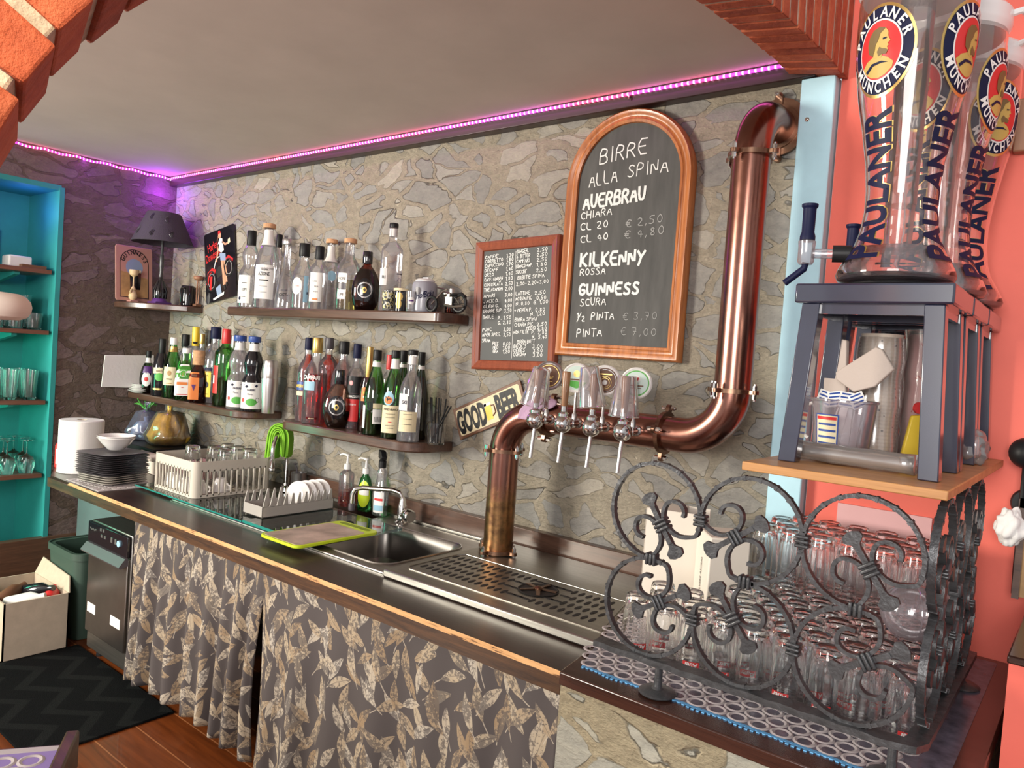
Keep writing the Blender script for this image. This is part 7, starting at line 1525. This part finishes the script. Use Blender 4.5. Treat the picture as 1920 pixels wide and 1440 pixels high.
for i in range(3):
    for j in range(4):
        o = wg if k == 0 else dup(wg); k += 1; o.location = (XL-.06-.09*i, -.68-.088*j+.012*(i % 2), zs4[3]+.0006); tag(o, 'wine glass standing upside down on the lowest niche shelf', 'glass', 'wine glasses on the lowest niche shelf')
# ------------------------------------------------------------------ under and before the counter
t = thing('glass_washer', 'steel under counter glass washer with a black control panel', 'glass washer', (-3.13, -.5, .02))
DX0, DX1, DY = -3.325, -2.962, -.770
b = MB(); b.bb(DX0, DX1, DY+.012, -.20, .045, .590); b.build('cabinet', M['steel'], t, bevel=.004)
b = MB(); b.bb(DX0+.004, DX1-.006, DY, DY+.013, .12, .495); b.build('door', M['steeldark'], t, bevel=.003)
b = MB(); b.prism([(-.002, .50), (-.002, .470), (.028, .462), (.034, .470), (.010, .50)], DX0+.004, DX1-.006, 0, Matrix(((0, 0, 1, 0), (-1, 0, 0, DY), (0, 1, 0, 0), (0, 0, 0, 1)))); b.build('door_handle', M['greyplate'], t)
b = MB(); b.bb(DX0, DX1-.006, DY-.004, DY+.012, .503, .585); pnl = b.build('control_panel', M['blackgloss'], t, bevel=.002)
b = MB()
for i in range(5): x = DX0+.025+.012*i; b.box((x, DY-.0048, .560-.003*(i % 2)), (.009, .001, .006))
for x, z in ((DX0+.13, .545), (DX0+.16, .545), (DX0+.145, .57), (DX0+.12, .57)): b.box((x, DY-.0048, z), (.014, .001, .012))
for x in (DX0+.22, DX0+.255): b.box((x, DY-.0048, .547), (.014, .001, .020))
b.build('markings', M['silver'], t); b = MB(); b.lathe([(.0001, 0), (.013, 0), (.013, .006), (.0001, .007)], 18, M=frame((DX0+.29, DY-.004, .547), (1, 0, 0), (0, 0, 1))); b.build('button', M['lightblue'], t)
b = MB(); b.bb(DX0+.02, DX0+.095, DY-.001, DY+.002, .205, .245); b.bb(DX0+.235, DX0+.32, DY-.001, DY+.002, .205, .245); b.build('sticker', M['white'], t)
b = MB()
for x in (DX0+.03, DX1-.03): b.lathe([(.018, 0), (.014, .046)], 12, (x, DY+.06, .0)); b.lathe([(.018, 0), (.014, .046)], 12, (x, -.25, .0))
b.build('feet', M['black'], t)
t = thing('waste_bin', 'grey green plastic bin with a wide rim beside the glass washer', 'bin', (-3.62, -.62, .0))
b = MB(); o = rrect(-3.80, -3.47, -.755, -.50, .05); i_ = rrect(-3.78, -3.50, -.74, -.515, .04); n = len(o); lo = rrect(-3.77, -3.51, -.735, -.52, .04)
vs = [(*p, .002) for p in lo]+[(*p, .355) for p in o]+[(*p, .395) for p in o]+[(*p, .395) for p in i_]+[(*p, .06) for p in rrect(-3.76, -3.52, -.725, -.53, .035)]
b.add(vs, [(a*n+k, a*n+(k+1) % n, (a+1)*n+(k+1) % n, (a+1)*n+k) for a in range(4) for k in range(n)]+[tuple(range(n-1, -1, -1)), tuple(4*n+k for k in range(n))]); b.build('bucket', M['binplastic'], t, sharp=40)
b = MB(); r = [(*p, .385) for p in rrect(-3.805, -3.465, -.760, -.495, .052)]; b.strap(r, .006, .03, (0, 0, 1), closed=True); b.build('rim', M['binplastic'], t)
t = thing('cardboard_box', 'pale open cardboard box of empties beside the rug', 'box', (-3.63, -.90, 0))
CX0, CX1, CY0, CY1, CH = -3.84, -3.455, -1.03, -.782, .245
b = MB()
for x0, x1, y0, y1 in ((CX0, CX0+.006, CY0, CY1), (CX1-.006, CX1, CY0, CY1), (CX0, CX1, CY0, CY0+.006), (CX0, CX1, CY1-.006, CY1)): b.bb(x0, x1, y0, y1, .001, CH)
b.bb(CX0, CX1, CY0, CY1, .001, .007); b.build('sides', M['cardboard'], t)
b = MB(); quadbox(b, [(CX0, CY1-.003, CH), (CX1, CY1-.003, CH), (CX1-.06, CY1+.018, CH+.055), (CX0+.03, CY1+.018, CH+.075)], (0, 1, 0), .004); b.build('flap', M['cardboard'], t)
for k, (x, y, z, a, m_, lab) in enumerate(((-3.60, -.86, CH-.01, .5, M['blackgloss'], 'dark empty bottle lying on top in the cardboard box'), (-3.54, -.93, CH-.025, .9, M['white'], 'white empty bottle lying at the front of the cardboard box'), (-3.64, -.95, CH-.02, 2.1, M['brownprint'], 'brown empty can lying at the back of the cardboard box'), (-3.53, -.83, CH-.03, 2.6, M['red'], 'reddish empty can in the corner of the cardboard box'))):
    b = MB(); Mx = Matrix.Translation((x, y, z)) @ Euler((0, pi/2-.25, a)).to_matrix().to_4x4(); b.lathe([(.0001, -.07), (.029, -.07), (.031, -.066), (.031, .03), (.014, .06), (.013, .085), (.0001, .086)], 20, M=Mx); solid('empty_bottle' if k < 2 else 'empty_can', lab, 'bottle' if k < 2 else 'can', b, m_)
for k, (x, y) in enumerate(((-3.60, -.87), (-3.53, -.96), (-3.66, -.96), (-3.52, -.83), (-3.72, -.88))):
    b = MB(); b.lathe([(.0001, 0), (.035, 0), (.037, .004), (.037, .17), (.0001, .171)], 16, (x, y, .0085)); solid('empty_can', 'dark empty container deep inside the cardboard box', 'can', b, M['greyplate'], 'empties deep in the cardboard box')
# near counter corner and the cream thing at the left edge
t = thing('near_counter', 'corner of a nearer counter with a mauve ringed mat, bottom left', 'counter', (-1.9, -1.75, .6)); zn = .66
q = [P(u, v, z=zn) for u, v in ((0, 1404), (118, 1396), (155, 1386), (135, 1470), (100, 1480), (-60, 1410))]
q = [(-1.50, -1.73), (-1.40, -1.60), (-1.37, -1.565), (-1.24, -1.72), (-1.24, -2.1), (-1.60, -2.1)]
a0, a1, a2, a3 = P(-40, 1408, z=zn), P(120, 1396, z=zn), P(120, 1396, z=zn), P(95, 1450, z=zn)
dirx = (a1-a0).normalized(); diry = (a3-a1); diry.z = 0; diry.normalize()
Mn = Matrix(((dirx.x, diry.x, 0, a1.x), (dirx.y, diry.y, 0, a1.y), (0, 0, 1, zn), (0, 0, 0, 1)))
b = MB(); b.bb(-.5, 0, 0, .45, -.03, 0, 0, Mn); b.build('top', M['redwood'], t)
b = MB(); b.bb(-.48, -.006, .006, .43, .0003, .0015, 0, Mn); b.build('mat_film', mat('mauve mat film', (.26, .19, .42), .3), t)
b = MB(); tmp = MB(); rings(tmp, -.48, -.008, .03, .42, .0016, .021); b.add(tmp.v, tmp.f, 0, Mn); b.bb(-.48, -.006, .006, .022, .0014, .0022, 0, Mn); b.build('mat_rings', M['ringplastic'], t)
b = MB(); b.bb(.0, .022, -.012, .45, -.05, .020, 0, Mn); b.build('raised_edge', M['edgewood'], t, bevel=.004)
b = MB(); b.bb(-.45, -.03, .05, .42, -zn, -.03, 0, Mn); b.build('plinth', M['darkwood'], t)
cc = CAM+(M_R*((-12-960)/FPX)+M_D*((572-720)/FPX)+M_F)*1.15
t = thing('wall_lamp', 'cream rounded lamp bowl cut off at the left edge before the niche', 'lamp', (cc.x, cc.y, cc.z-.02))
b = MB(); b.lathe([(.0001, -.022), (.034, -.0205), (.044, -.016), (.049, -.008), (.050, 0), (.048, .008), (.042, .015), (.032, .0195), (.0001, .022)], 40, cc); b.build('bowl', M['creambox'], t)
pe = Vector((-.69, -1.957, 1.30)); b = MB(); b.tube([cc+Vector((0, 0, -.02)), cc+Vector((0, -.03, -.07)), cc.lerp(pe, .6)+Vector((0, 0, -.06)), pe], .006, 8); b.build('arm', M['iron'], t)
